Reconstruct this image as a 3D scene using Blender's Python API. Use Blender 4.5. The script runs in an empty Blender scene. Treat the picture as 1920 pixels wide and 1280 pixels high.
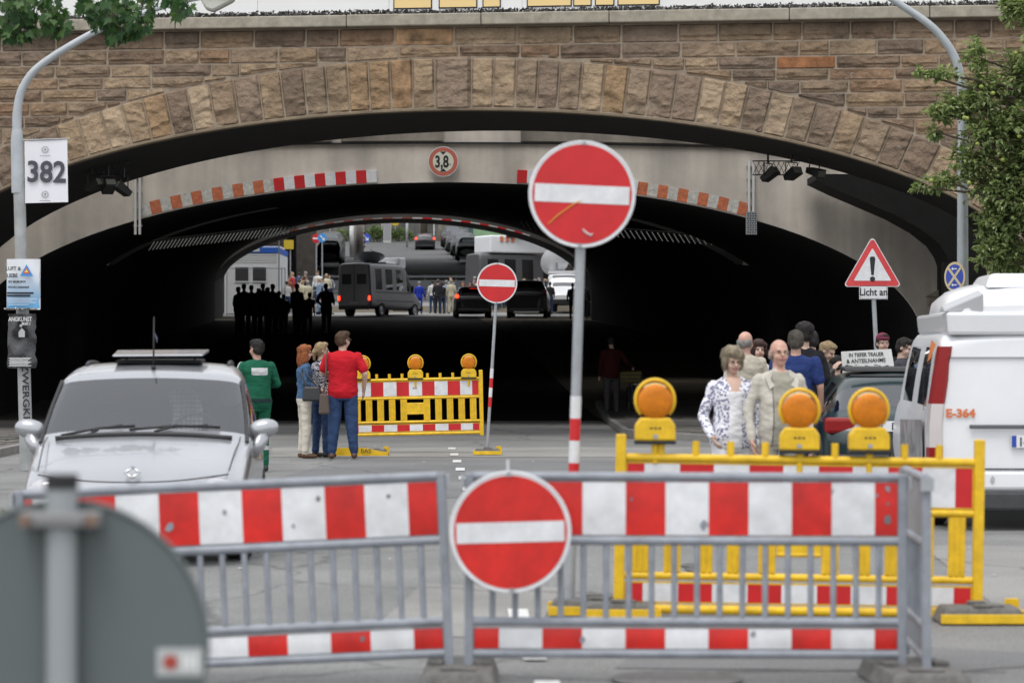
import bpy, bmesh, math, random
import numpy as np
from mathutils import Vector, Matrix, noise, Euler
R = math.radians
rng = random.Random(7)
sc = bpy.context.scene
COL = sc.collection
# ------------------------------------------------------------------ camera
F, EYE, HZ = 5000.0, 1.55, 660.0
cam = bpy.data.cameras.new('camera'); co = bpy.data.objects.new('camera', cam); COL.objects.link(co)
co.location = (0, 0, EYE); co.rotation_euler = (R(90), 0, 0)
cam.sensor_width = 36; cam.lens = F/1920*36; cam.shift_y = (HZ-640)/1920
cam.clip_start = .1; cam.clip_end = 2000
cam.dof.use_dof = True; cam.dof.focus_distance = 44; cam.dof.aperture_fstop = 3.4
sc.camera = co
# ------------------------------------------------------------------ world / light
w = bpy.data.worlds.new('World'); sc.world = w; w.use_nodes = True
nt = w.node_tree; nt.nodes.clear()
sky = nt.nodes.new('ShaderNodeTexSky'); sky.sky_type = 'NISHITA'; sky.sun_disc = False
SUN_EL, SUN_AZ = 66, 205
sky.sun_elevation = R(SUN_EL); sky.sun_rotation = R(SUN_AZ); sky.dust_density = 4; sky.air_density = 1.2
hs = nt.nodes.new('ShaderNodeHueSaturation'); hs.inputs['Saturation'].default_value = .16
bg = nt.nodes.new('ShaderNodeBackground'); bg.inputs['Strength'].default_value = .15
wo = nt.nodes.new('ShaderNodeOutputWorld')
mxw = nt.nodes.new('ShaderNodeMix'); mxw.data_type = 'RGBA'; mxw.inputs[0].default_value = .6; mxw.inputs[7].default_value = (7.2, 7.4, 7.8, 1)   # even cloud cover over the clear sky
nt.links.new(sky.outputs[0], hs.inputs['Color']); nt.links.new(hs.outputs[0], mxw.inputs[6]); nt.links.new(mxw.outputs[2], bg.inputs['Color']); nt.links.new(bg.outputs[0], wo.inputs['Surface'])
sl = bpy.data.lights.new('sun', 'SUN'); sl.energy = .9; sl.angle = R(25); sl.color = (1, .97, .93)
so = bpy.data.objects.new('sun', sl); COL.objects.link(so)
az = R(SUN_AZ)   # from behind the camera, slightly left
d = Vector((math.sin(az)*math.cos(R(SUN_EL)), math.cos(az)*math.cos(R(SUN_EL)), math.sin(R(SUN_EL))))
so.rotation_euler = d.to_track_quat('Z', 'Y').to_euler()
sc.view_settings.view_transform = 'Standard'; sc.view_settings.look = 'None'
sc.view_settings.exposure = 0.42; sc.view_settings.gamma = 1
sc.render.engine = 'CYCLES'
sc.cycles.max_bounces = 5; sc.cycles.diffuse_bounces = 3; sc.cycles.glossy_bounces = 3; sc.cycles.transmission_bounces = 4
sc.cycles.transparent_max_bounces = 8

# ------------------------------------------------------------------ helpers
def S(Y): return F/Y
def P(px, py, Y): return Vector(((px-960)*Y/F, Y, EYE+(HZ-py)*Y/F))
def gz(Y):
    if Y < 58: return 0.0
    if Y < 66: return .060*(Y-58)**2/16
    z = .24 + .060*(min(Y, 98)-66)
    if Y > 98: z += .034*(Y-98)
    if Y > 143: z += .0443*(min(Y, 262)-143)
    if Y > 262: z -= .07*(Y-262)
    return z
def tag(o, label=None, cat=None, group=None, kind=None):
    if label: o['label'] = label
    if cat: o['category'] = cat
    if group: o['group'] = group
    if kind: o['kind'] = kind
    return o
def thing(name, label, cat, loc=(0, 0, 0), rz=0, group=None):
    o = bpy.data.objects.new(name, None); COL.objects.link(o); o.empty_display_size = .2
    o.location = loc; o.rotation_euler = (0, 0, rz)
    return tag(o, label, cat, group)
def dup(root, loc, rz, label, parent=None):
    r = root.copy(); COL.objects.link(r); r.location = loc; r.rotation_euler = (0, 0, rz)
    if label: r['label'] = label
    def rec(a, b):
        for ch in list(a.children):
            c = ch.copy(); COL.objects.link(c); c.parent = b; rec(ch, c)
    rec(root, r)
    return r

MATS = {}
def M(name, col, rough=.6, metal=0, vary=None, bump=None, coat=0, spec=.5, emit=None, alpha=1, trans=0, rand=None, stretch=None, streak=None):
    """Principled material; vary=(scale, amount) tone noise, bump=(scale, strength), rand = list of colours chosen per object, streak = (amount) vertical stains"""
    if name in MATS: return MATS[name]
    m = bpy.data.materials.new(name); m.use_nodes = True; MATS[name] = m
    n, l = m.node_tree.nodes, m.node_tree.links
    b = n['Principled BSDF']
    b.inputs['Base Color'].default_value = (*col, 1); b.inputs['Roughness'].default_value = rough
    b.inputs['Metallic'].default_value = metal; b.inputs['Coat Weight'].default_value = coat
    b.inputs['Specular IOR Level'].default_value = spec
    b.inputs['Transmission Weight'].default_value = trans; b.inputs['Alpha'].default_value = alpha
    if emit: b.inputs['Emission Color'].default_value = (*emit[0], 1); b.inputs['Emission Strength'].default_value = emit[1]
    tc = n.new('ShaderNodeTexCoord'); src = tc.outputs['Object']
    if stretch:
        mp = n.new('ShaderNodeMapping'); mp.inputs['Scale'].default_value = stretch; l.new(src, mp.inputs[0]); src = mp.outputs[0]
    cur = None
    if rand:
        oi = n.new('ShaderNodeObjectInfo'); cr = n.new('ShaderNodeValToRGB'); l.new(oi.outputs['Random'], cr.inputs[0])
        cr.color_ramp.interpolation = 'CONSTANT'
        e = cr.color_ramp.elements
        e[0].color = (*rand[0], 1); e[1].position = 1/len(rand); e[1].color = (*rand[1], 1)
        for i, c in enumerate(rand[2:]):
            x = e.new((i+2)/len(rand)); x.color = (*c, 1)
        cur = cr.outputs[0]
    def mixin(fac_socket, lo, hi, cur):
        mx = n.new('ShaderNodeMix'); mx.data_type = 'RGBA'; mx.blend_type = 'MULTIPLY'; mx.inputs[0].default_value = 1
        if cur: l.new(cur, mx.inputs[6])
        else: mx.inputs[6].default_value = (*col, 1)
        rp = n.new('ShaderNodeMapRange'); rp.inputs['From Min'].default_value = .3; rp.inputs['From Max'].default_value = .7
        rp.inputs['To Min'].default_value = lo; rp.inputs['To Max'].default_value = hi
        l.new(fac_socket, rp.inputs[0]); l.new(rp.outputs[0], mx.inputs[7])
        return mx.outputs[2]
    if vary:
        nz = n.new('ShaderNodeTexNoise'); nz.inputs['Scale'].default_value = vary[0]; nz.inputs['Detail'].default_value = 6; nz.inputs['Roughness'].default_value = .65
        l.new(src, nz.inputs[0]); cur = mixin(nz.outputs[0], 1-vary[1], 1+vary[1]*.6, cur)
    if streak:
        mp = n.new('ShaderNodeMapping'); mp.inputs['Scale'].default_value = (1.3, 1.3, .12); l.new(tc.outputs['Object'], mp.inputs[0])
        nz = n.new('ShaderNodeTexNoise'); nz.inputs['Scale'].default_value = 1.1; nz.inputs['Detail'].default_value = 5
        l.new(mp.outputs[0], nz.inputs[0]); cur = mixin(nz.outputs[0], 1-streak, 1.05, cur)
    if cur: l.new(cur, b.inputs['Base Color'])
    if bump:
        nz = n.new('ShaderNodeTexNoise'); nz.inputs['Scale'].default_value = bump[0]; nz.inputs['Detail'].default_value = 8; nz.inputs['Roughness'].default_value = .6
        l.new(src, nz.inputs[0])
        bp = n.new('ShaderNodeBump'); bp.inputs['Strength'].default_value = bump[1]; bp.inputs['Distance'].default_value = bump[2] if len(bump) > 2 else .02
        l.new(nz.outputs[0], bp.inputs['Height']); l.new(bp.outputs[0], b.inputs['Normal'])
    return m

class MB:
    def __init__(s): s.v = []; s.f = []; s.m = []
    def add(s, vs, fs, mi=0):
        o = len(s.v); s.v += [tuple(v) for v in vs]; s.f += [tuple(i+o for i in f) for f in fs]; s.m += [mi]*len(fs); return s
    def hexa(s, p, mi=0):   # 8 points: bottom 4 ccw, top 4
        return s.add(p, [(3, 2, 1, 0), (4, 5, 6, 7), (0, 1, 5, 4), (1, 2, 6, 5), (2, 3, 7, 6), (3, 0, 4, 7)], mi)
    def box(s, x0, x1, y0, y1, z0, z1, mi=0):
        return s.hexa([(x0, y0, z0), (x1, y0, z0), (x1, y1, z0), (x0, y1, z0), (x0, y0, z1), (x1, y0, z1), (x1, y1, z1), (x0, y1, z1)], mi)
    def tube(s, pts, r, n=10, mi=0, cap=True, sq=False):
        pts = [Vector(p) for p in pts]; k = len(pts); rs = r if isinstance(r, (list, tuple)) else [r]*k
        o = len(s.v); up = None
        for i, p in enumerate(pts):
            t = (pts[min(i+1, k-1)]-pts[max(i-1, 0)]).normalized()
            if up is None:
                up = Vector((0, 0, 1)) if abs(t.z) < .9 else Vector((0, 1, 0))
            a = t.cross(up).normalized(); b = a.cross(t).normalized(); up = b
            for j in range(n):
                an = 2*math.pi*(j+(.5 if sq else 0))/n
                q = p+(a*math.cos(an)+b*math.sin(an))*rs[i]*(1.414 if sq and n == 4 else 1); s.v.append(tuple(q))
        for i in range(k-1):
            for j in range(n):
                s.f.append((o+i*n+j, o+i*n+(j+1) % n, o+(i+1)*n+(j+1) % n, o+(i+1)*n+j)); s.m.append(mi)
        if cap:
            s.f.append(tuple(o+j for j in range(n))[::-1]); s.m.append(mi)
            s.f.append(tuple(o+(k-1)*n+j for j in range(n))); s.m.append(mi)
        return s
    def disc(s, c, r, axis_y0, axis_y1, n=40, mi=0, rim=None):   # disc facing -Y with thickness
        o = [(c[0]+r*math.cos(2*math.pi*j/n), axis_y0, c[1]+r*math.sin(2*math.pi*j/n)) for j in range(n)]
        q = [(x, axis_y1, z) for x, _, z in o]
        return s.prism(o, q, mi, rim)
    def prism(s, front, back, mi=0, side=None):
        n = len(front); s.add(front+back, [tuple(range(n))], mi)
        off = len(s.v)-2*n
        s.f.append(tuple(off+n+j for j in range(n))[::-1]); s.m.append(mi if side is None else side)
        for j in range(n):
            s.f.append((off+j, off+n+j, off+n+(j+1) % n, off+(j+1) % n)); s.m.append(mi if side is None else side)
        return s
    def flat(s, pts, y, t, mi=0):   # xz outline at y, thickness t backwards
        return s.prism([(x, y, z) for x, z in pts], [(x, y+t, z) for x, z in pts], mi)
    def ico(s, c, r, sub=1, mi=0, scale=(1, 1, 1), rot=None, jit=0):
        bm = bmesh.new(); bmesh.ops.create_icosphere(bm, subdivisions=sub, radius=1)
        vs = []
        for v in bm.verts:
            p = Vector((v.co.x*r*scale[0], v.co.y*r*scale[1], v.co.z*r*scale[2]))
            if jit: p *= 1+rng.uniform(-jit, jit)
            if rot: p = rot @ p
            vs.append(p+Vector(c))
        s.add(vs, [tuple(v.index for v in f.verts) for f in bm.faces], mi); bm.free(); return s
    def build(s, name, mats, parent=None, smooth=False, bevel=0, fix=True, auto=None):
        me = bpy.data.meshes.new(name); me.from_pydata(s.v, [], s.f)
        mats = mats if isinstance(mats, (list, tuple)) else [mats]
        for m in mats: me.materials.append(m)
        me.polygons.foreach_set('material_index', s.m)
        if fix:
            bm = bmesh.new(); bm.from_mesh(me); bmesh.ops.recalc_face_normals(bm, faces=bm.faces); bm.to_mesh(me); bm.free()
        if smooth: me.polygons.foreach_set('use_smooth', [True]*len(me.polygons))
        if smooth and auto: me.set_sharp_from_angle(angle=R(auto))
        me.update()
        o = bpy.data.objects.new(name, me); COL.objects.link(o)
        if parent: o.parent = parent
        if bevel:
            md = o.modifiers.new('b', 'BEVEL'); md.width = bevel; md.segments = 2; md.limit_method = 'ANGLE'
        return o
def inst(o, name=None, loc=None, rot=None, parent=None):
    c = bpy.data.objects.new(name or o.name.split('.')[0], o.data); COL.objects.link(c)
    if loc is not None: c.location = loc
    if rot is not None: c.rotation_euler = rot
    if parent: c.parent = parent
    return c
def text(name, s, h, mat, loc, parent=None, rot=(R(90), 0, 0), ext=.001, sx=1, bold=0, align='CENTER'):
    cu = bpy.data.curves.new(name, 'FONT'); cu.body = s; cu.size = h/.7; cu.extrude = ext; cu.align_x = align; cu.resolution_u = 3
    cu.offset = bold
    t = bpy.data.objects.new('tmp', cu); COL.objects.link(t)
    dg = bpy.context.evaluated_depsgraph_get(); me = bpy.data.meshes.new_from_object(t.evaluated_get(dg))
    bpy.data.objects.remove(t); bpy.data.curves.remove(cu)
    me.materials.clear(); me.materials.append(mat)
    o = bpy.data.objects.new(name, me); COL.objects.link(o); o.location = loc; o.rotation_euler = rot; o.scale = (sx, 1, 1)
    if parent: o.parent = parent
    return o
def smoothpath(pts, n=6):   # catmull-rom
    pts = [Vector(p) for p in pts]; out = []
    for i in range(len(pts)-1):
        p0, p1, p2, p3 = pts[max(i-1, 0)], pts[i], pts[i+1], pts[min(i+2, len(pts)-1)]
        for k in range(n):
            t = k/n
            out.append(.5*((2*p1)+(-p0+p2)*t+(2*p0-5*p1+4*p2-p3)*t*t+(-p0+3*p1-3*p2+p3)*t**3))
    return out+[pts[-1]]

# ------------------------------------------------------------------ palette
white = M('white_paint', (.78, .78, .77), .35, vary=(6, .06))
whiteref = M('white_reflective', (.72, .73, .745), .4, vary=(9, .16), streak=.14, bump=(900, .1))
redref = M('red_reflective', (.55, .012, .015), .38, vary=(4, .15))
redref2 = M('red_reflective_orange', (.62, .018, .012), .35, vary=(5, .3), streak=.15)
redfade = M('faded_red', (.52, .07, .055), .5, vary=(5, .15))
black = M('black_plastic', (.012, .012, .013), .5)
rubber = M('tyre_rubber', (.015, .015, .015), .8)
galv = M('galvanised_steel', (.36, .38, .40), .5, .35, vary=(9, .15), bump=(60, .1))
greypaint = M('barrier_grey', (.26, .28, .315), .5, 0, vary=(8, .25), bump=(40, .08))
yellow = M('yellow_plastic', (.80, .50, .012), .45, vary=(12, .22), streak=.16, bump=(60, .05))
darkfoot = M('recycled_plastic', (.15, .145, .135), .85, vary=(20, .4), bump=(90, .5))
amber = M('amber_lens', (.60, .18, .003), .32, vary=(14, .3), bump=(90, .35), spec=.3)
chrome = M('chrome', (.7, .7, .7), .15, 1)
ink = M('ink', (.015, .015, .02), .6)
concrete = M('weathered_concrete', (.70, .645, .57), .85, vary=(1.3, .16), bump=(30, .25), streak=.42)
concrete2 = M('coping_concrete', (.33, .30, .24), .9, vary=(5, .3), bump=(60, .4))
soot = M('sooty_shaded_vault', (.010, .010, .010), .95, vary=(2, .4), bump=(12, .4))  # soot plus the tunnel's shade, both put into a near black base
# ================================================================== GROUND
def asphalt(name, base, spk=.35):
    m = M(name, base, .85, vary=(.5, .26), bump=(140, .5, .01)); n, l = m.node_tree.nodes, m.node_tree.links
    b = n['Principled BSDF']; src = b.inputs['Base Color'].links[0].from_socket
    tc = n.new('ShaderNodeTexCoord')
    nz = n.new('ShaderNodeTexNoise'); nz.inputs['Scale'].default_value = 70; nz.inputs['Detail'].default_value = 3
    l.new(tc.outputs['Object'], nz.inputs[0])
    rp = n.new('ShaderNodeMapRange'); rp.inputs['From Min'].default_value = .3; rp.inputs['From Max'].default_value = .7
    rp.inputs['To Min'].default_value = 1-spk; rp.inputs['To Max'].default_value = 1+spk
    mx = n.new('ShaderNodeMix'); mx.data_type = 'RGBA'; mx.blend_type = 'MULTIPLY'; mx.inputs[0].default_value = 1
    l.new(nz.outputs[0], rp.inputs[0]); l.new(src, mx.inputs[6]); l.new(rp.outputs[0], mx.inputs[7])
    vo = n.new('ShaderNodeTexVoronoi'); vo.feature = 'DISTANCE_TO_EDGE'; vo.inputs['Scale'].default_value = .35
    n2 = n.new('ShaderNodeTexNoise'); n2.inputs['Scale'].default_value = 1.5; n2.inputs['Detail'].default_value = 5
    mm = n.new('ShaderNodeMix'); mm.data_type = 'VECTOR'; mm.inputs[0].default_value = .35
    l.new(tc.outputs['Object'], n2.inputs[0]); l.new(tc.outputs['Object'], mm.inputs[4]); l.new(n2.outputs['Color'], mm.inputs[5]); l.new(mm.outputs[1], vo.inputs[0])
    cr = n.new('ShaderNodeMapRange'); cr.inputs['From Min'].default_value = 0; cr.inputs['From Max'].default_value = .008; cr.inputs['To Min'].default_value = .55; cr.inputs['To Max'].default_value = 1
    l.new(vo.outputs['Distance'], cr.inputs[0])
    m2 = n.new('ShaderNodeMix'); m2.data_type = 'RGBA'; m2.blend_type = 'MULTIPLY'; m2.inputs[0].default_value = 1
    l.new(mx.outputs[2], m2.inputs[6]); l.new(cr.outputs[0], m2.inputs[7])
    l.new(m2.outputs[2], b.inputs['Base Color'])
    return m
road_m = asphalt('asphalt', (.20, .20, .195)); patch_m = asphalt('asphalt_patch', (.165, .167, .168)); tun_m = asphalt('shaded_asphalt', (.016, .016, .016)); tun_m.node_tree.nodes['Principled BSDF'].inputs['Specular IOR Level'].default_value = .15  # tunnel road: shaded copy of the asphalt, darkness put into its colour
light_m = asphalt('pale_asphalt', (.26, .255, .24)); dirt_m = M('packed_earth', (.12, .10, .07), .95, vary=(2, .4), bump=(30, .6))
ys = [-30, 0, 10, 20, 30, 38, 44, 46, 48, 50, 52, 54, 58, 60, 62, 64, 66] + list(range(70, 300, 8)) + [300, 400, 700]
g = MB()
xs = [-300, -60, 60, 300]
for y in ys:
    for x in xs: g.v.append((x, y, gz(y)-.012))
for i in range(len(ys)-1):
    for j in range(3): g.f.append((i*4+j, i*4+j+1, (i+1)*4+j+1, (i+1)*4+j)); g.m.append(0)
tag(g.build('ground', dirt_m), kind='structure')
def cx(Y):  # road / tunnel centre line
    if Y < 40: return -1.1+ .022*(40-Y)
    if Y <= 55: return -1.1-.018*(Y-40)
    return -1.375-.0535*(Y-55) if Y < 130 else -5.39-.03*(min(Y, 200)-130)
def strip(name, mat, x0f, x1f, y0, y1, dz, step=3.0, kind='structure'):
    s = MB(); n = max(1, int((y1-y0)/step)); yy = [y0+(y1-y0)*i/n for i in range(n+1)]
    for y in yy: s.v += [(x0f(y), y, gz(y)+dz), (x1f(y), y, gz(y)+dz)]
    for i in range(n): s.f.append((2*i, 2*i+1, 2*i+3, 2*i+2)); s.m.append(0)
    o = s.build(name, mat)
    if kind: tag(o, kind=kind)
    return o
strip('road', road_m, lambda y: cx(y)-5.2 if y > 44 else cx(y)-6.5, lambda y: (2.05 if y < 60 else cx(y)+3.6) if y > 47 else 12, -20, 60, -.004)
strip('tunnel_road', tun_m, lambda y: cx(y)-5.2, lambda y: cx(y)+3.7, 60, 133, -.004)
strip('ramp_road', light_m, lambda y: cx(y)-13, lambda y: cx(y)+13, 133, 152, -.004)
strip('far_road', asphalt('far_asphalt', (.10, .10, .10)), lambda y: cx(y)-9, lambda y: cx(y)+11, 152, 262, -.004)
# kerbed footways
pav_m = M('footway_concrete', (.13, .12, .11), .9, vary=(2, .3), bump=(50, .4))
kerb_m = M('kerb_stone', (.24, .23, .22), .85, vary=(3, .2), bump=(50, .4))
def footway(name, xa, xb, y0, y1, side):
    s = MB(); k = MB(); n = int((y1-y0)/2)
    xk = xa if side > 0 else xb
    for i in range(n):
        a, b = y0+(y1-y0)*i/n, y0+(y1-y0)*(i+1)/n
        s.hexa([(xa(a), a, gz(a)-.1), (xb(a), a, gz(a)-.1), (xb(b), b, gz(b)-.1), (xa(b), b, gz(b)-.1), (xa(a), a, gz(a)+.12), (xb(a), a, gz(a)+.12), (xb(b), b, gz(b)+.12), (xa(b), b, gz(b)+.12)])
    o = tag(s.build(name, pav_m), kind='structure')
    for i in range(int((y1-y0)/1.0)):
        a = y0+i; b = a+.985; q = lambda y: xk(y)-(.13 if side > 0 else 0)
        kb = MB().hexa([(q(a), a, gz(a)-.1), (q(a)+.127, a, gz(a)-.1), (q(b)+.127, b, gz(b)-.1), (q(b), b, gz(b)-.1), (q(a), a, gz(a)+.124), (q(a)+.127, a, gz(a)+.124), (q(b)+.127, b, gz(b)+.124), (q(b), b, gz(b)+.124)])
        kb.build('kerb_stone', kerb_m, o, bevel=.012)
    # slabs near the mouth, each a piece
    return o
fr = footway('footway', lambda y: 2.2+max(0, (50-y))**1.5*.16, lambda y: 10.5, 43, 66, 1)
fl = footway('footway', lambda y: -14, lambda y: cx(y)-6.6 if y < 44 else cx(y)-5.4, 20, 66, -1)
slab_m = M('paving_slab', (.16, .15, .14), .9, vary=(4, .3), bump=(60, .4), rand=[(.17, .16, .145), (.13, .125, .115), (.20, .185, .165), (.15, .14, .12)])
def slabs(par, x0, x1, y0, y1, sz, cond):
    n = 0; proto = MB().box(-sz/2+.006, sz/2-.006, -sz/2+.006, sz/2-.006, 0, .012).build('slab', slab_m, par, bevel=.004); first = True
    y = y0
    while y < y1:
        x = x0+(sz/2 if int((y-y0)/sz) % 2 else 0)
        while x < x1:
            if cond(x, y) and n < 280:
                o = proto if first else inst(proto, 'slab', parent=par); first = False; n += 1
                o.location = (x, y, gz(y)+.122+rng.uniform(-.002, .003)); o.rotation_euler = (math.atan((gz(y+1)-gz(y-1))/2), rng.uniform(-.004, .004), 0)
            x += sz
        y += sz
slabs(fr, 2.7, 6.6, 44.2, 60, .5, lambda x, y: x > 2.6+max(0, (50-y))**1.5*.16 and x < 6.8)
slabs(fl, -8.4, -7.0, 24, 47, .5, lambda x, y: x < cx(y)-7.0)
# road markings and patches
mark_m = M('road_paint', (.62, .62, .60), .7, vary=(30, .25))
i = 0
for Y in [11.7, 13.4, 15.2, 17.2, 19.6, 22.1, 24.6, 27.2, 29.8, 32.4, 34.8, 37.4, 39.9, 42.4]:
    xc = .13-(Y-13)*.037+.0
    s = MB().add([(xc-.06, Y, .008), (xc+.06, Y, .008), (xc+.045, Y+.85, .008), (xc-.075, Y+.85, .008)], [(0, 1, 2, 3)])
    o = s.build('lane_dash', mark_m); tag(o, kind='structure')
def ground_patch(name, mat, pts, z=.0):
    s = MB(); s.add([(x, y, z) for x, y in pts], [tuple(range(len(pts)))]); tag(s.build(name, mat), kind='structure')
ground_patch('asphalt_patch', patch_m, [(-1.5, 28.5), (1.9, 28.2), (3.4, 33), (2.2, 38), (-2.4, 38.6), (-2.9, 33)], .0)
ground_patch('asphalt_patch', light_m, [(-3.6, 39.6), (2.4, 39.4), (5.6, 41.8), (3.0, 43.6), (-3.9, 43.4)], .0)
ground_patch('asphalt_patch', patch_m, [(.5, 13.1), (2.2, 13.0), (3.2, 13.5), (1.9, 14.2), (.7, 14.0)], .0)
ground_patch('asphalt_patch', light_m, [(2.9, 15.5), (5.4, 16.2), (5.6, 21), (3.3, 21.5)], .0)
ground_patch('asphalt_patch', patch_m, [(-3.9, 22), (-1.9, 21.6), (-1.6, 26.5), (-3.6, 27)], .0)
ground_patch('asphalt_patch', light_m, [(-.8, 14.6), (.1, 14.5), (.35, 17.6), (-.6, 17.9)], .0)
for k in range(7):
    x_ = rng.uniform(-2.5, 3.4); y_ = rng.uniform(13, 34); r_ = rng.uniform(.08, .22)
    ground_patch('oil_stain', M('oil_stain', (.075, .075, .072), .45), [(x_+r_*rng.uniform(.7, 1.2)*math.cos(t*.52), y_+2.2*r_*rng.uniform(.7, 1.2)*math.sin(t*.52)) for t in range(12)], .004)
ground_patch('tar_seam', M('tar', (.03, .03, .03), .6), [(.9, 12.93), (1.6, 12.98), (2.4, 12.93), (2.4, 12.955), (1.6, 13.01), (.9, 12.96)], .004)
mh = MB(); mh.disc((0, 0), .31, 0, .004, 40); o = mh.build('manhole_cover', M('cast_iron', (.17, .165, .16), .7, .4, vary=(20, .3), bump=(60, .6)))
o.location = (.78, 12.6, .008); o.rotation_euler = (R(90), 0, 0); tag(o, 'round iron manhole cover in the road at the bottom right', 'manhole cover')

# litter on the road
lit = MB()
for k in range(90):
    Y = rng.uniform(12, 44); x = rng.uniform(-5, 5.5); r = rng.uniform(.008, .025)
    a = rng.uniform(0, 6.3)
    lit.add([(x+r*math.cos(a+t), Y+2*r*math.sin(a+t), .006+.006*rng.random()) for t in (0, 1.3, 2.9, 4.4)], [(0, 1, 2, 3)], rng.choice([0, 0, 1]))
tag(lit.build('road_litter', [M('paper_scrap', (.6, .6, .57), .8), M('dead_leaf', (.25, .13, .04), .8)]), 'scraps of paper and leaves lying on the asphalt', 'litter', kind='stuff')

# ================================================================== STONE ARCH BRIDGE
TH = R(7); CXB, CYB = -1.05, 47.6
def W(u, w_, z): return Vector((CXB+u*math.cos(TH)+w_*math.sin(TH), CYB-u*math.sin(TH)+w_*math.cos(TH), z))
A_, B_, ZS = 10.4, 3.43, 2.42
def intr(u):
    return ZS+B_*math.sqrt(max(0, 1-(u/A_)**2)) if abs(u) < A_ else -1
def extr(u): return 6.81-u*u/52-.00004*u**4
bridge = thing('stone_bridge', 'brown sandstone railway bridge with one wide arch across the road', 'bridge')
mortar = M('mortar', (.31, .255, .195), .95, vary=(6, .25), bump=(80, .5))
stone_cols = [(.27, .185, .115), (.20, .138, .092), (.30, .21, .13), (.17, .118, .082), (.33, .24, .155), (.23, .16, .108), (.205, .15, .108), (.27, .195, .13), (.18, .132, .095), (.24, .172, .11), (.26, .165, .10)]
def stone_material(name, cols):
    m = M(name, cols[0], .92, vary=(3.2, .30), rand=cols, bump=(6, 1.0, .10)); n, l = m.node_tree.nodes, m.node_tree.links
    b = n['Principled BSDF']; bp = [x for x in n if x.type == 'BUMP'][0]
    tc = [x for x in n if x.type == 'TEX_COORD'][0]
    mu = n.new('ShaderNodeTexNoise'); mu.noise_type = 'RIDGED_MULTIFRACTAL'; mu.inputs['Scale'].default_value = 4.2; mu.inputs['Detail'].default_value = 6
    mp = n.new('ShaderNodeMapping'); mp.inputs['Scale'].default_value = (.8, .8, 1.7); mp.inputs['Rotation'].default_value = (0, .25, 0)
    l.new(tc.outputs['Object'], mp.inputs[0]); l.new(mp.outputs[0], mu.inputs[0])
    b2 = n.new('ShaderNodeBump'); b2.inputs['Strength'].default_value = .8; b2.inputs['Distance'].default_value = .08
    l.new(mu.outputs[0], b2.inputs['Height']); l.new(bp.outputs[0], b2.inputs['Normal']); l.new(b2.outputs[0], b.inputs['Normal'])
    # soot patches at random places
    src = b.inputs['Base Color'].links[0].from_socket
    nz = n.new('ShaderNodeTexNoise'); nz.inputs['Scale'].default_value = .55; nz.inputs['Detail'].default_value = 8; nz.inputs['Roughness'].default_value = .7
    l.new(tc.outputs['Object'], nz.inputs[0])
    rp = n.new('ShaderNodeMapRange'); rp.inputs['From Min'].default_value = .48; rp.inputs['From Max'].default_value = .72; rp.inputs['To Min'].default_value = 1; rp.inputs['To Max'].default_value = .55
    l.new(nz.outputs[0], rp.inputs[0])
    mx = n.new('ShaderNodeMix'); mx.data_type = 'RGBA'; mx.blend_type = 'MULTIPLY'; mx.inputs[0].default_value = 1
    l.new(src, mx.inputs[6]); l.new(rp.outputs[0], mx.inputs[7])
    r2 = n.new('ShaderNodeMapRange'); r2.inputs['From Min'].default_value = .35; r2.inputs['From Max'].default_value = .9; r2.inputs['To Min'].default_value = 1.08; r2.inputs['To Max'].default_value = .62  # crevice dirt and relief shade, both painted into the colour from the bump noise
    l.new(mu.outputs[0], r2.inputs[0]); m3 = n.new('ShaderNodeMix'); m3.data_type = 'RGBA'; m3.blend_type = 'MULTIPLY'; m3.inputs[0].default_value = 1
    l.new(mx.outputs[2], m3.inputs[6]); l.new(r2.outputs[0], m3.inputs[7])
    # lime bloom in a few spots, stone darkened towards the coping
    nb = n.new('ShaderNodeTexNoise'); nb.inputs['Scale'].default_value = 1.1; nb.inputs['Detail'].default_value = 10; nb.inputs['Roughness'].default_value = .8
    l.new(tc.outputs['Object'], nb.inputs[0]); r3 = n.new('ShaderNodeMapRange'); r3.inputs['From Min'].default_value = .63; r3.inputs['From Max'].default_value = .70; l.new(nb.outputs[0], r3.inputs[0])
    m4 = n.new('ShaderNodeMix'); m4.data_type = 'RGBA'; m4.inputs[7].default_value = (.5, .46, .42, 1); l.new(r3.outputs[0], m4.inputs[0]); l.new(m3.outputs[2], m4.inputs[6])
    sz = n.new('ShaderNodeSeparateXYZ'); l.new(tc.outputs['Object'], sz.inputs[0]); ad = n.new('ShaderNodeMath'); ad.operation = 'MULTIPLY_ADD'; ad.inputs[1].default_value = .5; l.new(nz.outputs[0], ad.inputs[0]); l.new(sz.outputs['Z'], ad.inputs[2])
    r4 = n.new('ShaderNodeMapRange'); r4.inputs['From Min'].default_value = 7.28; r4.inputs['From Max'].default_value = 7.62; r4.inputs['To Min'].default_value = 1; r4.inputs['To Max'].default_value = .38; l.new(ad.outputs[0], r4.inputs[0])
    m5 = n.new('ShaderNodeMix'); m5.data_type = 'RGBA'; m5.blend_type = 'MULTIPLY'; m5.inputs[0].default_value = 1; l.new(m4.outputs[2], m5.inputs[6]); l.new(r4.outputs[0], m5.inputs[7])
    l.new(m5.outputs[2], b.inputs['Base Color'])
    return m
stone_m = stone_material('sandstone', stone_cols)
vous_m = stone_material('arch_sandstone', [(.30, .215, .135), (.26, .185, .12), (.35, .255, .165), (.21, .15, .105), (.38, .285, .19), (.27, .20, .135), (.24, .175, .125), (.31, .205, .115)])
ochre_m = M('ochre_sandstone', (.33, .205, .11), .92, vary=(3, .7), bump=(9, .8, .04))
rust_m = M('rust_sandstone', (.30, .13, .055), .92, vary=(3, .6), bump=(9, .8, .04))
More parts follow.
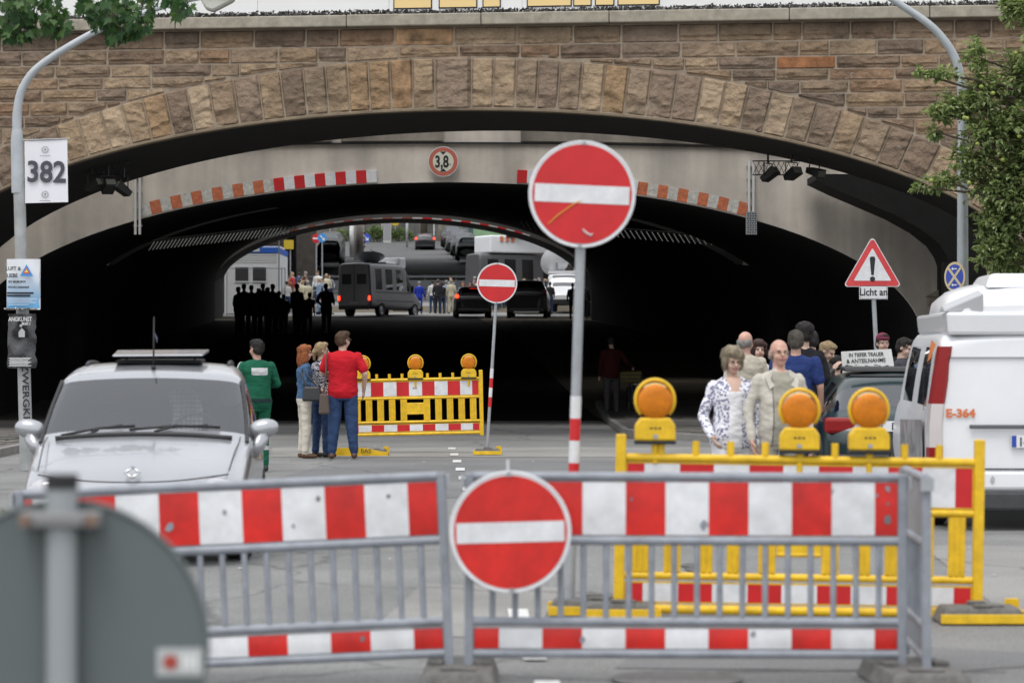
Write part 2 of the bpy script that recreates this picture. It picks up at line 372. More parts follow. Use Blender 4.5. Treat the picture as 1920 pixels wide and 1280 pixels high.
def GR(i, n):
    if i == 0: return 0
    if i == n: return 1
    if i == 1: return .6/n if n > 4 else .4/n
    if i == n-1: return 1-(.6/n if n > 4 else .4/n)
    return i/n
def rough_stone(name, c4, mat, proud, nu, nv, amp, seed):
    """c4 = function(s,t)->(u,z) for s,t in 0..1 ; rough face grid set proud of the mortar"""
    s = MB(); off = Vector((seed*3.1, seed*1.7, 0))
    tilt = rng.uniform(-.25, .25); chop = rng.random() < .7
    for j in range(nv+1):
        for i in range(nu+1):
            a, b = GR(i, nu), GR(j, nv)
            u, z = c4(a, b)
            edge = i in (0, nu) or j in (0, nv)
            if edge: dep = -.006
            else:
                q = Vector((u*3.2, z*3.2, 0))+off
                dep = proud+amp*(noise.noise(q)+.5*noise.noise(q*2.7)+.25*noise.noise(q*6))+tilt*amp*(a-.5)
                if chop: dep += amp*.9*(1 if b > .28+.15*noise.noise(Vector((u*3, seed, 1))) else -.7)
            p = W(u, -dep, z); s.v.append(tuple(p))
    for j in range(nv):
        for i in range(nu): k = j*(nu+1)+i; s.f.append((k, k+1, k+nu+2, k+nu+1)); s.m.append(0)
    return s.build(name, mat, bridge, fix=False, smooth=True, auto=32)
# mortar backing with the arch hole
s = MB(); N = 90; us = [-A_+2*A_*i/N for i in range(N+1)]
for i in range(N):
    a, b = us[i], us[i+1]
    s.add([W(a, 0, max(intr(a), ZS)+.02), W(b, 0, max(intr(b), ZS)+.02), W(b, 0, 7.36), W(a, 0, 7.36)], [(0, 1, 2, 3)])
for a, b in ((-24, -A_), (A_, 26)): s.add([W(a, 0, -.5), W(b, 0, -.5), W(b, 0, 7.36), W(a, 0, 7.36)], [(0, 1, 2, 3)])
s.build('mortar_face', mortar, bridge, fix=False)
# voussoirs
def tilt(u): return u/30+u**3/3500
us = [.33]
while us[-1] < 10.1: us.append(us[-1]+.405*rng.uniform(.9, 1.1))
sd = 0
for sgn in (1, -1):
    for k in range(len(us)-1):
        u0, u1 = us[k]*sgn, us[k+1]*sgn
        if sgn < 0: u0, u1 = u1, u0
        def top(u):
            z0 = intr(u); z = extr(u)
            for _ in range(6): z = extr(u+tilt(u)*(z-z0))
            return u+tilt(u)*(z-z0), z
        def c4(a, b, u0=u0, u1=u1):
            g_ = .008; u = u0+g_+(u1-u0-2*g_)*a
            z0 = intr(u)+.06; ut, zt = top(u); zt -= .012
            return u+(ut-u)*b, z0+(zt-z0)*b
        sd += 1
        mat = vous_m
        if sgn < 0 and k in (1,): mat = ochre_m
        if sgn < 0 and k in (13,): mat = vous_m
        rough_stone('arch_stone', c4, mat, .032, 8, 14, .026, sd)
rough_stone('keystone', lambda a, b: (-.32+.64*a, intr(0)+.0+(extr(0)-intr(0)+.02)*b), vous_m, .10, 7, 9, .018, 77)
# moulded lip under the voussoirs
s = MB(); prof = [(-.05, .06), (-.075, .045), (-.075, .01), (-.03, -.0), (.12, -.0)]
N = 120; rows = []
for i in range(N+1):
    u = -A_+.001+(2*A_-.002)*i/N
    nrm = Vector((-(intr(u+.0005)-intr(u-.0005)) if abs(u) < A_-.01 else math.copysign(1, u)*2, .001)).normalized()
    rows.append([W(u-0*nrm.x, w_, intr(u)+dz) for w_, dz in prof])
for r_ in rows: s.v += [tuple(p) for p in r_]
k = len(prof)
for i in range(N):
    for j in range(k-1): s.f.append((i*k+j, i*k+j+1, (i+1)*k+j+1, (i+1)*k+j)); s.m.append(0)
s.build('arch_moulding', M('moulding_stone', (.20, .155, .105), .9, vary=(3, .35), bump=(30, .4)), bridge, smooth=True, auto=40)
# coursed stones
z = 7.345; hs_ = [.33, .27, .225, .205, .225, .255, .205, .3, .25, .22, .31, .24, .27, .3, .25, .3]
cnt = 0
for ri, h in enumerate(hs_):
    zt, zb = z, z-h; z -= h
    if zb < 3.9: break
    u = -9.9+rng.uniform(0, .5)
    while u < 11.2:
        L = rng.uniform(.5, 1.15); a, b = u, u+L; u = b
        # clip to the extrados
        def lowz(x): return max(zb, extr(x)+.0) if abs(x) < 10.3 else zb
        if lowz(a) > zt-.05 and lowz(b) > zt-.05: continue
        if lowz(a) > zt-.05:
            while lowz(a) > zt-.05: a += .02
        if lowz(b) > zt-.05:
            while lowz(b) > zt-.05: b -= .02
        if b-a < .12: continue
        def c4(p, q, a=a, b=b, zt=zt, lowz=lowz):
            x = a+.008+(b-a-.016)*p; z0 = lowz(x)+.008
            return x, z0+(zt-.008-z0)*q
        sd += 1; mat = stone_m
        if abs(a-5.35) < .5 and ri == 2: mat = rust_m
        if abs(a+.9) < .35 and ri == 0: mat = ochre_m
        if b-a > .12 and cnt < 290:
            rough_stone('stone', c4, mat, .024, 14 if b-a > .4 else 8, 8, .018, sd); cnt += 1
# coping, deck and vault
s = MB()
def wbox(s, u0, u1, w0, w1, z0, z1, mi=0):
    s.hexa([W(u0, w0, z0), W(u1, w0, z0), W(u1, w1, z0), W(u0, w1, z0), W(u0, w0, z1), W(u1, w0, z1), W(u1, w1, z1), W(u0, w1, z1)], mi)
u = -24.0
while u < 26:
    c = MB(); L = rng.uniform(2.2, 3.4); wbox(c, u+.006, u+L-.006, -.2, .5, 7.362, 7.57+rng.uniform(-.004, .004)); c.build('coping_slab', concrete2, bridge, bevel=.02); u += L
s = MB(); wbox(s, -24, 26, .02, 4.3, 7.3, 7.5); s.build('deck', concrete2, bridge)
s = MB(); N = 60
pr = [(-A_, -.5)]+[(-A_*math.cos(math.pi*i/N), ZS+B_*math.sin(math.pi*i/N)) for i in range(N+1)]+[(A_, -.5)]
for (a, za), (b, zb) in zip(pr, pr[1:]):
    s.add([W(a, .1, za), W(b, .1, zb), W(b, 4.3, zb), W(a, 4.3, za)], [(0, 1, 2, 3)])
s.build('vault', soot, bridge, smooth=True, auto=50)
s = MB()
for a, b in ((-24, -A_), (A_, 26)): wbox(s, a, b-.01 if a < 0 else b, .03, 4.29, -.5, 7.29)
N = 60   # spandrel fill behind
for i in range(N):
    a, b = -A_+2*A_*i/N, -A_+2*A_*(i+1)/N; s.add([W(a, 4.3, intr(a)), W(b, 4.3, intr(b)), W(b, 4.3, 7.3), W(a, 4.3, 7.3)], [(0, 1, 2, 3)])
s.build('abutment', mortar, bridge)
s = MB(); sp_ = [(1530, 338), (1570, 357), (1610, 374), (1680, 404), (1727, 430), (1760, 456), (1775, 478), (1781, 495), (1781, 700), (1960, 700), (1960, 330), (1530, 326)]
s.prism([tuple(P(x, y, 53.2)) for x, y in sp_], [tuple(P(x, y, 53.2)+Vector((0, 1.6, 0))) for x, y in sp_]); s.build('shade_filler', soot, bridge)  # added dark piece to thicken the shaded band beside the portal
s = MB(); s.hexa([W(-24, .12, 7.52), W(26, .12, 7.52), W(26, 2.2, 7.52), W(-24, 2.2, 7.52), W(-24, .25, 7.61), W(26, .25, 7.61), W(26, 2.2, 7.86), W(-24, 2.2, 7.86)]); s.build('ballast_bed', M('ballast_dark', (.06, .055, .05), .9, vary=(20, .5), bump=(25, 1, .1)), bridge)
# ballast
s = MB()
for k in range(9000):
    u = rng.uniform(-10, 11); w_ = rng.uniform(.1, 1.2)
    r = rng.uniform(.025, .05); s.ico(W(u, w_, 7.56+.09*w_+rng.uniform(-.03, .03)), r, 1, rng.choice([0, 0, 1]), (1, rng.uniform(.7, 1.2), rng.uniform(.6, 1)), Euler((rng.random()*6, rng.random()*6, 0)).to_matrix(), .2) if False else None
    o_ = W(u, w_, 7.57+.15*min(1, w_/.6)+rng.uniform(-.05, .03)); a = [o_+Vector((rng.uniform(-1, 1), rng.uniform(-1, 1), rng.uniform(-1, 1))).normalized()*r for _ in range(4)]
    s.add(a, [(0, 1, 2), (0, 2, 3), (0, 3, 1), (1, 3, 2)], rng.choice([0, 0, 0, 0, 1]))
tag(s.build('ballast', [M('ballast_dark', (.06, .055, .05), .9), M('ballast_light', (.22, .21, .20), .9)]), 'crushed stone track ballast lying along the top of the bridge', 'gravel', kind='stuff')
# hoarding above
hoard = thing('hoarding', 'long white advertising banner with big yellow letters standing on the bridge', 'banner')
u = -24.0; hw = M('banner_white', (.80, .80, .78), .5, vary=(1, .04))
while u < 26:
    c = MB(); wbox(c, u+.004, u+2.496, 2.0, 2.04, 7.87, 10.6); c.build('panel', hw, hoard); u += 2.5
let = M('letter_yellow', (.82, .60, .27), .5); edge = M('letter_edge', (.02, .02, .02), .5)
def hx(px):  # image x to u on the hoarding plane
    k = (px-960)/F; w_ = 2.0
    # X = CXB+u cos+w sin ; Y = CYB-u sin + w cos ; X=kY
    return (k*(CYB+w_*math.cos(TH))-CXB-w_*math.sin(TH))/(math.cos(TH)+k*math.sin(TH))
LET = [('L', 740, 808), ('E', 825, 893), ('I', 907, 937), ('B', 990, 1070), ('A', 1077, 1150), ('Z', 1160, 1235)]
for ch, x0, x1 in LET:
    a, b = hx(x0), hx(x1); z0 = 7.96; 
    def strokes(s, e, y):
        hgt = 2.0; tck = .34
        if ch == 'L': R_ = [(a, b, 0, tck), (a, a+.3, tck, hgt)]
        elif ch == 'E': R_ = [(a, b, 0, tck), (a, a+.3, tck, hgt), (a+.3, b-.1, .85, 1.15), (a+.3, b, 1.66, hgt)]
        elif ch == 'I': R_ = [(a, b, 0, hgt)]
        elif ch == 'B': R_ = [(a, b, 0, tck), (a, a+.3, tck, hgt), (b-.3, b, tck, .9), (a+.3, b-.05, .9, 1.2), (b-.3, b, 1.2, 1.7), (a+.3, b, 1.7, hgt)]
        elif ch == 'A': R_ = [(a, a+.3, 0, hgt), (b-.32, b, 0, hgt), (a+.3, b-.32, .7, 1.0), (a+.3, b-.32, 1.7, hgt)]
        else: R_ = [(a, b, 0, tck), (a, a+.35, tck, .8), (a+.2, b-.2, .8, 1.2), (b-.35, b, 1.2, 1.7), (a, b, 1.7, hgt)]
        for p, q, r0, r1 in R_:
            wbox(s, p-e, q+e, y, y+.01, z0+r0-e, z0+r1+e)
    c = MB(); strokes(c, .022, 1.985); o = c.build('letter', edge, hoard)
    c = MB(); strokes(c, .0, 1.975); c.build('letter_face', let, o)

# ================================================================== CONCRETE BRIDGE AND TUNNEL
tun = thing('concrete_tunnel', 'long dark underpass behind the stone arch with pale concrete portal', 'tunnel')
YF = 55.0; TCX = cx(YF)
def sect(Y):
    t = (Y-55)/(124-55)
    return cx(Y), 9.85+(8.75-9.85)*t, 5.05+(7.97-5.05)*t, 3.28   # centre, half width, crown z, rise
def arch_pts(Y, n=48, grow=0):
    c, a, zc, b = sect(Y); a += grow; zs = zc-b
    return [(c-a*math.cos(math.pi*i/n), zs+(b+grow)*math.sin(math.pi*i/n)) for i in range(n+1)]
def portal(s, Y, ztop, xl, xr, mi=0, floor=-.5, t=.45):
    p = arch_pts(Y, 64)
    for (a, za), (b, zb) in zip(p, p[1:]):
        s.add([(a, Y, za), (b, Y, zb), (b, Y, ztop), (a, Y, ztop)], [(0, 1, 2, 3)], mi)
    s.add([(xl, Y, floor), (p[0][0], Y, floor), (p[0][0], Y, ztop), (xl, Y, ztop)], [(0, 1, 2, 3)], mi)
    s.add([(p[-1][0], Y, floor), (xr, Y, floor), (xr, Y, ztop), (p[-1][0], Y, ztop)], [(0, 1, 2, 3)], mi)
s = MB(); portal(s, YF, 8.9, -24, 22); s.build('portal_wall', concrete, tun)
# vault
st = [55.02, 60, 66, 71.8, 74, 80, 86, 90, 98, 106, 114, 124]
def tunnel_shell(st, name, holes=True, parent=tun, mat=soot):
    s = MB(); n = 64; secs = []
    for Y in st:
        p = arch_pts(Y, n); secs.append([(p[0][0], Y, gz(Y)-.4)]+[(x, Y, z) for x, z in p]+[(p[-1][0], Y, gz(Y)-.4)])
    for i in range(len(st)-1):
        A, B = secs[i], secs[i+1]
        for j in range(len(A)-1):
            if holes and st[i] == 71.8:
                c, a, _, _ = sect(72); m = (A[j][0]+A[j+1][0])/2-c
                if 3.9 < abs(m) < 8.7: continue
            s.add([A[j], A[j+1], B[j+1], B[j]], [(0, 1, 2, 3)])
    return s.build(name, mat, parent, smooth=True, auto=50)
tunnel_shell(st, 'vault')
# light shafts with louvre fins
fin_m = M('louvre_fin', (.20, .21, .20), .6); shaft_m = M('shaft_wall', (.012, .012, .012), .95)
for sg in (-1, 1):
    fr_ = MB(); c, a, zc, b = sect(74)
    n = 40; Yf = 73.6
    pa, pb2 = (P(278, 468, Yf), P(545, 438, Yf)) if sg < 0 else (P(1385, 462, Yf), P(985, 430, Yf))
    for i in range(n):
        q = pa.lerp(pb2, i/(n-1)); x, z0 = q.x, q.z-.02; f = MB()
        f.hexa([(x, Yf, z0), (x+.03, Yf, z0), (x+.03, Yf+.06, z0), (x, Yf+.06, z0), (x-sg*.14, Yf+.12, z0+.24), (x+.03-sg*.14, Yf+.12, z0+.24), (x+.03-sg*.14, Yf+.18, z0+.24), (x-sg*.14, Yf+.18, z0+.24)])
        f.build('louvre', fin_m, tun)
    MB().tube([pa+Vector((0, .2, .24)), pb2+Vector((0, .2, .24))], .03, 6).build('louvre_rail', shaft_m, tun)
    w_ = MB()
    for i in range(20):
        xa, xb = c+sg*(3.8+5.0*i/20), c+sg*(3.8+5.0*(i+1)/20)
        za, zb_ = [zc-b+b*math.sqrt(1-(min(abs(x-c), a-.01)/a)**2) for x in (xa, xb)]
        w_.hexa([(xa, 74.01, za), (xb, 74.01, zb_), (xb, 74.1, zb_), (xa, 74.1, za), (xa, 74.01, 9.3), (xb, 74.01, 9.3), (xb, 74.1, 9.3), (xa, 74.1, 9.3)])
    w_.build('shaft_wall', shaft_m, tun)
# deck over the tunnel (with the shafts left open)
s = MB()
s.box(-24, 22, 55.3, 71.7, 8.75, 9.1); s.box(-24, 22, 74.2, 124, 8.75, 9.1)
c = sect(72)[0]; s.box(c-3.9, c+3.9, 71.7, 74.2, 8.75, 9.1); s.box(-24, c-8.9, 71.7, 74.2, 8.75, 9.1); s.box(c+8.9, 22, 71.7, 74.2, 8.75, 9.1)
s.build('deck', concrete2, tun)
# upper band / joint line on the portal
s = MB(); n = 40
for i in range(n):
    a = -10+20*i/n; b = a+20/n
    za, zb = 5.86-.0026*a*a, 5.86-.0026*b*b
    s.hexa([(TCX+a, YF-.06, za-.02), (TCX+b, YF-.06, zb-.02), (TCX+b, YF-.001, zb-.02), (TCX+a, YF-.001, za-.02), (TCX+a, YF-.06, za+.015), (TCX+b, YF-.06, zb+.015), (TCX+b, YF-.001, zb+.015), (TCX+a, YF-.001, za+.015)])
s.build('joint_strip', ink, tun)
blk = M('band_concrete', (.30, .27, .23), .9, vary=(2, .25), bump=(30, .3), streak=.6)
for x0, x1 in ((-10, -4.3), (-4.2, -2.35), (-2.15, -.05), (1.55, 6.5), (6.6, 11)):
    n = 8
    s = MB()
    for i in range(n):
        a, b = x0+(x1-x0)*i/n, x0+(x1-x0)*(i+1)/n
        za, zb = 5.9-.0026*a*a, 5.9-.0026*b*b
        s.hexa([(TCX+a, YF-.09, za), (TCX+b, YF-.09, zb), (TCX+b, YF-.001, zb), (TCX+a, YF-.001, za), (TCX+a, YF-.09, za+.75), (TCX+b, YF-.09, zb+.75), (TCX+b, YF-.001, zb+.75), (TCX+a, YF-.001, za+.75)])
    s.build('band_block', blk, tun)
# damp streak panels are in the material; warning stripes along the arch
fade_w = M('faded_white', (.55, .54, .50), .7, vary=(14, .35)); fade_r = M('faded_orange', (.55, .16, .07), .7, vary=(14, .4))
def stripes(Y, x0, x1, n, new_from, new_to, parent, hgt=.27, off=.03, first_red=True):
    c, a, zc, b = sect(Y); zs = zc-b; L = (x1-x0)/n
    for i in range(n):
        p, q = x0+L*i, x0+L*(i+1); new = new_from <= (p+q)/2 <= new_to
        f = lambda x: zs+b*math.sqrt(max(0, 1-((x-c)/a)**2))+off
        s = MB(); m = (redref if new else fade_r) if (i % 2 == (0 if first_red else 1)) else (whiteref if new else fade_w)
        fp, fq = f(p), f(q); sl_ = (fq-fp)/(q-p); tx = -sl_*hgt*.9
        yy = Y-(.05 if new else .012)
        s.hexa([(p, yy, fp), (q, yy, fq), (q, Y-.002, fq), (p, Y-.002, fp), (p+tx, yy, fp+hgt), (q+tx, yy, fq+hgt), (q+tx, Y-.002, fq+hgt), (p+tx, Y-.002, fp+hgt)])
        s.build('warning_stripe', m, parent)
X = lambda px, Y: (px-960)*Y/F
stripes(YF, X(266, YF), X(707, YF), 23, X(520, YF), 99, tun, .26, .03, False)
stripes(YF, X(969, YF), X(1400, YF), 23, -99, X(1192, YF), tun, .26, .03, True)
# far ribs with stripes
for (Y0, Y1, dz) in ((126.2, 130.5, -.13), (131.6, 132.6, -.03)):
    s = MB()
    c, a, zc, b = sect(Y0); 
    def rib(Y, dz=dz):
        c, a, zc, b = sect(Y); a2 = a+.3; zc2 = sect(124)[2]+(Y0-124)*.034+dz-.06; zs2 = zc2-b
        return [(c-a2*math.cos(math.pi*i/60), zs2+b*math.sin(math.pi*i/60)) for i in range(61)]
    p, q = rib(Y0), rib(Y1)
    for i in range(60):
        s.add([(p[i][0], Y0, p[i][1]), (p[i+1][0], Y0, p[i+1][1]), (p[i+1][0], Y0, 10.5), (p[i][0], Y0, 10.5)], [(0, 1, 2, 3)])
        s.add([(p[i][0], Y0, p[i][1]), (p[i+1][0], Y0, p[i+1][1]), (q[i+1][0], Y1, q[i+1][1]), (q[i][0], Y1, q[i][1])], [(0, 1, 2, 3)], 1)
        s.add([(q[i][0], Y1, q[i][1]), (q[i+1][0], Y1, q[i+1][1]), (q[i+1][0], Y1, 10.5), (q[i][0], Y1, 10.5)], [(0, 1, 2, 3)])
    s.box(-24, 16, Y0, Y1, 10.5, 10.8)
    for xa, xb in ((-24, p[0][0]), (p[-1][0], 14)):
        s.box(xa, xb, Y0, Y1, 2, 10.5)
    s.build('far_arch', [M('dark_concrete', (.06, .058, .052), .9, vary=(1, .3)), soot], tun)
    L = 44 if Y0 < 128 else 36
    for i in range(L):
        j = 8+int(44*i/L) if L == 44 else 11+i
        if j >= 52 or abs(p[j][0]-sect(Y0)[0]) > 5.7: continue
        red = i % 2 == 0 if L == 44 else i % 4 == 1
        a, b = p[j], p[j+1]; h_ = .075 if L == 44 else .10
        t = MB().hexa([(a[0], Y0-.03, a[1]+.01), (b[0], Y0-.03, b[1]+.01), (b[0], Y0-.002, b[1]+.01), (a[0], Y0-.002, a[1]+.01), (a[0], Y0-.03, a[1]+h_), (b[0], Y0-.03, b[1]+h_), (b[0], Y0-.002, b[1]+h_), (a[0], Y0-.002, a[1]+h_)])
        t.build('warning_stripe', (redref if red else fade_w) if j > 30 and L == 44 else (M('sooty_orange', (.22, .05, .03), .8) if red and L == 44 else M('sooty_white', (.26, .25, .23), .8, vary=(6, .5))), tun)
# pipes, perforated box
def conduit(px, y0, y1, lab):
    o = MB(); 
    for dx in (-.045, .045): o.tube([(X(px, YF)+dx, YF-.08, P(0, y0, YF).z), (X(px, YF)+dx, YF-.08, P(0, y1, YF).z)], .028, 10)
    for k in range(4):
        zz = P(0, y0+(y1-y0)*(k+.5)/4, YF).z; o.box(X(px, YF)-.09, X(px, YF)+.09, YF-.07, YF-.01, zz, zz+.03, 1)
    o = o.build('conduit', [M('conduit_white', (.62, .62, .6), .5), galv], smooth=True, auto=40); tag(o, lab, 'pipe')
conduit(259, 318, 440, 'white double conduit pipe on the portal wall at the left'); conduit(1408, 302, 398, 'white double conduit pipe on the portal wall above the perforated box')
pb = thing('perforated_box', 'small grey perforated metal box at the foot of the right conduit', 'box', (X(1408, YF), YF-.13, P(0, 440, YF).z))
MB().box(-.11, .11, 0, .12, 0, .47).build('housing', galv, pb)
s = MB()
for r_ in range(9):
    for c_ in range(4): s.box(-.09+c_*.05+(r_ % 2)*.012, -.06+c_*.05+(r_ % 2)*.012, -.004, -.001, .03+r_*.048, .055+r_*.048)
s.build('perforation', ink, pb)
# small ledge with dark box beside the right pier
lg = thing('stone_ledge', 'small projecting stone ledge on the right pier of the portal', 'ledge')
s = MB(); s.hexa([P(1735, 556, 54.6), P(1792, 556, 54.6), P(1792, 556, 54.99), P(1735, 556, 54.99), P(1765, 540, 54.6), P(1792, 540, 54.6), P(1792, 540, 54.99), P(1765, 540, 54.99)])
s.build('cap', concrete2, lg); MB().box(X(1740, 54.8), X(1792, 54.8), 54.7, 54.99, P(0, 572, 54.7).z, P(0, 557, 54.7).z).build('shelf', concrete2, lg)
db = MB().box(X(1770, 50), X(1795, 50), 50, 50.3, P(0, 560, 50).z, P(0, 492, 50).z).build('junction_box', black); tag(db, 'dark junction box behind the round sign at the right pier', 'box')

# floodlights under the stone arch
fl_m = M('floodlight_black', (.03, .03, .03), .5, .3); glassd = M('lamp_glass', (.25, .25, .22), .1)
def flood(px, py, rz, rx, lab, Y=49.6):
    t = thing('floodlight', lab, 'floodlight', P(px, py, Y), R(rz), 'floodlights hung under the stone arch')
    s = MB(); s.hexa([(-.11, -.2, -.1), (.11, -.2, -.1), (.11, .12, -.07), (-.11, .12, -.07), (-.11, -.2, .06), (.11, -.2, .06), (.11, .12, .04), (-.11, .12, .04)])
    b = s.build('housing', fl_m, t, bevel=.01); b.rotation_euler = (R(rx), 0, 0)
    g_ = MB().box(-.09, .09, -.206, -.201, -.08, .04).build('glass', glassd, b)
    MB().tube([(-.13, 0, 0), (-.13, 0, .22), (.13, 0, .22), (.13, 0, 0)], .012, 6).build('bracket', fl_m, t)
    MB().tube([(0, 0, .22), (0, 0, .42)], .02, 6).build('stem', fl_m, t)
for a in ((173, 348, 60, -25, 'leftmost of the three floodlights under the left haunch'), (203, 352, 25, -35, 'middle floodlight under the left haunch of the arch'), (233, 356, -50, -35, 'floodlight under the left haunch nearest the conduit'),
          (1440, 329, 50, -35, 'floodlight under the right haunch nearest the conduit'), (1484, 327, 30, -25, 'middle floodlight under the right haunch of the arch'), (1527, 320, 40, 15, 'rightmost floodlight under the right haunch, tilted upward')): flood(*a)
for px0, px1, lab in ((175, 245, 'wire mesh cable tray above the left floodlights'), (1425, 1500, 'wire mesh cable tray above the right floodlights')):
    s = MB(); Y = 49.8
    for k in range(9):
        a = px0+(px1-px0)*k/8
        s.tube([P(a, 302, Y), P(a-14, 328, Y)], .005, 4); s.tube([P(a-14, 302, Y), P(a, 328, Y)], .005, 4)
    s.tube([P(px0-14, 328, Y), P(px1, 328, Y)], .012, 6); s.tube([P(px0-14, 302, Y), P(px1, 302, Y)], .012, 6)
    tag(s.build('cable_tray', fl_m), lab, 'cable tray')

# ================================================================== FAR SIDE
greywall = M('far_wall', (.16, .155, .145), .9, vary=(.7, .35), bump=(4, .3), streak=.5)
def zb(Y): return gz(Y)
fw = thing('retaining_wall', 'tall grey concrete wall at the far end of the road', 'wall', (0, 256, 0))
x = -30
while x < 26:
    MB().box(x+.03, x+2.47, 0, .5, 10, 24).build('panel', greywall, fw); x += 2.5
# second bridge (flat) shading the far road
ub = thing('far_bridge', 'dark flat railway bridge over the road beyond the tunnel', 'bridge')
s = MB(); s.hexa([(-30, 163, 10.8), (24, 163, 10.8), (24, 206, 14.6), (-30, 206, 14.6), (-30, 163, 12.3), (24, 163, 12.3), (24, 206, 16), (-30, 206, 16)])
s.build('girder_deck', soot, ub)
s = MB(); s.hexa([(X(300, 158), 158, 3), (X(535, 158), 158, 3), (X(560, 206), 206, 3), (X(300, 206), 206, 3), (X(300, 158), 158, 10.5), (X(535, 158), 158, 10.5), (X(560, 206), 206, 14.6), (X(300, 206), 206, 14.6)])
s.build('abutment', M('dark_brick', (.05, .042, .035), .9, vary=(2, .4), bump=(10, .5)), ub)
s = MB(); s.hexa([(X(1010, 158), 158, 3), (X(1300, 158), 158, 3), (X(1300, 206), 206, 3), (X(960, 206), 206, 3), (X(1010, 158), 158, 10.5), (X(1300, 158), 158, 10.5), (X(1300, 206), 206, 14.6), (X(960, 206), 206, 14.6)])
s.build('abutment', MATS['dark_brick'], ub)
pil = MB(); x0, x1 = X(556, 156), X(590, 156); pil.box(x0, x1, 156, 157.4, 3, 10.2); pil.build('pillar', MATS['dark_brick'], ub)
# court side walls
cw = MB(); cw.box(X(1112, 136), X(1112, 136)+.5, 137.6, 158, 2, 10); tag(cw.build('court_wall', greywall), 'grey side wall on the right of the open court behind the tunnel', 'wall')
cw = MB(); cw.box(X(395, 136)-.5, X(395, 136), 137.6, 158, 2, 10); tag(cw.build('court_wall', greywall), 'grey side wall on the left of the open court behind the container', 'wall')
# guard rail across the ramp
gr = thing('guard_rail', 'dark steel guard rail with long boards across the road behind the vans', 'guard rail', (0, 154, 0))
rail_m = M('rail_grey', (.07, .075, .08), .6)
for zz, h in ((0, .12), (.30, .5), (.95, .12)):
    MB().box(X(560, 154), X(925, 154), -.04, .04, gz(154)+.35+zz, gz(154)+.35+zz+h).build('board', rail_m, gr)
for k in range(7):
    x = X(565+58*k, 154); MB().box(x-.05, x+.05, .05, .12, gz(154)-.1, gz(154)+1.45).build('post', rail_m, gr)
# ================================================================== BARRIERS, SIGNS
def grey_barrier(label, Wd, nbars, red_first_x, group='grey steel barriers with red and white boards'):
    """local: x 0..Wd, front -y, z from ground"""
    t = thing('road_barrier', label, 'barrier', group=group)
    for x in (.02, Wd-.02):
        MB().tube([(x, 0, .07), (x, 0, 1.0)], .021, 4, sq=True).build('post', greypaint, t, bevel=.006)
    for z, r in ((.985, .021), (.685, .022), (.305, .022), (.155, .021)):
        MB().tube([(.04, 0, z), (Wd-.04, 0, z)], r, 14).build('rail', greypaint, t, smooth=True, auto=50)
    for k in range(nbars):
        x = .13+(Wd-.26)*k/(nbars-1)
        MB().tube([(x, 0, .325), (x, 0, .665)], .0145, 10).build('bar', greypaint, t, smooth=True, auto=50)
    for z0, z1 in ((.708, .963), (.176, .278)):
        b = MB().box(.04, Wd-.04, -.006, .006, z0, z1).build('board', greypaint, t)
        per, rw = .389, .187; x = red_first_x-per*6; 
        while x < Wd:
            for a, c, m in ((x, x+rw, redref2), (x+rw, x+per, whiteref)):
                a, c = max(a, .045), min(c, Wd-.045)
                if c-a > .01:
                    s = MB(); n = 6   # slightly dished sheet
                    for j in range(n+1):
                        zz = z0+.004+(z1-z0-.008)*j/n; yy = -.010-.004*math.sin(math.pi*j/n)
                        s.v += [(a, yy, zz), (c, yy, zz)]
                    for j in range(n): s.f.append((2*j, 2*j+1, 2*j+3, 2*j+2)); s.m.append(0)
                    s.build('reflective_sheet', m, b, smooth=True)
            x += per
    for x in [.3+.38*i for i in range(int(Wd/.38))]:
        pass
    MB().box(-.02, -.005, -.03, .03, .93, .99).build('coupling', galv, t); MB().box(Wd+.003, Wd+.018, -.03, .03, .93, .99).build('coupling', galv, t)
    return t
YB = 12.5; sB = S(YB)
b1 = grey_barrier('grey barrier with red and white board reaching right from the round red sign', 2.07, 18, (1172-871)/sB)
b1.location = (X(871, YB), YB, -.015); b1.rotation_euler = (0, R(.15), 0)
b2 = grey_barrier('grey barrier with red and white board left of the round red sign, sloping down leftwards', 2.02, 18, (780-44)/sB)
b2.location = (X(45, YB), YB, -.10); b2.rotation_euler = (0, R(-2.5), 0)
b3 = grey_barrier('short grey barrier turned edge on at the right end of the barrier row', 1.0, 9, .1)
b3.location = (X(1738, 12.3), 12.3, -.02); v = Vector((X(1697, 13.3)-X(1738, 12.3), 1.0)); b3.rotation_euler = (0, 0, math.atan2(v.y, v.x))
stick = MB().add([(.30, -.02, .72), (.48, -.02, .72), (.48, -.02, .93), (.30, -.02, .93)], [(0, 1, 2, 3)]).build('sticker', M('sticker_blue', (.25, .40, .70), .4, vary=(9, .5)), b3)
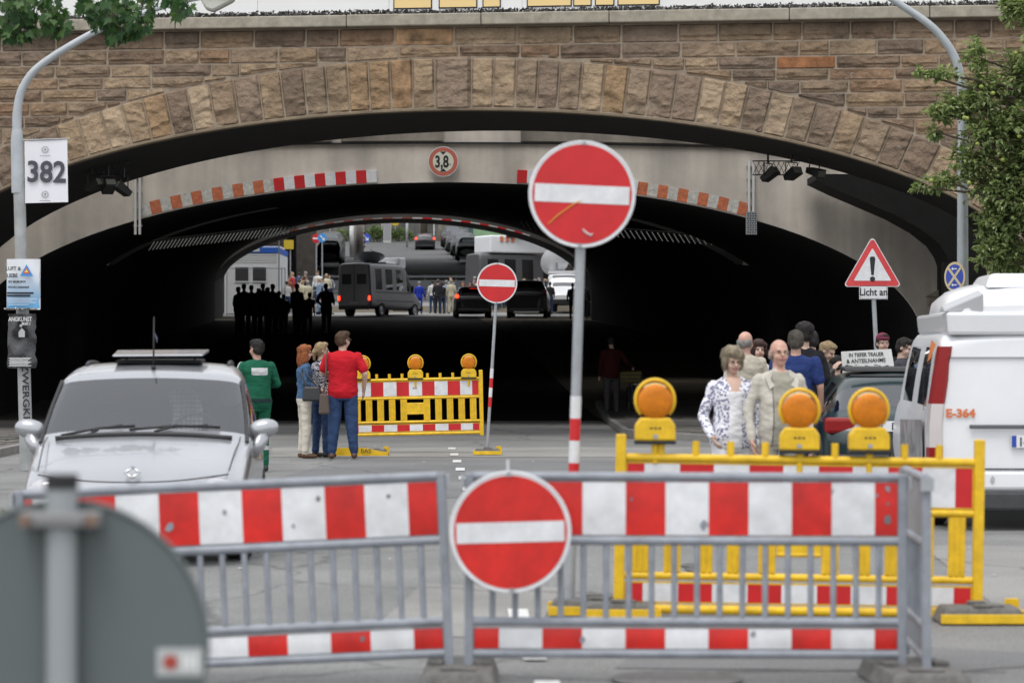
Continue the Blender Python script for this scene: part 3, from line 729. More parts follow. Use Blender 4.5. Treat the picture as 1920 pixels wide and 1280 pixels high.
def foot(label, loc, rz, Lx=.37, Ly=.8, yel=False, grp='recycled plastic barrier feet'):
    t = thing('barrier_foot', label, 'barrier foot', loc, rz, group=grp)
    s = MB(); h = .09; ch = .05
    s.hexa([(-Lx/2, -Ly/2, 0), (Lx/2, -Ly/2, 0), (Lx/2, Ly/2, 0), (-Lx/2, Ly/2, 0), (-Lx/2+.03, -Ly/2+.04, h), (Lx/2-.03, -Ly/2+.04, h), (Lx/2-.03, Ly/2-.04, h), (-Lx/2+.03, Ly/2-.04, h)])
    b = s.build('block', darkfoot, t, bevel=.012)
    for sx in (-1, 1): MB().box(sx*Lx*.3-.035, sx*Lx*.3+.035, -.05, .05, h+.001, h+.02).build('socket_rim', darkfoot, t, bevel=.004)
    MB().box(-.08, .08, -Ly/2+.12, -Ly/2+.2, h+.001, h+.012).build('grip', darkfoot, t, bevel=.004)
    if yel:
        k = MB()
        k.box(-Lx/2-.014, Lx/2+.014, -Ly/2-.016, -Ly/2-.002, .006, .062); k.box(-Lx/2-.016, -Lx/2-.002, -Ly/2, Ly/2, .006, .06); k.box(Lx/2+.002, Lx/2+.016, -Ly/2, Ly/2, .006, .06)
        k.hexa([(Lx/2-.02, -Ly/2-.012, .01), (Lx/2+.02, -Ly/2-.012, .01), (Lx/2+.02, -Ly/2+.09, .01), (Lx/2-.02, -Ly/2+.09, .01), (Lx/2-.03, -Ly/2-.008, .12), (Lx/2-.01, -Ly/2-.008, .12), (Lx/2-.01, -Ly/2+.07, .12), (Lx/2-.03, -Ly/2+.07, .12)])
        k.build('skirt', yellow, t, bevel=.004)
    return t
foot('dark grey plastic foot under the joint of the two grey barriers', (X(862, 12.5), 12.5, 0), 0)
foot('weathered grey plastic foot under the right end of the grey barrier', (X(1715, 12.45), 12.45, 0), R(4), .40)
foot('dark plastic foot under the left end of the sloping grey barrier', (X(40, 12.5), 12.5, 0), 0)

sc_k = M('scuff_dark', (.16, .15, .16), .7)
for par, pts in ((b1, [(1.985, .93, .016), (1.99, .86, .010), (2.0, .79, .02), (1.93, .90, .008), (1.72, .92, .01), (.78, .88, .008), (1.12, .76, .02), (1.35, .25, .014), (.55, .22, .016), (.42, .80, .008)]), (b2, [(.72, .80, .024), (.98, .86, .012), (1.42, .90, .014), (1.30, .78, .01), (1.75, .90, .012), (1.60, .24, .014), (.45, .88, .012)])):
    for x, z, r_ in pts:
        x = min(x, 1.98); s = MB(); s.add([(x+r_*rng.uniform(.5, 1.1)*math.cos(k*.9), -.0165, z+r_*rng.uniform(.6, 1.5)*math.sin(k*.9)) for k in range(7)], [tuple(range(7))]); s.build('scuff', rng.choice([sc_k, MATS['barrier_grey']]), par)
# ---- round no entry signs
def noentry(t, R_=.3, tilt=0, redm=redref, back=False):
    rim = MB(); rim.disc((0, 0), R_, -.004, .006, 64); b = rim.build('sign_plate', whiteref, t)
    s = MB()
    rr = R_*.945; n = 64
    s.add([(rr*math.cos(2*math.pi*j/n), -.0062, rr*math.sin(2*math.pi*j/n)) for j in range(n)], [tuple(range(n))]); s.build('red_disc', redm, b)
    MB().add([(-R_*.90, -.0085, -R_*.17), (R_*.90, -.0085, -R_*.17), (R_*.90, -.0085, R_*.17), (-R_*.90, -.0085, R_*.17)], [(0, 1, 2, 3)]).build('white_bar', whiteref, b)
    k = MB(); k.tube([(R_*math.cos(a), .0, R_*math.sin(a)) for a in [2*math.pi*j/48 for j in range(49)]], .0065, 6, cap=False); k.build('rim', whiteref, b, smooth=True)
    for z in (R_*.97, -R_*.97): MB().disc((0, z), .012, -.016, -.006, 12).build('bolt', galv, b)
    b.rotation_euler = (0, R(tilt), 0)
    return b
t = thing('no_entry_sign', 'round red no entry sign hung on the grey barrier in front', 'sign', P(957, 997, 12.38))
noentry(t, .278, -1.5, redref2)
MB().tube([(-.012, .0, .27), (-.012, .0, .335)], .006, 6).build('hook', whiteref, t)
# tall one on pole
def polesign(label, px, py, pxb, Yb, Rr, tilt, stripes_z, poleR):
    base = Vector((X(pxb, Yb), Yb, 0)); top = P(px, py, Yb)
    t = thing('no_entry_sign', label, 'sign', base)
    d_ = top-base; noent = noentry(t, Rr, tilt); noent.location = d_+Vector((0, -.045, 0))
    p = MB(); dz = d_+Vector((d_.x/d_.z*Rr, 0, Rr*.98)); p.tube([(0, 0, .03), dz], poleR, 14); p.build('pole', galv, t, smooth=True, auto=50)
    z0, z1, n = stripes_z
    for k in range(n):
        a, b = z0+(z1-z0)*k/n, z0+(z1-z0)*(k+1)/n
        f = lambda z: (d_.x/d_.z*z, 0, z)
        MB().tube([f(a), f(b)], poleR+.003, 14).build('stripe_band', redref if k % 2 == 0 else whiteref, t, smooth=True, auto=50)
    for zz in (-.18, .18): MB().box(d_.x-.05, d_.x+.05, -.04, .04, d_.z+zz-.015, d_.z+zz+.015).build('clamp', galv, t)
    return t
polesign('large round red no entry sign on a tall pole in the middle, with scratches', 1091, 365, 1068, 15.8, .311, 2.5, (.5, 1.29, 6), .029)
bm_ = bpy.data.objects
t = [o for o in COL.objects if o.type == 'EMPTY' and o.get('label', '').startswith('large round red')][0]
sc_m = M('yellow_scratch', (.62, .30, .02), .6)
c0 = P(1091, 365, 15.8)-Vector(t.location)
pts = [(1027, 421), (1045, 405), (1060, 394), (1078, 382), (1090, 377)]
s = MB(); s.tube([P(x, y, 15.8)-t.location+Vector((0, -.055, 0)) for x, y in pts], [.002, .004, .003, .004, .002], 4)
s.build('scratch', sc_m, t)
s = MB(); s.tube([P(x, y, 15.8)-t.location+Vector((0, -.055, 0)) for x, y in ((1092, 430), (1098, 437), (1107, 442), (1111, 438))], [.004, .007, .006, .003], 4); s.build('scratch', M('white_scuff', (.6, .55, .55), .6), t)
foot('yellow edged plastic foot of the large no entry sign', (X(1116, 15.8), 15.8, 0), R(90), .30, .56, True)
polesign('smaller round red no entry sign on a thin pole in front of the tunnel', 932, 531, 913, 40.6, .302, 1.5, (.72, 1.30, 4), .024)
foot('yellow edged plastic foot under the smaller no entry sign', (X(913, 40.4), 40.4, 0), R(90), .40, .42, True)

# ---- yellow barriers
def yellow_barrier(label, Wd=2.1):
    t = thing('road_barrier', label, 'barrier', group='yellow plastic barriers with warning lamps')
    for x in (.035, Wd-.035):
        MB().box(x-.03, x+.03, -.03, .03, .02, 1.09).build('post', yellow, t, bevel=.008)
    n = 9
    for k in range(n):
        x = .27+(Wd-.54)*k/(n-1)
        MB().tube([(x, 0, .97), (x, 0, 1.055)], .022, 10).build('peg', yellow, t, smooth=True, auto=50)
    for z, r in ((.955, .024), (.655, .022), (.265, .022), (.07, .027)):
        MB().tube([(.066, 0, z), (Wd-.066, 0, z)], r, 12).build('rail', yellow, t, smooth=True, auto=50)
    m = 11
    for k in range(m):
        x = .16+(Wd-.32)*k/(m-1)
        if k == 5: continue
        s = MB(); s.box(x-.05, x+.05, -.012, .012, .285, .635)
        for dx in (-.035, 0, .035): s.box(x+dx-.008, x+dx+.008, -.019, -.0125, .29, .63)
        s.build('picket', yellow, t, bevel=.003)
    s = MB(); c = Wd/2; s.box(c-.13, c+.13, -.012, .012, .40, .56); s.tube([(c-.13, 0, .56), (c+.13, 0, .56)], .016, 8); s.tube([(c-.13, 0, .40), (c+.13, 0, .40)], .016, 8)
    s.build('centre_plate', yellow, t, bevel=.003)
    for z0, z1 in ((.68, .93), (.105, .232)):
        b = MB().box(.066, Wd-.066, -.006, .006, z0, z1).build('board', yellow, t)
        per = (Wd-.14+.1)/5.0; per = .4065*Wd/2.17; rw = per*.49
        reds = [(.075, .075+rw*.5)]+[(.075+rw*.5+per*k-rw+.0+per*0, .075+rw*.5+per*k) for k in range(1, 5)]+[(Wd-.075-rw*.5, Wd-.075)]
        x = .075
        for a, c2 in reds:
            if a-x > .01: MB().box(x, a, -.0085, -.0062, z0+.01, z1-.01).build('reflective_sheet', whiteref, b)
            MB().box(a, c2, -.0085, -.0062, z0+.01, z1-.01).build('reflective_sheet', MATS['red_reflective'], b); x = c2
    return t
def lamp(label, loc, rz=0):
    t = thing('warning_lamp', label, 'warning lamp', loc, rz, group='yellow warning lamps clipped on the barriers')
    s = MB(); out = [(-.118, .02), (.118, .02), (.118, .11), (.085, .155), (-.085, .155), (-.118, .11)]
    s.flat(out, -.045, .09); s.build('battery_case', yellow, t, bevel=.012)
    MB().box(-.12, .12, -.048, .048, 0, .02).build('base', black, t, bevel=.004)
    MB().tube([(0, 0, -.11), (0, 0, .002)], .02, 10).build('stem', yellow, t, smooth=True, auto=50)
    s = MB(); s.tube([(.113*math.cos(a), 0, .258+.118*math.sin(a)) for a in [R(-45)+R(270)*i/30 for i in range(31)]], .0115, 8); s.build('guard_ring', yellow, t, smooth=True)
    n = 32; s = MB()
    for r_, y in ((.100, .035), (.102, -.03), (.098, -.040), (.085, -.047), (.06, -.052), (.03, -.055), (.001, -.056)):
        for j in range(n): s.v.append((r_*math.cos(2*math.pi*j/n), y, .248+r_*math.sin(2*math.pi*j/n)))
    for i in range(6):
        for j in range(n): s.f.append((i*n+j, i*n+(j+1) % n, (i+1)*n+(j+1) % n, (i+1)*n+j)); s.m.append(0)
    s.build('lens', amber, t, smooth=True)
    s = MB(); s.tube([(.1*math.cos(a), .0, .25+.1*math.sin(a)) for a in [R(50)+R(80)*i/12 for i in range(13)]], .009, 6); s.build('reflector_edge', M('lamp_cream', (.75, .62, .30), .4), t, smooth=True)
    s = MB(); s.disc((0, .045), .014, -.052, -.046, 14); s.build('lock', galv, t)
    s = MB(); 
    for dx in (-.025, 0, .025): s.box(dx-.008, dx+.008, -.047, -.0452, .088, .098)
    s.build('print', ink, t)
    return t
YY = 15.62
y1 = yellow_barrier('yellow barrier with red and white boards behind the grey barrier at the right', 2.17)
y1.location = (X(1148, YY), YY, -.0); y1.rotation_euler = (0, R(.9), R(0))
y1.location.z = -.018
zt = lambda px: .035+.975-math.sin(R(.9))*(px-1148)/S(YY)
lamp('leftmost and highest warning lamp on the near yellow barrier', (X(1228, YY), YY, P(0, 832, YY).z), R(2))
lamp('warning lamp on the near yellow barrier in front of the old couple', (X(1499, YY), YY, P(0, 850, YY).z), R(-6))
lamp('warning lamp on the near yellow barrier in front of the dark green car', (X(1629, YY), YY, P(0, 850, YY).z), R(3))
foot('grey plastic foot with yellow skirt under the right end of the near yellow barrier', (X(1822, 15.6), 15.35, 0), R(90), .36, .5, True)
foot('yellow edged plastic foot under the left end of the near yellow barrier', (X(1160, 15.6), 15.65, 0), R(90), .36, .45, True)
YL = 41.0
y2 = yellow_barrier('yellow barrier with warning lamps standing in front of the dark tunnel', 2.1)
y2.location = (X(652, YL), YL, .21); y2.rotation_euler = (0, R(-1.2), 0)
y2.scale = (1, 1, .94)
for px, lab in ((680, 'warning lamp on the far yellow barrier half hidden by the man in red'), (779, 'middle warning lamp of the far yellow barrier'), (879, 'right warning lamp of the far yellow barrier beside the thin pole')):
    lamp(lab, (X(px, YL), YL, P(0, 713-(px-680)*.015, YL).z), 0)
f = foot('yellow barrier foot with black letters under the left end of the far barrier', (X(680, 40.2), 40.2, 0), R(90), .5, .75, True)
fy = MB(); fy.flat([(-.40, .0), (.40, .0), (.36, .05), (.05, .12), (-.40, .12)], -.27, .02); fy.build('yellow_front', yellow, f).rotation_euler = (0, 0, R(-90))
text('lettering', 'BAS', .065, ink, P(686, 839, 39.88)-Vector(f.location), None, ext=.002)
lt = COL.objects[-1]; lt.parent = f; lt.matrix_parent_inverse = Matrix(); lt.rotation_euler = (R(90), 0, R(-90)); lt.location = Matrix.Rotation(R(-90), 4, 'Z') @ (Vector((X(686, 39.9), 39.90, .04))-Vector(f.location))
lt = text('lettering', 'BAS', .03, ink, (1.05, -.0095, .80), y2)
lt = text('lettering', 'BAS', .03, ink, (1.05, -.0095, .80), y1)

# ---- big sign back in the foreground
YS = 5.7
t = thing('road_sign', 'blurred grey back of a large round sign in the near left corner', 'sign', (X(118, YS), YS, 0))
bk = M('sign_back_grey', (.105, .125, .125), .6, vary=(3, .05)); cz = P(0, 1208, YS).z
s = MB(); s.disc((0, cz), .306, .02, .024, 72); s.build('sign_plate', bk, t)
k = MB(); k.tube([(.306*math.cos(a), .02, cz+.306*math.sin(a)) for a in [2*math.pi*j/64 for j in range(65)]], .006, 6, cap=False); k.build('rim', bk, t, smooth=True)
MB().tube([(.0, -.015, 0), (.0, -.015, P(0, 915, YS).z)], .0335, 20).build('pole', M('pole_grey', (.30, .325, .33), .5, .2), t, smooth=True, auto=50)
MB().tube([(.0, -.015, P(0, 915, YS).z), (.0, -.015, P(0, 888, YS).z)], .036, 20).build('pole_cap', black, t, smooth=True, auto=50)
c = MB(); z_ = P(0, 972, YS).z; c.box(-.085, .085, -.055, .018, z_-.017, z_+.017); c.box(-.055, .055, -.065, -.05, z_-.014, z_+.014); c.build('clamp', M('clamp_grey', (.22, .22, .22), .5, .3), t, bevel=.005)
for sx in (-1, 1): MB().disc((sx*.07, z_), .012, -.066, -.054, 12).build('bolt', M('rusty_bolt', (.20, .12, .08), .7), t)
st_ = MB().box(X(292, YS)-X(118, YS), X(378, YS)-X(118, YS), .015, .0195, P(0, 1268, YS).z, P(0, 1216, YS).z).build('sticker', M('sticker_pale', (.42, .44, .44), .5), t)
q = MB(); q.disc((X(318, YS)-X(118, YS), P(0, 1242, YS).z), .016, .0125, .0148, 20); q.build('sticker_mark', M('sticker_red', (.35, .05, .03), .5), st_)
q = MB()
for k in range(3): a = X(340+k*11, YS)-X(118, YS); q.box(a, a+.007, .0125, .0148, P(0, 1256, YS).z, P(0, 1228, YS).z)
q.build('sticker_print', white, st_)
# ---- height limit sign
t = thing('height_limit_sign', 'round faded height limit sign reading 3,8 m above the arch', 'sign', P(831, 303, YF-.12))
s = MB(); s.disc((0, 0), .312, 0, .01, 56); b = s.build('sign_plate', whiteref, t)
n = 56; ring = M('ring_faded_red', (.50, .13, .09), .5)
s = MB(); s.v = [(r_*math.cos(2*math.pi*j/n), -.003, r_*math.sin(2*math.pi*j/n)) for r_ in (.295, .215) for j in range(n)]
for j in range(n): s.f.append((j, (j+1) % n, n+(j+1) % n, n+j)); s.m.append(0)
s.build('red_ring', ring, b)
s = MB(); s.add([(.214*math.cos(2*math.pi*j/n), -.0025, .214*math.sin(2*math.pi*j/n)) for j in range(n)], [tuple(range(n))]); s.build('cream_disc', M('cream', (.66, .66, .55), .5), b)
text('digits', '3,8', .235, ink, (-.03, -.006, -.115), b, bold=.010, sx=.70); text('digits', 'm', .05, ink, (.135, -.006, -.08), b)
s = MB(); s.add([(-.065, -.006, .205), (.065, -.006, .205), (0, -.006, .14)], [(0, 1, 2)]); s.add([(-.065, -.006, -.205), (.065, -.006, -.205), (0, -.006, -.14)], [(0, 1, 2)]); s.build('arrow_mark', ink, b)
# ---- warning triangle
def rounded_tri(w_, r_, cy):
    h = w_*.866; c = [(-w_/2, -h/3), (w_/2, -h/3), (0, 2*h/3)]; out = []
    for i, (x, z) in enumerate(c):
        L = math.hypot(x, z); ix, iz = x-x/L*r_*2, z-z/L*r_*2; base = math.atan2(z, x)
        for k in range(7): a = base+R(-60+20*k); out.append((ix+r_*math.cos(a), iz+r_*math.sin(a)))
    return out
YT = 43.5
t = thing('warning_sign', 'triangular warning sign with exclamation mark above a plate reading Licht an', 'sign', (X(1641, YT), YT, 0))
tc_ = P(1635, 506, YT)-Vector(t.location)
def tri(w_, y, mat, par, r_=.04):
    s = MB(); s.flat([(tc_.x+x, tc_.z+z) for x, z in rounded_tri(w_, r_, 0)], y, .003); return s.build('triangle_face', mat, par)
s = MB(); s.flat([(tc_.x+x, tc_.z+z) for x, z in rounded_tri(.96, .045, 0)], -.05, .012); b = s.build('sign_plate', whiteref, t)
tri(.915, -.055, M('triangle_red', (.60, .055, .06), .4, vary=(5, .15)), b, .04); tri(.615, -.0595, whiteref, b, .012)
s = MB(); s.flat([(tc_.x-.045, tc_.z+.18), (tc_.x-.03, tc_.z+.215), (tc_.x+.03, tc_.z+.215), (tc_.x+.045, tc_.z+.18), (tc_.x+.02, tc_.z-.085), (tc_.x-.02, tc_.z-.085)], -.064, .003)
s.disc((tc_.x, tc_.z-.15), .042, -.064, -.061, 20); s.build('exclamation_mark', ink, b)
pz = P(1637, 548, YT)-Vector(t.location)
MB().box(pz.x-.232, pz.x+.232, -.052, -.045, pz.z-.115, pz.z+.115).build('plate', whiteref, t, bevel=.002)
s = MB()
for a, b_, c, d_ in ((-.22, .22, .1, .106), (-.22, .22, -.106, -.1), (-.222, -.216, -.1, .1), (.216, .222, -.1, .1)): s.box(pz.x+a, pz.x+b_, -.055, -.0535, pz.z+c, pz.z+d_)
s.build('plate_border', ink, t); text('lettering', 'Licht an', .115, ink, (pz.x, -.056, pz.z-.05), t, sx=.88, bold=.003)
MB().tube([(.1, .0, 0), (pz.x, 0, pz.z+.1), (tc_.x, 0, tc_.z+.3)], .038, 12).build('pole', galv, t, smooth=True, auto=50)

# ---- lamp posts
lp_m = M('lamp_post_paint', (.40, .43, .45), .45, .15, vary=(4, .15), bump=(40, .05))
YP = 35.0
t = thing('street_lamp', 'tall grey street lamp with curved arm at the left edge', 'street lamp', (X(50, YP), YP, 0)); L0 = Vector(t.location)
MB().tube([(0, 0, 0), P(45, 690, YP)-L0, P(37, 380, YP)-L0, P(35, 340, YP)-L0], [.088, .086, .078, .078], 18).build('lower_pole', M('pole_tin', (.36, .37, .37), .55, .2, vary=(5, .25), bump=(30, .1)), t, smooth=True, auto=50)
MB().tube([P(34, 362, YP)-L0, P(32, 262, YP)-L0, P(32, 243, YP)-L0], [.086, .083, .065], 18).build('collar', lp_m, t, smooth=True, auto=50)
arm = smoothpath([P(32, 262, YP)-L0, P(33, 205, YP)-L0, P(45, 160, YP)-L0, P(82, 118, YP)-L0, P(178, 60, YP)-L0, P(250, 32, YP)-L0, P(330, 6, YP)-L0, P(400, -8, YP)-L0], 8)
MB().tube(arm, [.062]*8+[.058-.0006*i for i in range(len(arm)-8)], 14).build('arm', lp_m, t, smooth=True, auto=50)
s = MB(); a, b = P(385, -12, YP)-L0, P(440, 8, YP)-L0
def lampbowl(t, p0, sg, YP_):
    o = p0
    h = MB(); h.hexa([(o.x, -.12, o.z-.02), (o.x+sg*.5, -.15, o.z+.02), (o.x+sg*.5, .15, o.z+.02), (o.x, .12, o.z-.02), (o.x, -.08, o.z+.10), (o.x+sg*.48, -.08, o.z+.14), (o.x+sg*.48, .08, o.z+.14), (o.x, .08, o.z+.10)] if sg > 0 else
      [(o.x+sg*.5, -.15, o.z+.02), (o.x, -.12, o.z-.02), (o.x, .12, o.z-.02), (o.x+sg*.5, .15, o.z+.02), (o.x+sg*.48, -.08, o.z+.14), (o.x, -.08, o.z+.10), (o.x, .08, o.z+.10), (o.x+sg*.48, .08, o.z+.14)])
    h.build('housing', M('lamp_housing', (.08, .085, .09), .5), t, bevel=.02)
    b = MB(); pr = [(o.x+sg*.03, o.z-.025), (o.x+sg*.10, o.z-.16), (o.x+sg*.2, o.z-.19), (o.x+sg*.47, o.z-.05), (o.x+sg*.49, o.z+.01)]
    b.prism([(x, -.10, z) for x, z in pr], [(x, .10, z) for x, z in pr]); b.build('lamp_bowl', M('lamp_bowl', (.50, .50, .44), .25, vary=(8, .15)), t, bevel=.03, smooth=True, auto=50)
lampbowl(t, P(372, -4, YP)-L0, 1, YP)
gm = M('graffiti_ink', (.02, .02, .025), .6)
gt = text('graffiti', 'ZWERGKRZ', .085, gm, (P(45, 745, YP)-L0)+Vector((.004, -.096, 0)), t, rot=(R(90), R(88), 0), sx=1.35, bold=.002, align='CENTER')
# banner 382
bn = thing('number_banner', 'white hanging banner with the number 382 on the left lamp post', 'banner', P(87, 321, YP-.05), 0); LB = Vector(bn.location); Yb = YP-.05
q = [P(46, 265, Yb)-LB, P(126, 262, Yb)-LB, P(128, 379, Yb)-LB, P(47, 381, Yb)-LB]
s = MB(); n = 8
for i in range(n+1):
    for j in range(n+1):
        a, b = i/n, j/n; p = q[0]*(1-a)*(1-b)+q[1]*a*(1-b)+q[2]*a*b+q[3]*(1-a)*b; p.y += .008*math.sin(a*3+b*2); s.v.append(tuple(p))
for i in range(n):
    for j in range(n): k = i*(n+1)+j; s.f.append((k, k+1, k+n+2, k+n+1)); s.m.append(0)
s.build('cloth', M('banner_cloth', (.74, .74, .78), .7), bn, smooth=True)
MB().tube([P(42, 263, Yb)-LB, P(131, 260, Yb)-LB], .008, 8).build('rod', galv, bn)
text('digits', '382', .27, M('print_grey', (.055, .06, .075), .6), (P(87, 341, Yb)-LB)+Vector((0, -.02, 0)), bn, rot=(R(90), R(1), 0), sx=.90, bold=.009)
for py in (281, 365):
    s = MB(); c = P(85, py, Yb)-LB
    for k in range(16):
        a = 2*math.pi*k/16; r0, r1 = .03, .05; pa = Vector((c.x+r0*math.cos(a), -.016, c.z+r0*math.sin(a))); pb_ = Vector((c.x+r1*math.cos(a), -.016, c.z+r1*math.sin(a)))
        w2 = Vector((-math.sin(a), 0, math.cos(a)))*.003; s.add([pa-w2, pb_-w2, pb_+w2, pa+w2], [(0, 1, 2, 3)])
    s.add([(c.x-.014, -.016, c.z+.012), (c.x+.014, -.016, c.z+.012), (c.x, -.016, c.z-.016)], [(0, 1, 2)])
    s.box(c.x-.07, c.x+.07, -.0165, -.0155, c.z-.083, c.z-.078); s.build('emblem', MATS['print_grey'], bn)
# posters
def poster(label, x0, x1, y0, y1, mat, bulge, Yp=34.85):
    t = thing('poster', label, 'poster', P((x0+x1)/2, (y0+y1)/2, Yp)); o = Vector(t.location); n = 12; s = MB()
    for i in range(n+1):
        for j in range(n+1):
            a, b = i/n, j/n; p = P(x0+(x1-x0)*a, y0+(y1-y0)*b, Yp)-o
            p.y += .05*(2*a-1)**2+bulge*noise.noise(Vector((a*3, b*3, x0))); p.x += bulge*1.1*noise.noise(Vector((a*2, b*5, y0)))*(1 if i in (0, n) else .3); s.v.append(tuple(p))
    for i in range(n):
        for j in range(n): k = i*(n+1)+j; s.f.append((k, k+1, k+n+2, k+n+1)); s.m.append(0)
    s.build('sheet', mat, t, smooth=True); return t, o
mp_ = M('poster_blue', (.5, .6, .7), .35)
n_, l_ = mp_.node_tree.nodes, mp_.node_tree.links
tc = n_.new('ShaderNodeTexCoord'); sp = n_.new('ShaderNodeSeparateXYZ'); cr = n_.new('ShaderNodeValToRGB')
l_.new(tc.outputs['Generated'], sp.inputs[0]); l_.new(sp.outputs['Z'], cr.inputs[0]); l_.new(cr.outputs[0], n_['Principled BSDF'].inputs['Base Color'])
cr.color_ramp.elements[0].color = (.06, .33, .62, 1); cr.color_ramp.elements[1].color = (.74, .77, .80, 1); cr.color_ramp.elements[1].position = .75
t, o = poster('white and blue LUFT & LIEBE poster on the left lamp post', 12, 73, 486, 579, mp_, .02)
MB().box(-.22, .22, .06, .075, -.33, .33).build('backing_board', whiteref, t)
def tx(s_, h, px, py, mat=ink, sx=.9, bold=.002): return text('lettering', s_, h, mat, (P(px, py, 34.85)-o)+Vector((0, -.045, 0)), t, sx=sx, bold=bold)
tx('LUFT &', .048, 26, 507); tx('LIEBE', .048, 24, 520); tx('SO 08.08.2010', .026, 33, 530, sx=1); tx('HOCHS LANDMARKE', .022, 36, 540, sx=.9)
s = MB(); c = P(51, 508, 34.85)-o
for w_, yy, mi in ((.17, -.047, 0), (.09, -.049, 1), (.05, -.051, 2)): s.add([(c.x-w_/2, yy, c.z-w_*.4), (c.x+w_/2, yy, c.z-w_*.4), (c.x, yy, c.z+w_*.5)], [(0, 1, 2)], mi)
s.build('triangle_mark', [M('print_blue', (.05, .25, .60), .4), M('print_red', (.6, .08, .05), .4), M('print_yellow', (.8, .6, .1), .4)], t)
s = MB()
for k, (y_, x0, x1) in enumerate([(549, 14, 64), (554, 14, 58), (560, 15, 70), (563.5, 15, 62), (567, 16, 68), (571, 16, 55)]):
    a, b = P(x0, y_, 34.85)-o, P(x1, y_, 34.85)-o; hh = .016 if k < 2 else .004
    s.box(a.x, b.x, -.043, -.041, a.z-hh, a.z+hh*.6, 0 if k < 2 else 1)
s.build('print_block', [ink, white], t)
mk = M('poster_black', (.03, .03, .035), .25, vary=(6, .9), bump=(8, .6, .03), coat=.6)
t, o = poster('crumpled black concert poster below the blue one on the lamp post', 13, 66, 588, 690, mk, .07)
tx('ANGKUNST', .055, 39, 602, white, .72); tx('30.07.1', .034, 50, 609, white, .85)
s = MB()
for k in range(7): a, b = P(18+2*(k % 2), 671+k*2.4, 34.85)-o, P(60-3*(k % 3), 671+k*2.4, 34.85)-o; s.box(a.x, b.x, -.062, -.06, a.z-.0045, a.z+.0035)
s.build('print_block', white, t)
s = MB(); c = P(41, 632, 34.85)-o
s.flat([(c.x-.03, c.z+.0), (c.x+.05, c.z-.0), (c.x+.05, c.z+.08), (c.x+.01, c.z+.12), (c.x-.03, c.z+.07)], -.064, .002); s.ico((c.x, -.062, c.z+.15), .022, 1, 0, (1, .1, 1)); s.build('print_figure', MATS['fade'] if 'fade' in MATS else M('print_pale', (.45, .45, .46), .4), t)
# cable ties
s = MB(); o2 = L0
s.tube([P(8, 579, 34.75)-L0, P(75, 580, 34.75)-L0], .012, 6); 
for k in range(14): a = P(13+k*4.2, 579, 34.7)-L0; s.ico(a, .02, 1, 0, jit=.3)
tag(s.build('cable_tie', M('tie_foil', (.2, .2, .2), .3, .6)), None); COL.objects[-1].parent = [x for x in COL.objects if x.get('label', '').startswith('tall grey street lamp with curved arm at the left')][0]
# right lamp
YR = 38.5
t = thing('street_lamp', 'tall grey street lamp half hidden by the apple tree at the right', 'street lamp', (X(1806, YR), YR, 0)); L0 = Vector(t.location)
MB().tube([(0, 0, 0), P(1805, 470, YR)-L0, P(1805, 350, YR)-L0], [.09, .082, .078], 18).build('lower_pole', lp_m, t, smooth=True, auto=50)
arm = smoothpath([P(1805, 352, YR)-L0, P(1805, 220, YR)-L0, P(1802, 160, YR)-L0, P(1790, 108, YR)-L0, P(1755, 58, YR)-L0, P(1705, 20, YR)-L0, P(1640, -18, YR)-L0, P(1560, -40, YR)-L0], 8)
MB().tube(arm, [.075]*10+[.070-.0006*i for i in range(len(arm)-10)], 14).build('arm', lp_m, t, smooth=True, auto=50)
lampbowl(t, P(1570, -42, YR)-L0, -1, YR)
# round no stopping sign on it (blue, white ring turned yellowish)
ns = thing('no_stopping_sign', 'small blue round sign with pale cross, seen obliquely on the right lamp post', 'sign', P(1790, 519, YR-.3), R(-56)); 
s = MB(); s.disc((0, 0), .215, 0, .006, 40); b = s.build('sign_plate', M('sign_ivory', (.62, .52, .30), .5), ns)
s = MB(); s.add([(.18*math.cos(2*math.pi*j/40), -.002, .18*math.sin(2*math.pi*j/40)) for j in range(40)], [tuple(range(40))]); s.build('blue_disc', M('sign_blue', (.03, .07, .42), .4), b)
s = MB()
for sg in (1, -1): s.add([(-.135*sg-.028, -.005-.001*sg, -.135), (-.135*sg+.028, -.005-.001*sg, -.135), (.135*sg+.028, -.005-.001*sg, .135), (.135*sg-.028, -.005-.001*sg, .135)], [(0, 1, 2, 3)])
s.build('cross', MATS['sign_ivory'], b)
s = MB()
for z in (.115, -.115): s.box(-.05, .05, -.008, -.006, z-.007, z+.007); s.add([(-.06, -.007, z), (-.03, -.007, z+.025), (-.03, -.007, z-.025)], [(0, 1, 2)])
s.build('arrow', white, b)
MB().box(-.03, .03, .006, .2, -.02, .02).build('bracket', galv, ns)

# ---- mourning placard
YQ = 33.4
t = thing('placard', 'white placard reading IN TIEFER TRAUER & ANTEILNAHME above the dark green car', 'placard', P(1627, 676, YQ)); o = Vector(t.location)
s = MB(); c4 = [P(1577, 659, YQ)-o, P(1671, 654, YQ)-o, P(1678, 694, YQ)-o, P(1580, 699, YQ)-o]; s.prism([tuple(c) for c in c4], [tuple(c+Vector((0, .01, 0))) for c in c4]); b = s.build('board', M('placard_paper', (.72, .72, .70), .7, vary=(60, .25)), t)
rz = R(2.2)
for s_, py, h in (('IN TIEFER TRAUER', 668, .048), ('& ANTEILNAHME', 679.5, .05)):
    text('lettering', s_, h, ink, (P(1624, py, YQ)-o)+Vector((0, -.004, 0)), t, rot=(R(90), -rz, 0), sx=.78 if py < 670 else .90, bold=.001)
s = MB()
for k in range(40):
    px = rng.uniform(1582, 1670); py = rng.uniform(684, 693); a = P(px, py, YQ)-o; s.box(a.x, a.x+.03, -.003, -.001, a.z, a.z+.005)
s.build('small_writing', ink, t)
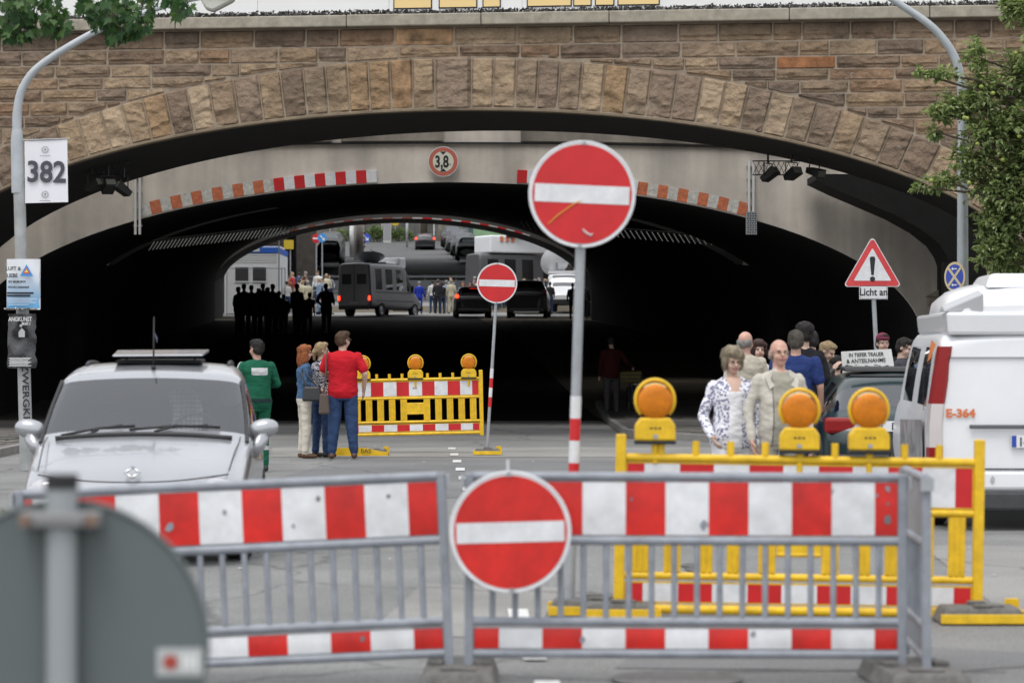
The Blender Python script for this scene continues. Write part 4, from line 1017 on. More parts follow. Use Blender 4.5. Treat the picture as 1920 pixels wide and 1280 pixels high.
MB().box(-.02, .02, .012, .03, -1.2, .1).build('stick', M('wood_stick', (.3, .2, .1), .7), t)
# ================================================================== VEHICLES
def glass_mat(name, tint, refl, rough=.02):
    m = bpy.data.materials.new(name); m.use_nodes = True; n, l = m.node_tree.nodes, m.node_tree.links; n.clear()
    out = n.new('ShaderNodeOutputMaterial'); tr = n.new('ShaderNodeBsdfTransparent'); tr.inputs[0].default_value = (*tint, 1)
    gl = n.new('ShaderNodeBsdfGlossy'); gl.inputs['Roughness'].default_value = rough; gl.inputs['Color'].default_value = (.95, .97, 1, 1)
    fr = n.new('ShaderNodeFresnel'); fr.inputs['IOR'].default_value = 1.55
    ma = n.new('ShaderNodeMath'); ma.operation = 'MULTIPLY_ADD'; ma.inputs[1].default_value = 1.3; ma.inputs[2].default_value = refl
    mx = n.new('ShaderNodeMixShader'); l.new(fr.outputs[0], ma.inputs[0]); l.new(ma.outputs[0], mx.inputs[0]); l.new(tr.outputs[0], mx.inputs[1]); l.new(gl.outputs[0], mx.inputs[2]); l.new(mx.outputs[0], out.inputs[0])
    return m
wglass = glass_mat('windscreen_glass', (.60, .64, .65), .05); dglass = glass_mat('dark_glass', (.12, .13, .14), .10)
silver = M('silver_paint', (.40, .41, .43), .24, .5, vary=(2, .04), coat=.6, bump=(300, .03))
vwhite = M('van_white', (.78, .79, .81), .3, 0, vary=(1.5, .05), coat=.4)
dgreen = M('dark_green_paint', (.003, .020, .022), .3, .0, coat=.3)
cblack = M('car_black', (.010, .010, .012), .4, 0, coat=.2)
cgrey = M('car_grey', (.17, .17, .18), .35, .3, coat=.5)
tailred = M('tail_light_red', (.24, .004, .005), .3, spec=.4); tailclear = M('tail_light_clear', (.6, .55, .55), .15, coat=1)
litred = M('tail_light_lit', (.8, .02, .01), .3, emit=((1, .03, .01), 5)); trim = M('black_trim', (.02, .02, .022), .55)
interior = M('car_interior', (.05, .05, .055), .8)
def loft(stations, tagf, level=2, crown=.03, endcrease=.6):
    bm = bmesh.new(); lay = bm.faces.layers.int.new('t'); cr = bm.edges.layers.float.new('crease_edge')
    rings = []
    for (y, zb_, wl, zbelt, wb, zt_, wt) in stations:
        half = [(0, zb_), (wl*.8, zb_), (wl, zb_+.1), (wl*1.012, zb_+(zbelt-zb_)*.62), (wb, zbelt), (wt, zt_-.05), (wt-.09, zt_-.004), (0, zt_+crown)]
        full = half+[(-x, z) for x, z in half[-2:0:-1]]
        rings.append([bm.verts.new((x, y, z)) for x, z in full])
    n = 14
    for k in range(len(rings)-1):
        for j in range(n):
            f = bm.faces.new((rings[k][j], rings[k+1][j], rings[k+1][(j+1) % n], rings[k][(j+1) % n]))
            seg = j if j < 7 else 13-j
            f[lay] = tagf(k, seg, 1 if j < 7 else -1)
    for r_ in (rings[0], rings[-1]):
        m = [bm.verts.new(((a.co+b.co)/2)) for a, b in ((r_[i], r_[-i % 14]) for i in range(1, 7))]
        # grid fill of the end cap: centre column
        L = [r_[0]]+m+[r_[7]]
        for i in range(7):
            for side in (0, 1):
                a = r_[i] if side == 0 else r_[-i % 14]; b = r_[i+1] if side == 0 else r_[-(i+1) % 14]
                vs = [a, b, L[i+1], L[i]]; vs2 = []
                for v in vs:
                    if v not in vs2: vs2.append(v)
                if len(vs2) >= 3:
                    f = bm.faces.new(vs2); f[lay] = tagf(-1 if r_ is rings[0] else -2, i, 1 if side == 0 else -1)
        for i in range(n):
            e = bm.edges.get((r_[i], r_[(i+1) % n])); e[cr] = endcrease
    bmesh.ops.recalc_face_normals(bm, faces=bm.faces)
    for f in bm.faces: f.material_index = f[lay]; f.smooth = True
    me = bpy.data.meshes.new('tmp'); bm.to_mesh(me); bm.free()
    ntag = 8
    for i in range(ntag): me.materials.append(bpy.data.materials.get('ink'))
    o = bpy.data.objects.new('tmp', me); COL.objects.link(o)
    md = o.modifiers.new('s', 'SUBSURF'); md.levels = level; md.render_levels = level
    dg = bpy.context.evaluated_depsgraph_get(); ev = bpy.data.meshes.new_from_object(o.evaluated_get(dg)); bpy.data.objects.remove(o); bpy.data.meshes.remove(me)
    return ev
def split_mesh(me, names, mats, parent, connect=None):
    """each tag's faces become a part; loose islands of a window tag become separate parts"""
    co_ = [v.co.copy() for v in me.vertices]; out = []
    groups = {}
    for p in me.polygons: groups.setdefault(p.material_index, []).append(tuple(p.vertices))
    for ti, faces in sorted(groups.items()):
        isl = []
        if ti == 0: isl = [faces]
        else:
            par = {}
            def find(a):
                while par[a] != a: par[a] = par[par[a]]; a = par[a]
                return a
            for f in faces:
                for v in f: par.setdefault(v, v)
                for v in f[1:]: par[find(f[0])] = find(v)
            d_ = {}
            for f in faces: d_.setdefault(find(f[0]), []).append(f)
            isl = list(d_.values())
        for fs in isl:
            idx = {}; s = MB()
            for f in fs:
                for v in f:
                    if v not in idx: idx[v] = len(s.v); s.v.append(tuple(co_[v]))
                s.f.append(tuple(idx[v] for v in f)); s.m.append(0)
            o = s.build(names[ti], mats[ti], parent, smooth=True, fix=False); o.data.set_sharp_from_angle(angle=R(60)); out.append(o)
    bpy.data.meshes.remove(me)
    return out
def wheel(t, x, y, r, w_=.2, sg=1, rimm=None):
    s = MB(); n = 26
    prof = [(0, r*.62), (.0, r*.92), (.03, r), (w_-.03, r), (w_, r*.92), (w_, r*.62)]
    s.v = [(x+sg*(a-w_), y+b*math.cos(2*math.pi*j/n), r+b*math.sin(2*math.pi*j/n)) for a, b in prof for j in range(n)]
    for i in range(len(prof)-1):
        for j in range(n): s.f.append((i*n+j, i*n+(j+1) % n, (i+1)*n+(j+1) % n, (i+1)*n+j)); s.m.append(0)
    wl = s.build('wheel', rubber, t, smooth=True, auto=40)
    rm = MB(); k = len(rm.v)
    rm.v = [(x+sg*(a-w_), y+b*math.cos(2*math.pi*j/n), r+b*math.sin(2*math.pi*j/n)) for a, b in ((w_-.01, r*.64), (w_-.05, r*.5), (w_-.02, r*.12), (w_-.01, .001)) for j in range(n)]
    for i in range(3):
        for j in range(n): rm.f.append((i*n+j, i*n+(j+1) % n, (i+1)*n+(j+1) % n, (i+1)*n+j)); rm.m.append(0)
    rm.build('rim', rimm or galv, wl, smooth=True, auto=40)
    return wl
# ---- silver people carrier
STC = [(0, .30, .55, .50, .62, .56, .50), (.10, .22, .78, .58, .82, .68, .70), (.35, .20, .84, .70, .85, .78, .72), (.75, .20, .85, .83, .86, .89, .745), (1.12, .20, .86, .92, .862, .965, .815), (1.18, .20, .86, .925, .862, .985, .855),
       (1.55, .20, .86, .95, .865, 1.235, .825), (1.92, .20, .86, .96, .865, 1.47, .775), (2.0, .20, .86, .96, .865, 1.505, .765), (2.5, .20, .86, .97, .865, 1.575, .73), (2.62, .20, .86, .97, .865, 1.58, .72), (3.3, .20, .86, .97, .85, 1.57, .66), (3.85, .20, .84, .95, .83, 1.42, .58), (4.12, .25, .80, .85, .80, .98, .65), (4.2, .35, .6, .6, .7, .8, .6)]
def tg(k, seg, side):
    if k in (5, 6) and seg == 6: return 1
    if seg == 5 and k in (5, 6): return 1
    if seg == 4 and k in (5,): return 3
    if seg == 4 and k in (6, 7): return 2
    if seg == 4 and k in (8,): return 2
    if seg == 4 and k in (10,): return 2
    return 0
car = thing('parked_car', 'silver people carrier with its sunroof raised, facing the camera at the left', 'car', (X(246, 19.2), 19.2, 0), R(3.2)); car.scale = (.955, 1, .925)
split_mesh(loft(STC, tg), ['body', 'windscreen', 'side_window', 'windscreen_pillar'], [silver, wglass, dglass, trim], car)
for sx in (-1, 1):
    MB().tube(smoothpath([(sx*.82, 1.12, .93), (sx*.812, 1.25, 1.0), (sx*.787, 1.55, 1.19), (sx*.74, 1.92, 1.425)], 5), .017, 6).build('windscreen_pillar', trim, car, smooth=True)
    for y in (.82, 3.42): wheel(car, sx*.87, y, .31, .2, sx)
    m = MB(); 
    m.ico((sx*.93, 1.42, 1.03), .118, 3, 0, (1.15, .55, .72), Matrix.Rotation(-sx*.25, 3, 'Y')); o = m.build('mirror', silver, car, smooth=True)
    MB().tube([(sx*.83, 1.38, .84), (sx*.90, 1.40, .90), (sx*.94, 1.42, 1.0)], [.075, .06, .06], 10).build('mirror_arm', silver, o, smooth=True)
    g = MB(); g.tube([(sx*.79, 1.36, .93), (sx*.855, 1.36, .95)], .035, 12); g.build('mirror_grille', M('mirror_grey', (.35, .35, .36), .6, bump=(250, .8)), o, smooth=True)
    MB().tube(smoothpath([(sx*.725, .22, .745), (sx*.745, .6, .868), (sx*.765, .95, .94), (sx*.765, 1.14, .975)], 5), .005, 6).build('bonnet_gap', ink, car)
    hl = MB(); hl.ico((sx*.62, .12, .60), .13, 2, 0, (1.3, .6, .75)); hl.build('headlight', M('headlight_clear', (.5, .5, .52), .12, .3, coat=1), car, smooth=True)
    MB().tube(smoothpath([(sx*.60, 2.5, 1.555), (sx*.60, 2.7, 1.585), (sx*.59, 3.3, 1.575), (sx*.57, 3.6, 1.50)], 5), .016, 8).build('roof_rail', trim, car, smooth=True)
MB().tube(smoothpath([(-.72, .18, .715), (-.35, .02, .675), (0, -.02, .665), (.35, .02, .675), (.72, .18, .715)], 6), .006, 6).build('bonnet_gap', ink, car)
s = MB(); c = Vector((0, .10, .735))
for k in range(4):
    pts = [(0, .065), (.055, 0), (0, -.065), (-.055, 0), (0, .065)]; a, b = pts[k], pts[k+1]
    s.tube([c+Vector((a[0], a[1]*.75, a[1]*.6)), c+Vector((b[0], b[1]*.75, b[1]*.6))], .011, 6)
s.build('emblem', chrome, car, smooth=True)
def ws(x, t_):  # point slightly over the windscreen
    y = 1.18+.74*t_; return Vector((x, y-.02, .985+.485*t_+.03*(1-(x/.7)**2)+.012))
for x0, x1, t0, t1 in ((-.66, -.08, -.02, .10), (-.12, .60, .02, .12)):
    s = MB(); s.tube([ws(x0, t0), ws((x0+x1)/2, (t0+t1)/2+.02), ws(x1, t1-.02)], .013, 6); s.tube([ws(x0+.05, t0+.015), ws(x1-.1, t1-.0)], .009, 6); s.tube([ws(x0+.2, t0-.03), ws((x0+x1)/2, t0+.06)], .012, 6)
    s.build('wiper', black, car, smooth=True)
MB().tube(smoothpath([ws(-.70, -.06), ws(-.3, -.05), ws(.3, -.05), ws(.70, -.06)], 4), .022, 6).build('cowl_strip', trim, car, smooth=True)
sr = MB(); sr.hexa([(-.36, 2.25, 1.635), (.40, 2.22, 1.64), (.42, 2.75, 1.672), (-.37, 2.78, 1.668), (-.36, 2.25, 1.652), (.40, 2.22, 1.657), (.42, 2.75, 1.70), (-.37, 2.78, 1.695)]); sr.build('sunroof_panel', silver, car, bevel=.008)
s = MB()
for x in (-.28, .3): s.tube([(x, 2.5, 1.58), (x+.03, 2.6, 1.67)], .01, 6)
s.build('sunroof_arm', trim, car); MB().hexa([(-.34, 2.3, 1.58), (.38, 2.3, 1.58), (.38, 2.85, 1.58), (-.34, 2.85, 1.58), (-.34, 2.32, 1.602), (.38, 2.32, 1.602), (.38, 2.83, 1.615), (-.34, 2.83, 1.615)]).build('sunroof_seal', trim, car)
s = MB(); s.tube([(.0, 2.05, 1.53), (.0, 2.05, 1.56)], .02, 10); s.tube([(.0, 2.05, 1.55), (.0, 2.10, 1.98)], [.008, .005], 6); s.build('antenna', black, car, smooth=True)
s = MB(); s.add([(.0, 2.10, 1.86), (.03, 2.10, 1.80), (.025, 2.10, 1.75), (.0, 2.10, 1.84)], [(0, 1, 2, 3)]); s.build('pennant', M('pennant_blue', (.08, .10, .14), .7), car)
# interior: seats, wheel, shirt, dashboard
s = MB(); s.box(-.72, .72, 1.5, 1.75, .75, .97); s.build('dashboard', interior, car, bevel=.04)
for sx in (-1, 1):
    s = MB(); s.box(sx*.36-.24, sx*.36+.24, 2.3, 2.45, .5, 1.16); s.box(sx*.36-.12, sx*.36+.12, 2.33, 2.42, 1.2, 1.38); s.build('seat', interior, car, bevel=.05)
s = MB(); s.tube([(.36+.19*math.cos(a), 1.86+.05*math.sin(a), .98+.17*math.sin(a)) for a in [2*math.pi*i/24 for i in range(25)]], .014, 6); s.build('steering_wheel', black, car, smooth=True)
sh = M('plaid_shirt', (.7, .7, .7), .8); n_, l_ = sh.node_tree.nodes, sh.node_tree.links
tc = n_.new('ShaderNodeTexCoord'); ck = n_.new('ShaderNodeTexBrick'); ck.inputs['Scale'].default_value = 14; ck.inputs['Color1'].default_value = (.8, .8, .8, 1); ck.inputs['Color2'].default_value = (.65, .67, .7, 1); ck.inputs['Mortar'].default_value = (.12, .14, .2, 1); ck.inputs['Mortar Size'].default_value = .05; ck.offset = 0; ck.inputs['Brick Width'].default_value = .5; ck.inputs['Row Height'].default_value = .5
mp_ = n_.new('ShaderNodeMapping'); mp_.inputs['Rotation'].default_value = (R(90), 0, 0); l_.new(tc.outputs['Object'], mp_.inputs[0]); l_.new(mp_.outputs[0], ck.inputs[0]); l_.new(ck.outputs[0], n_['Principled BSDF'].inputs['Base Color'])
s = MB(); n = 10
for i in range(n+1):
    for j in range(n+1):
        a, b = i/n, j/n; s.v.append((.10+.25*b+.04*math.sin(a*3), 2.18-.06*math.sin(b*9)-.05*a, 1.27-.34*a-.05*(2*b-1)**2))
for i in range(n):
    for j in range(n): k = i*(n+1)+j; s.f.append((k, k+1, k+n+2, k+n+1)); s.m.append(0)
shirt = s.build('plaid_shirt', sh, None, smooth=True); shirt.matrix_world = Matrix.Translation(car.location) @ Matrix.Rotation(R(3.2), 4, 'Z')
tag(shirt, 'light plaid shirt hung over a seat inside the silver car', 'shirt')
s = MB(); s.ico((.62, 2.3, 1.28), .1, 2, 0, (1, .5, .8)); s.build('headrest', M('headrest_pale', (.5, .5, .5), .8), car, smooth=True)

# ---- white van seen from behind
van = thing('parked_van', 'white van with roof box and red tail light, seen from behind at the right edge', 'van', (0, 0, 0))
STV = [(0, .30, .88, .95, .925, 1.64, .84), (.03, .26, .92, .95, .945, 1.69, .875), (.20, .24, .94, .97, .952, 1.73, .88), (.32, .24, .945, 1.0, .952, 1.74, .88), (1.5, .24, .95, 1.02, .955, 1.76, .84), (1.62, .24, .95, 1.02, .955, 1.76, .84), (2.9, .24, .95, 1.02, .955, 1.76, .84), (3.05, .24, .95, 1.02, .95, 1.75, .83), (3.65, .24, .94, 1.0, .94, 1.35, .78), (4.0, .24, .92, .95, .90, 1.05, .74), (4.65, .26, .85, .7, .80, .78, .66), (4.75, .35, .7, .6, .65, .65, .5)]
def tg(k, seg, side):
    if seg == 4 and k in (3, 5): return 2
    if seg == 4 and k == 7: return 2
    if k in (7, 8) and seg == 6: return 1
    return 0
def mirror_y(st): return st
for o in split_mesh(loft(STV, tg, crown=.035, endcrease=.8), ['body', 'windscreen', 'side_window'], [vwhite, wglass, dglass], van): pass
for sx in (-1, 1):
    for y in (.85, 3.9): wheel(van, sx*.95, y, .33, .22, sx)
    s = MB()   # tall tail light wrapping the corner
    zs = [.63, .72, .9, 1.1, 1.3, 1.5, 1.6]; 
    for z0, z1, mi in zip(zs, zs[1:], (0, 1, 1, 0, 0, 0)):
        f = lambda z: .895-.115*max(0, (z-.95)/.75)**1.2
        w0, w1 = (.055 if z0 < 1.45 else .03), (.055 if z1 < 1.45 else .02)
        s.add([(sx*f(z0)*1.0-sx*w0*.6, -.028, z0), (sx*(f(z0)+.065), .015, z0), (sx*(f(z0)+.085), .12, z0), (sx*f(z1)-sx*w1*.6, -.028, z1), (sx*(f(z1)+.065), .015, z1), (sx*(f(z1)+.085), .10, z1), (sx*(f(z0)-.10), .08, z0), (sx*(f(z1)-.10), .08, z1)], [(0, 1, 4, 3), (1, 2, 5, 4), (6, 0, 3, 7)], mi)
    s.build('tail_light', [tailred, tailclear], van, smooth=True, auto=30)
MB().tube([(0, -.012, .34), (0, -.012, 1.60)], .006, 6).build('door_gap', ink, van)
# rear faces: window line, ledge, handle, plate
s = MB(); s.box(-.62, .62, -.05, -.02, .885, .92); s.build('handle_strip', M('strip_grey', (.10, .11, .12), .4), van, bevel=.008)
pl = MB().box(-.26, .26, -.035, -.022, .72, .83).build('number_plate', M('plate_white', (.72, .72, .74), .4), van)
MB().box(-.255, -.215, -.038, -.036, .725, .825).build('plate_band', M('plate_blue', (.02, .06, .35), .4), pl)
s = MB(); s.box(-.86, .86, -.055, .1, .17, .345); s.build('bumper', M('bumper_grey', (.045, .047, .05), .6, vary=(8, .3), bump=(120, .3)), van, bevel=.03)
s = MB(); s.box(-.85, .85, -.03, .10, .35, .52); s.build('bumper_cover', vwhite, van, bevel=.03)
s = MB(); s.box(-.78, .78, -.022, -.006, .53, .54); s.build('door_gap', ink, van)
s = MB(); s.box(-.78, .78, -.018, -.004, 1.50, 1.508); s.build('rain_channel', M('joint_grey', (.25, .25, .26), .5), van)
# roof equipment box and dome
s = MB(); s.hexa([(-.80, -.02, 1.70), (.80, -.02, 1.70), (.80, 2.6, 1.72), (-.80, 2.6, 1.72), (-.82, -.05, 1.90), (.82, -.05, 1.90), (.82, 2.6, 1.90), (-.82, 2.6, 1.90)]); s.build('roof_box', vwhite, van, bevel=.03)
s = MB(); st_ = []
ng = 12
for (y, w0, h) in ((-.02, .68, .06), (.2, .76, .17), (.7, .79, .27), (1.3, .79, .30), (2.0, .76, .24), (2.5, .66, .08)):
    st_.append([(w0*math.cos(math.pi*i/ng), y, 1.90+h*math.sin(math.pi*i/ng)**.6) for i in range(ng+1)])
for r_ in st_: s.v += r_
for i in range(len(st_)-1):
    for j in range(ng): k = i*(ng+1)+j; s.f.append((k, k+1, k+ng+2, k+ng+1)); s.m.append(0)
s.f.append(tuple(range(ng+1))); s.m.append(0)
s.build('roof_dome', vwhite, van, smooth=True, auto=55)
s = MB(); s.hexa([(-.42, .45, 2.12), (.6, .45, 2.12), (.6, 1.6, 2.15), (-.42, 1.6, 2.15), (-.36, .55, 2.25), (.5, .55, 2.25), (.5, 1.5, 2.25), (-.36, 1.5, 2.25)]); s.build('dome_cap', vwhite, van, bevel=.03)
s = MB(); s.hexa([(-.84, .0, 1.905), (-.50, -.03, 1.905), (-.50, .35, 1.905), (-.84, .35, 1.905), (-.83, .02, 1.93), (-.50, -.05, 2.06), (-.50, .3, 2.10), (-.83, .3, 1.96)]); s.build('dome_vent', M('vent_grey', (.42, .43, .44), .4), van, bevel=.01)
van.rotation_euler = (0, 0, R(-3.0)); van.location = (4.60, 23.2, 0)
lt = text('lettering', 'E-364', .07, M('orange_print', (.62, .16, .05), .5), (-.695, -.0165, .985), van, bold=.004, sx=1.1)
lt = text('lettering', '1400', .075, ink, (-.20, -.0375, .735), van, bold=.002, align='LEFT', sx=.9)
s = MB(); s.box(-.575, -.565, -.016, -.012, .40, .42); s.ico((-.42, -.036, .44), .035, 1, 0, (.6, .05, 1.1)); s.build('drop_mark', M('mark_grey', (.42, .42, .42), .5), van)
# coloured decal on the flank: orange sweep and grey panels
dc = MB()
for sx in (-1,):
    dc.add([(sx*.935, .12, 1.50), (sx*.90, .06, 1.62), (sx*.92, .24, 1.66), (sx*.955, .26, 1.46)], [(0, 1, 2, 3)], 0)
    dc.add([(sx*.975, .45, .55), (sx*.975, 2.6, .5), (sx*.975, 2.6, .9), (sx*.975, .5, .95)], [(0, 1, 2, 3)], 1)
dc.build('flank_print', [M('print_orange', (.62, .18, .04), .4), M('print_panel', (.30, .30, .31), .35, vary=(5, .7))], van)
s = MB()
for k in range(16): s.box(-.972, -.966, .42, .46, 1.04+.022*k, 1.05+.022*k)
s.build('vent_slats', ink, van)

# ---- generic car, rear towards -y
def rearcar(label, loc, rz, paint, H=1.40, W_=.87, lit=False, level=2, plate=None, group=None, suv=False, rest=None):
    t = thing('car', label, 'car', loc, rz, group); k = H/1.40; q = W_/.87
    if suv: st = [(0, .4, .6, .7, .7, .8, .6), (.06, .3, .82, .75, .84, .95, .74), (.14, .26, .86, .95, .865, 1.02, .76), (.17, .26, .86, .97, .865, 1.04, .76), (.42, .24, .86, .99, .865, 1.34, .68), (.52, .24, .86, .99, .865, 1.39, .66)]
    else: st = [(0, .35, .6, .6, .7, .7, .6), (.07, .25, .80, .66, .83, .83, .72), (.20, .22, .85, .82, .86, .925, .75), (.30, .22, .86, .85, .865, .945, .75), (.85, .22, .86, .90, .865, 1.27, .64), (1.0, .22, .86, .92, .865, 1.325, .62)]
    st += [(1.12, .22, .86, .92, .865, 1.36, .61), (1.9, .22, .86, .92, .865, 1.40, .60), (2.0, .22, .86, .92, .865, 1.40, .60), (2.7, .22, .86, .91, .865, 1.34, .60), (3.3, .22, .86, .90, .86, .97, .72), (4.1, .24, .82, .72, .80, .78, .66), (4.35, .32, .6, .55, .62, .6, .45)]
    st = [(a, b, c*q, d_*k, e*q, f*k, g*q) for a, b, c, d_, e, f, g in st]
    def tg(kk, seg, side):
        if kk == 3 and seg == 6: return 1
        if kk == 3 and seg == 5 and not suv: return 1
        if seg == 4 and kk in (4, 6, 8): return 2
        if kk == 9 and seg == 6: return 1
        return 0
    split_mesh(loft(st, tg, level), ['body', 'window', 'side_window'], [paint, wglass if not lit else dglass, dglass], t)
    for sx in (-1, 1):
        for y in (.75, 3.35): wheel(t, sx*W_, y, .31, .2, sx)
        s = MB(); zc = (.80 if not suv else .95)*k; a_, b_ = sorted((sx*(.54 if not suv else .70)*q, sx*.862*q)); s.box(a_, b_, .055, .30, zc-.085, zc+.085); s.build('tail_light', litred if lit else tailred, t, bevel=.035)
    if lit: MB().box(-.18, .18, .42, .45, 1.28*k, 1.31*k).build('brake_light', litred, t)
    s = MB(); s.box(-.74*q, .74*q, -.02, .1, .30, .46); s.build('bumper', trim, t, bevel=.03)
    if plate:
        pb_ = MB().box(-.26, .26, -.02, .02, .70, .81).build('number_plate', MATS['plate_white'], t); text('lettering', plate, .078, ink, (0, -.022, .718), t, sx=.9, bold=.002)
    return t
gc = rearcar('dark green hatchback seen from behind in front of the placard', (4.24, 28.6, 0), R(-1.5), dgreen, 1.33, .88, plate='DU S SP', level=2)
s = MB(); s.tube([(.28, -.0, .50), (.38, -.02, .52)], .01, 4)
s = MB(); s.tube([(-.52, .9, 1.285), (.5, .9, 1.285)], .018, 8); s.build('spoiler', trim, gc, smooth=True)
s = MB(); s.hexa([(-.54, 1.3, 1.33), (.54, 1.3, 1.33), (.54, 1.9, 1.35), (-.54, 1.9, 1.35), (-.54, 1.32, 1.375), (.54, 1.32, 1.375), (.54, 1.9, 1.39), (-.54, 1.9, 1.39)]); s.build('roof_panel', trim, gc, bevel=.01)
s = MB(); s.box(-.6, .6, -.01, .03, .655, .67); s.build('boot_line', trim, gc)
s = MB(); s.ico((-.36, .03, .75), .04, 2, 0, (1.2, .3, .8)); s.build('country_sticker', white, gc, smooth=True)
for sx in (-1, 1):
    s = MB(); s.box(sx*.36-.2, sx*.36+.2, 1.5, 1.62, .6, 1.15); s.box(sx*.36-.12, sx*.36+.12, 1.5, 1.58, 1.12, 1.27); s.build('seat', interior, gc, bevel=.05)

# ---- far vans
def bigvan(label, loc, rz, paint, L=5.6, H=2.45, W_=.97, windows=True, lit=False, name='van'):
    t = thing(name, label, 'van', loc, rz)
    st = [(0, .45, .9, 1.1, .93, H-.08, .84), (.04, .42, .94, 1.1, W_, H-.02, .88), (.25, .40, .96, 1.1, W_, H, .89), (.35, .40, .96, 1.15, W_, H, .89), (1.3, .40, .96, 1.15, W_, H, .89), (1.4, .40, .96, 1.15, W_, H, .89), (2.4, .40, .96, 1.15, W_, H, .89), (2.5, .40, .96, 1.15, W_, H, .89), (3.5, .40, .96, 1.15, W_, H, .89), (3.65, .40, .96, 1.15, W_, H-.04, .88), (L-1.15, .38, .95, 1.15, .95, 1.75, .80), (L-.8, .36, .94, 1.05, .92, 1.25, .78), (L-.1, .36, .88, .8, .82, .95, .70), (L, .42, .7, .7, .7, .8, .55)]
    def tg(k, seg, side):
        if seg == 4 and windows and k in (3, 5, 7): return 2
        if seg == 4 and k == 9: return 2
        if k in (9, 10) and seg == 6: return 1
        return 0
    me = loft(st, tg, 2, crown=.03, endcrease=.8)
    for v in me.vertices:   # windows reach only half way up a high body
        pass
    split_mesh(me, ['body', 'windscreen', 'side_window'], [paint, dglass, dglass], t)
    for sx in (-1, 1):
        for y in (1.1, L-1.0): wheel(t, sx*W_, y, .36, .24, sx)
        MB().box(sx*.86-.05, sx*.86+.05, -.03, .02, .80, 1.02).build('tail_light', litred if lit else tailred, t, bevel=.01)
        MB().box(sx*1.05-.06, sx*1.05+.06, L-1.5, L-1.42, 1.25, 1.6).build('mirror', trim, t, bevel=.02)
        MB().ico((sx*.66, L-.1, .78), .15, 2, 0, (1, .6, .6)).build('headlight', MATS['headlight_clear'], t, smooth=True)
    MB().box(-.85, .85, -.08, .05, .35, .55).build('bumper', trim, t, bevel=.03)
    MB().box(-.85, .85, L-.06, L+.06, .35, .6).build('front_bumper', trim, t, bevel=.03)
    return t
def dish(t, c, r, tiltx, tiltz, mat=None):
    s = MB(); n = 20; rot = Euler((R(tiltx), 0, R(tiltz))).to_matrix()
    for k in range(6):
        rr = r*k/5+.001
        for j in range(n): p = rot @ Vector((rr*math.cos(2*math.pi*j/n), rr*math.sin(2*math.pi*j/n), rr*rr/r*.35)); s.v.append(tuple(p+Vector(c)))
    for k in range(5):
        for j in range(n): s.f.append((k*n+j, k*n+(j+1) % n, (k+1)*n+(j+1) % n, (k+1)*n+j)); s.m.append(0)
    d_ = s.build('dish', mat or vwhite, t, smooth=True)
    arm = MB(); p = rot @ Vector((0, 0, r*.9)); q = rot @ Vector((r, 0, r*.35)); arm.tube([q+Vector(c), p+Vector(c)], .025, 6); arm.tube([Vector(c), Vector(c)+Vector((0, 0, -.35))], .06, 6); arm.build('feed_arm', galv, d_)
    return d_
def put(px, Y): return (X(px, Y), Y, gz(Y))
v1 = bigvan('grey van with folded dish on its roof, turned to show its side, beyond the tunnel', put(672, 134.5), R(-26), M('van_silver', (.24, .24, .25), .4, .3, vary=(2, .1)), H=2.65, windows=True, lit=True)
v1.location = put(664, 131.6)
MB().box(-.012, .012, -.012, 0, .6, 2.5).build('door_gap', ink, v1); MB().box(-.26, .26, -.03, -.01, .62, .73).build('number_plate', M('plate_dim', (.4, .4, .4), .5), v1)
for sx in (-1, 1): MB().box(sx*.42-.26, sx*.42+.26, -.012, -.002, 1.6, 2.1).build('rear_window', cblack, v1)
for zz in (.78, 1.2): MB().box(.972, .99, .4, 4.4, zz, zz+.03).build('side_strip', trim, v1)
dish(v1, (0, 1.6, 2.75), .75, -20, 30, galv)
s = MB(); s.box(-.8, .8, .3, 2.6, 2.47, 2.62); s.build('roof_rack', trim, v1); s = MB(); s.box(-.8, .8, 3.2, 3.9, 2.47, 3.0); s.box(-.7, .7, 2.0, 3.2, 2.6, 2.75); s.build('roof_case', vwhite, v1, bevel=.05)
v2 = bigvan('dark grey broadcast van with white equipment cabin behind the crowd', put(1000, 150), R(-62), M('van_dark_grey', (.09, .09, .095), .4, coat=.3), L=7.0, H=2.9, windows=True)
v2.location = put(886, 149)
s = MB(); s.box(-1.0, 1.0, .6, 5.5, 2.92, 3.9); s.build('cabin', vwhite, v2, bevel=.08); s = MB(); s.box(-.8, .8, 2.6, 5.0, 3.92, 4.15); s.build('cabin_top', vwhite, v2, bevel=.05)
s = MB(); s.tube([(1.05, 1.6, 3.9), (1.3, 3.2, 3.9), (1.3, 4.2, 3.3)], .10, 8); s.build('crane_arm', trim, v2)
s = MB()
for k in range(3): s.box(1.02, 1.06, 1.2+k*.35, 1.4+k*.35, 3.55, 3.85)
s.build('warning_bars', [M('bar_orange', (.6, .2, .1), .5)], v2)
v3 = bigvan('white satellite van facing the tunnel beside the right exit wall', put(1074, 140), R(172), vwhite, L=4.8, H=1.95, windows=True)
v3.location = put(1074, 143.0)
dish(v3, (.5, 3.0, 2.55), .8, 70, 30); dish(v3, (-.3, 1.6, 2.45), .9, 25, -40)
s = MB(); s.box(-.9, .9, .4, 3.4, 1.98, 2.12); s.build('roof_rack', vwhite, v3)
c1 = rearcar('black estate car with lit red tail light behind the smaller no entry sign', put(888, 128), R(3), cblack, 1.55, .88, lit=True, suv=True)
c2 = rearcar('black high car right of the smaller no entry sign inside the tunnel', put(987, 128), R(-4), cblack, 1.85, .98, suv=True)
c2.name = 'car'
MB().box(-.6, .6, -.02, 0, .25, .33).build('bumper_strip', M('bumper_pale', (.5, .5, .48), .4), c2)
c3 = rearcar('black car with glowing brake lights driving away on the bright far road', put(797, 226), R(2), cblack, 1.45, .85, lit=True, suv=True)
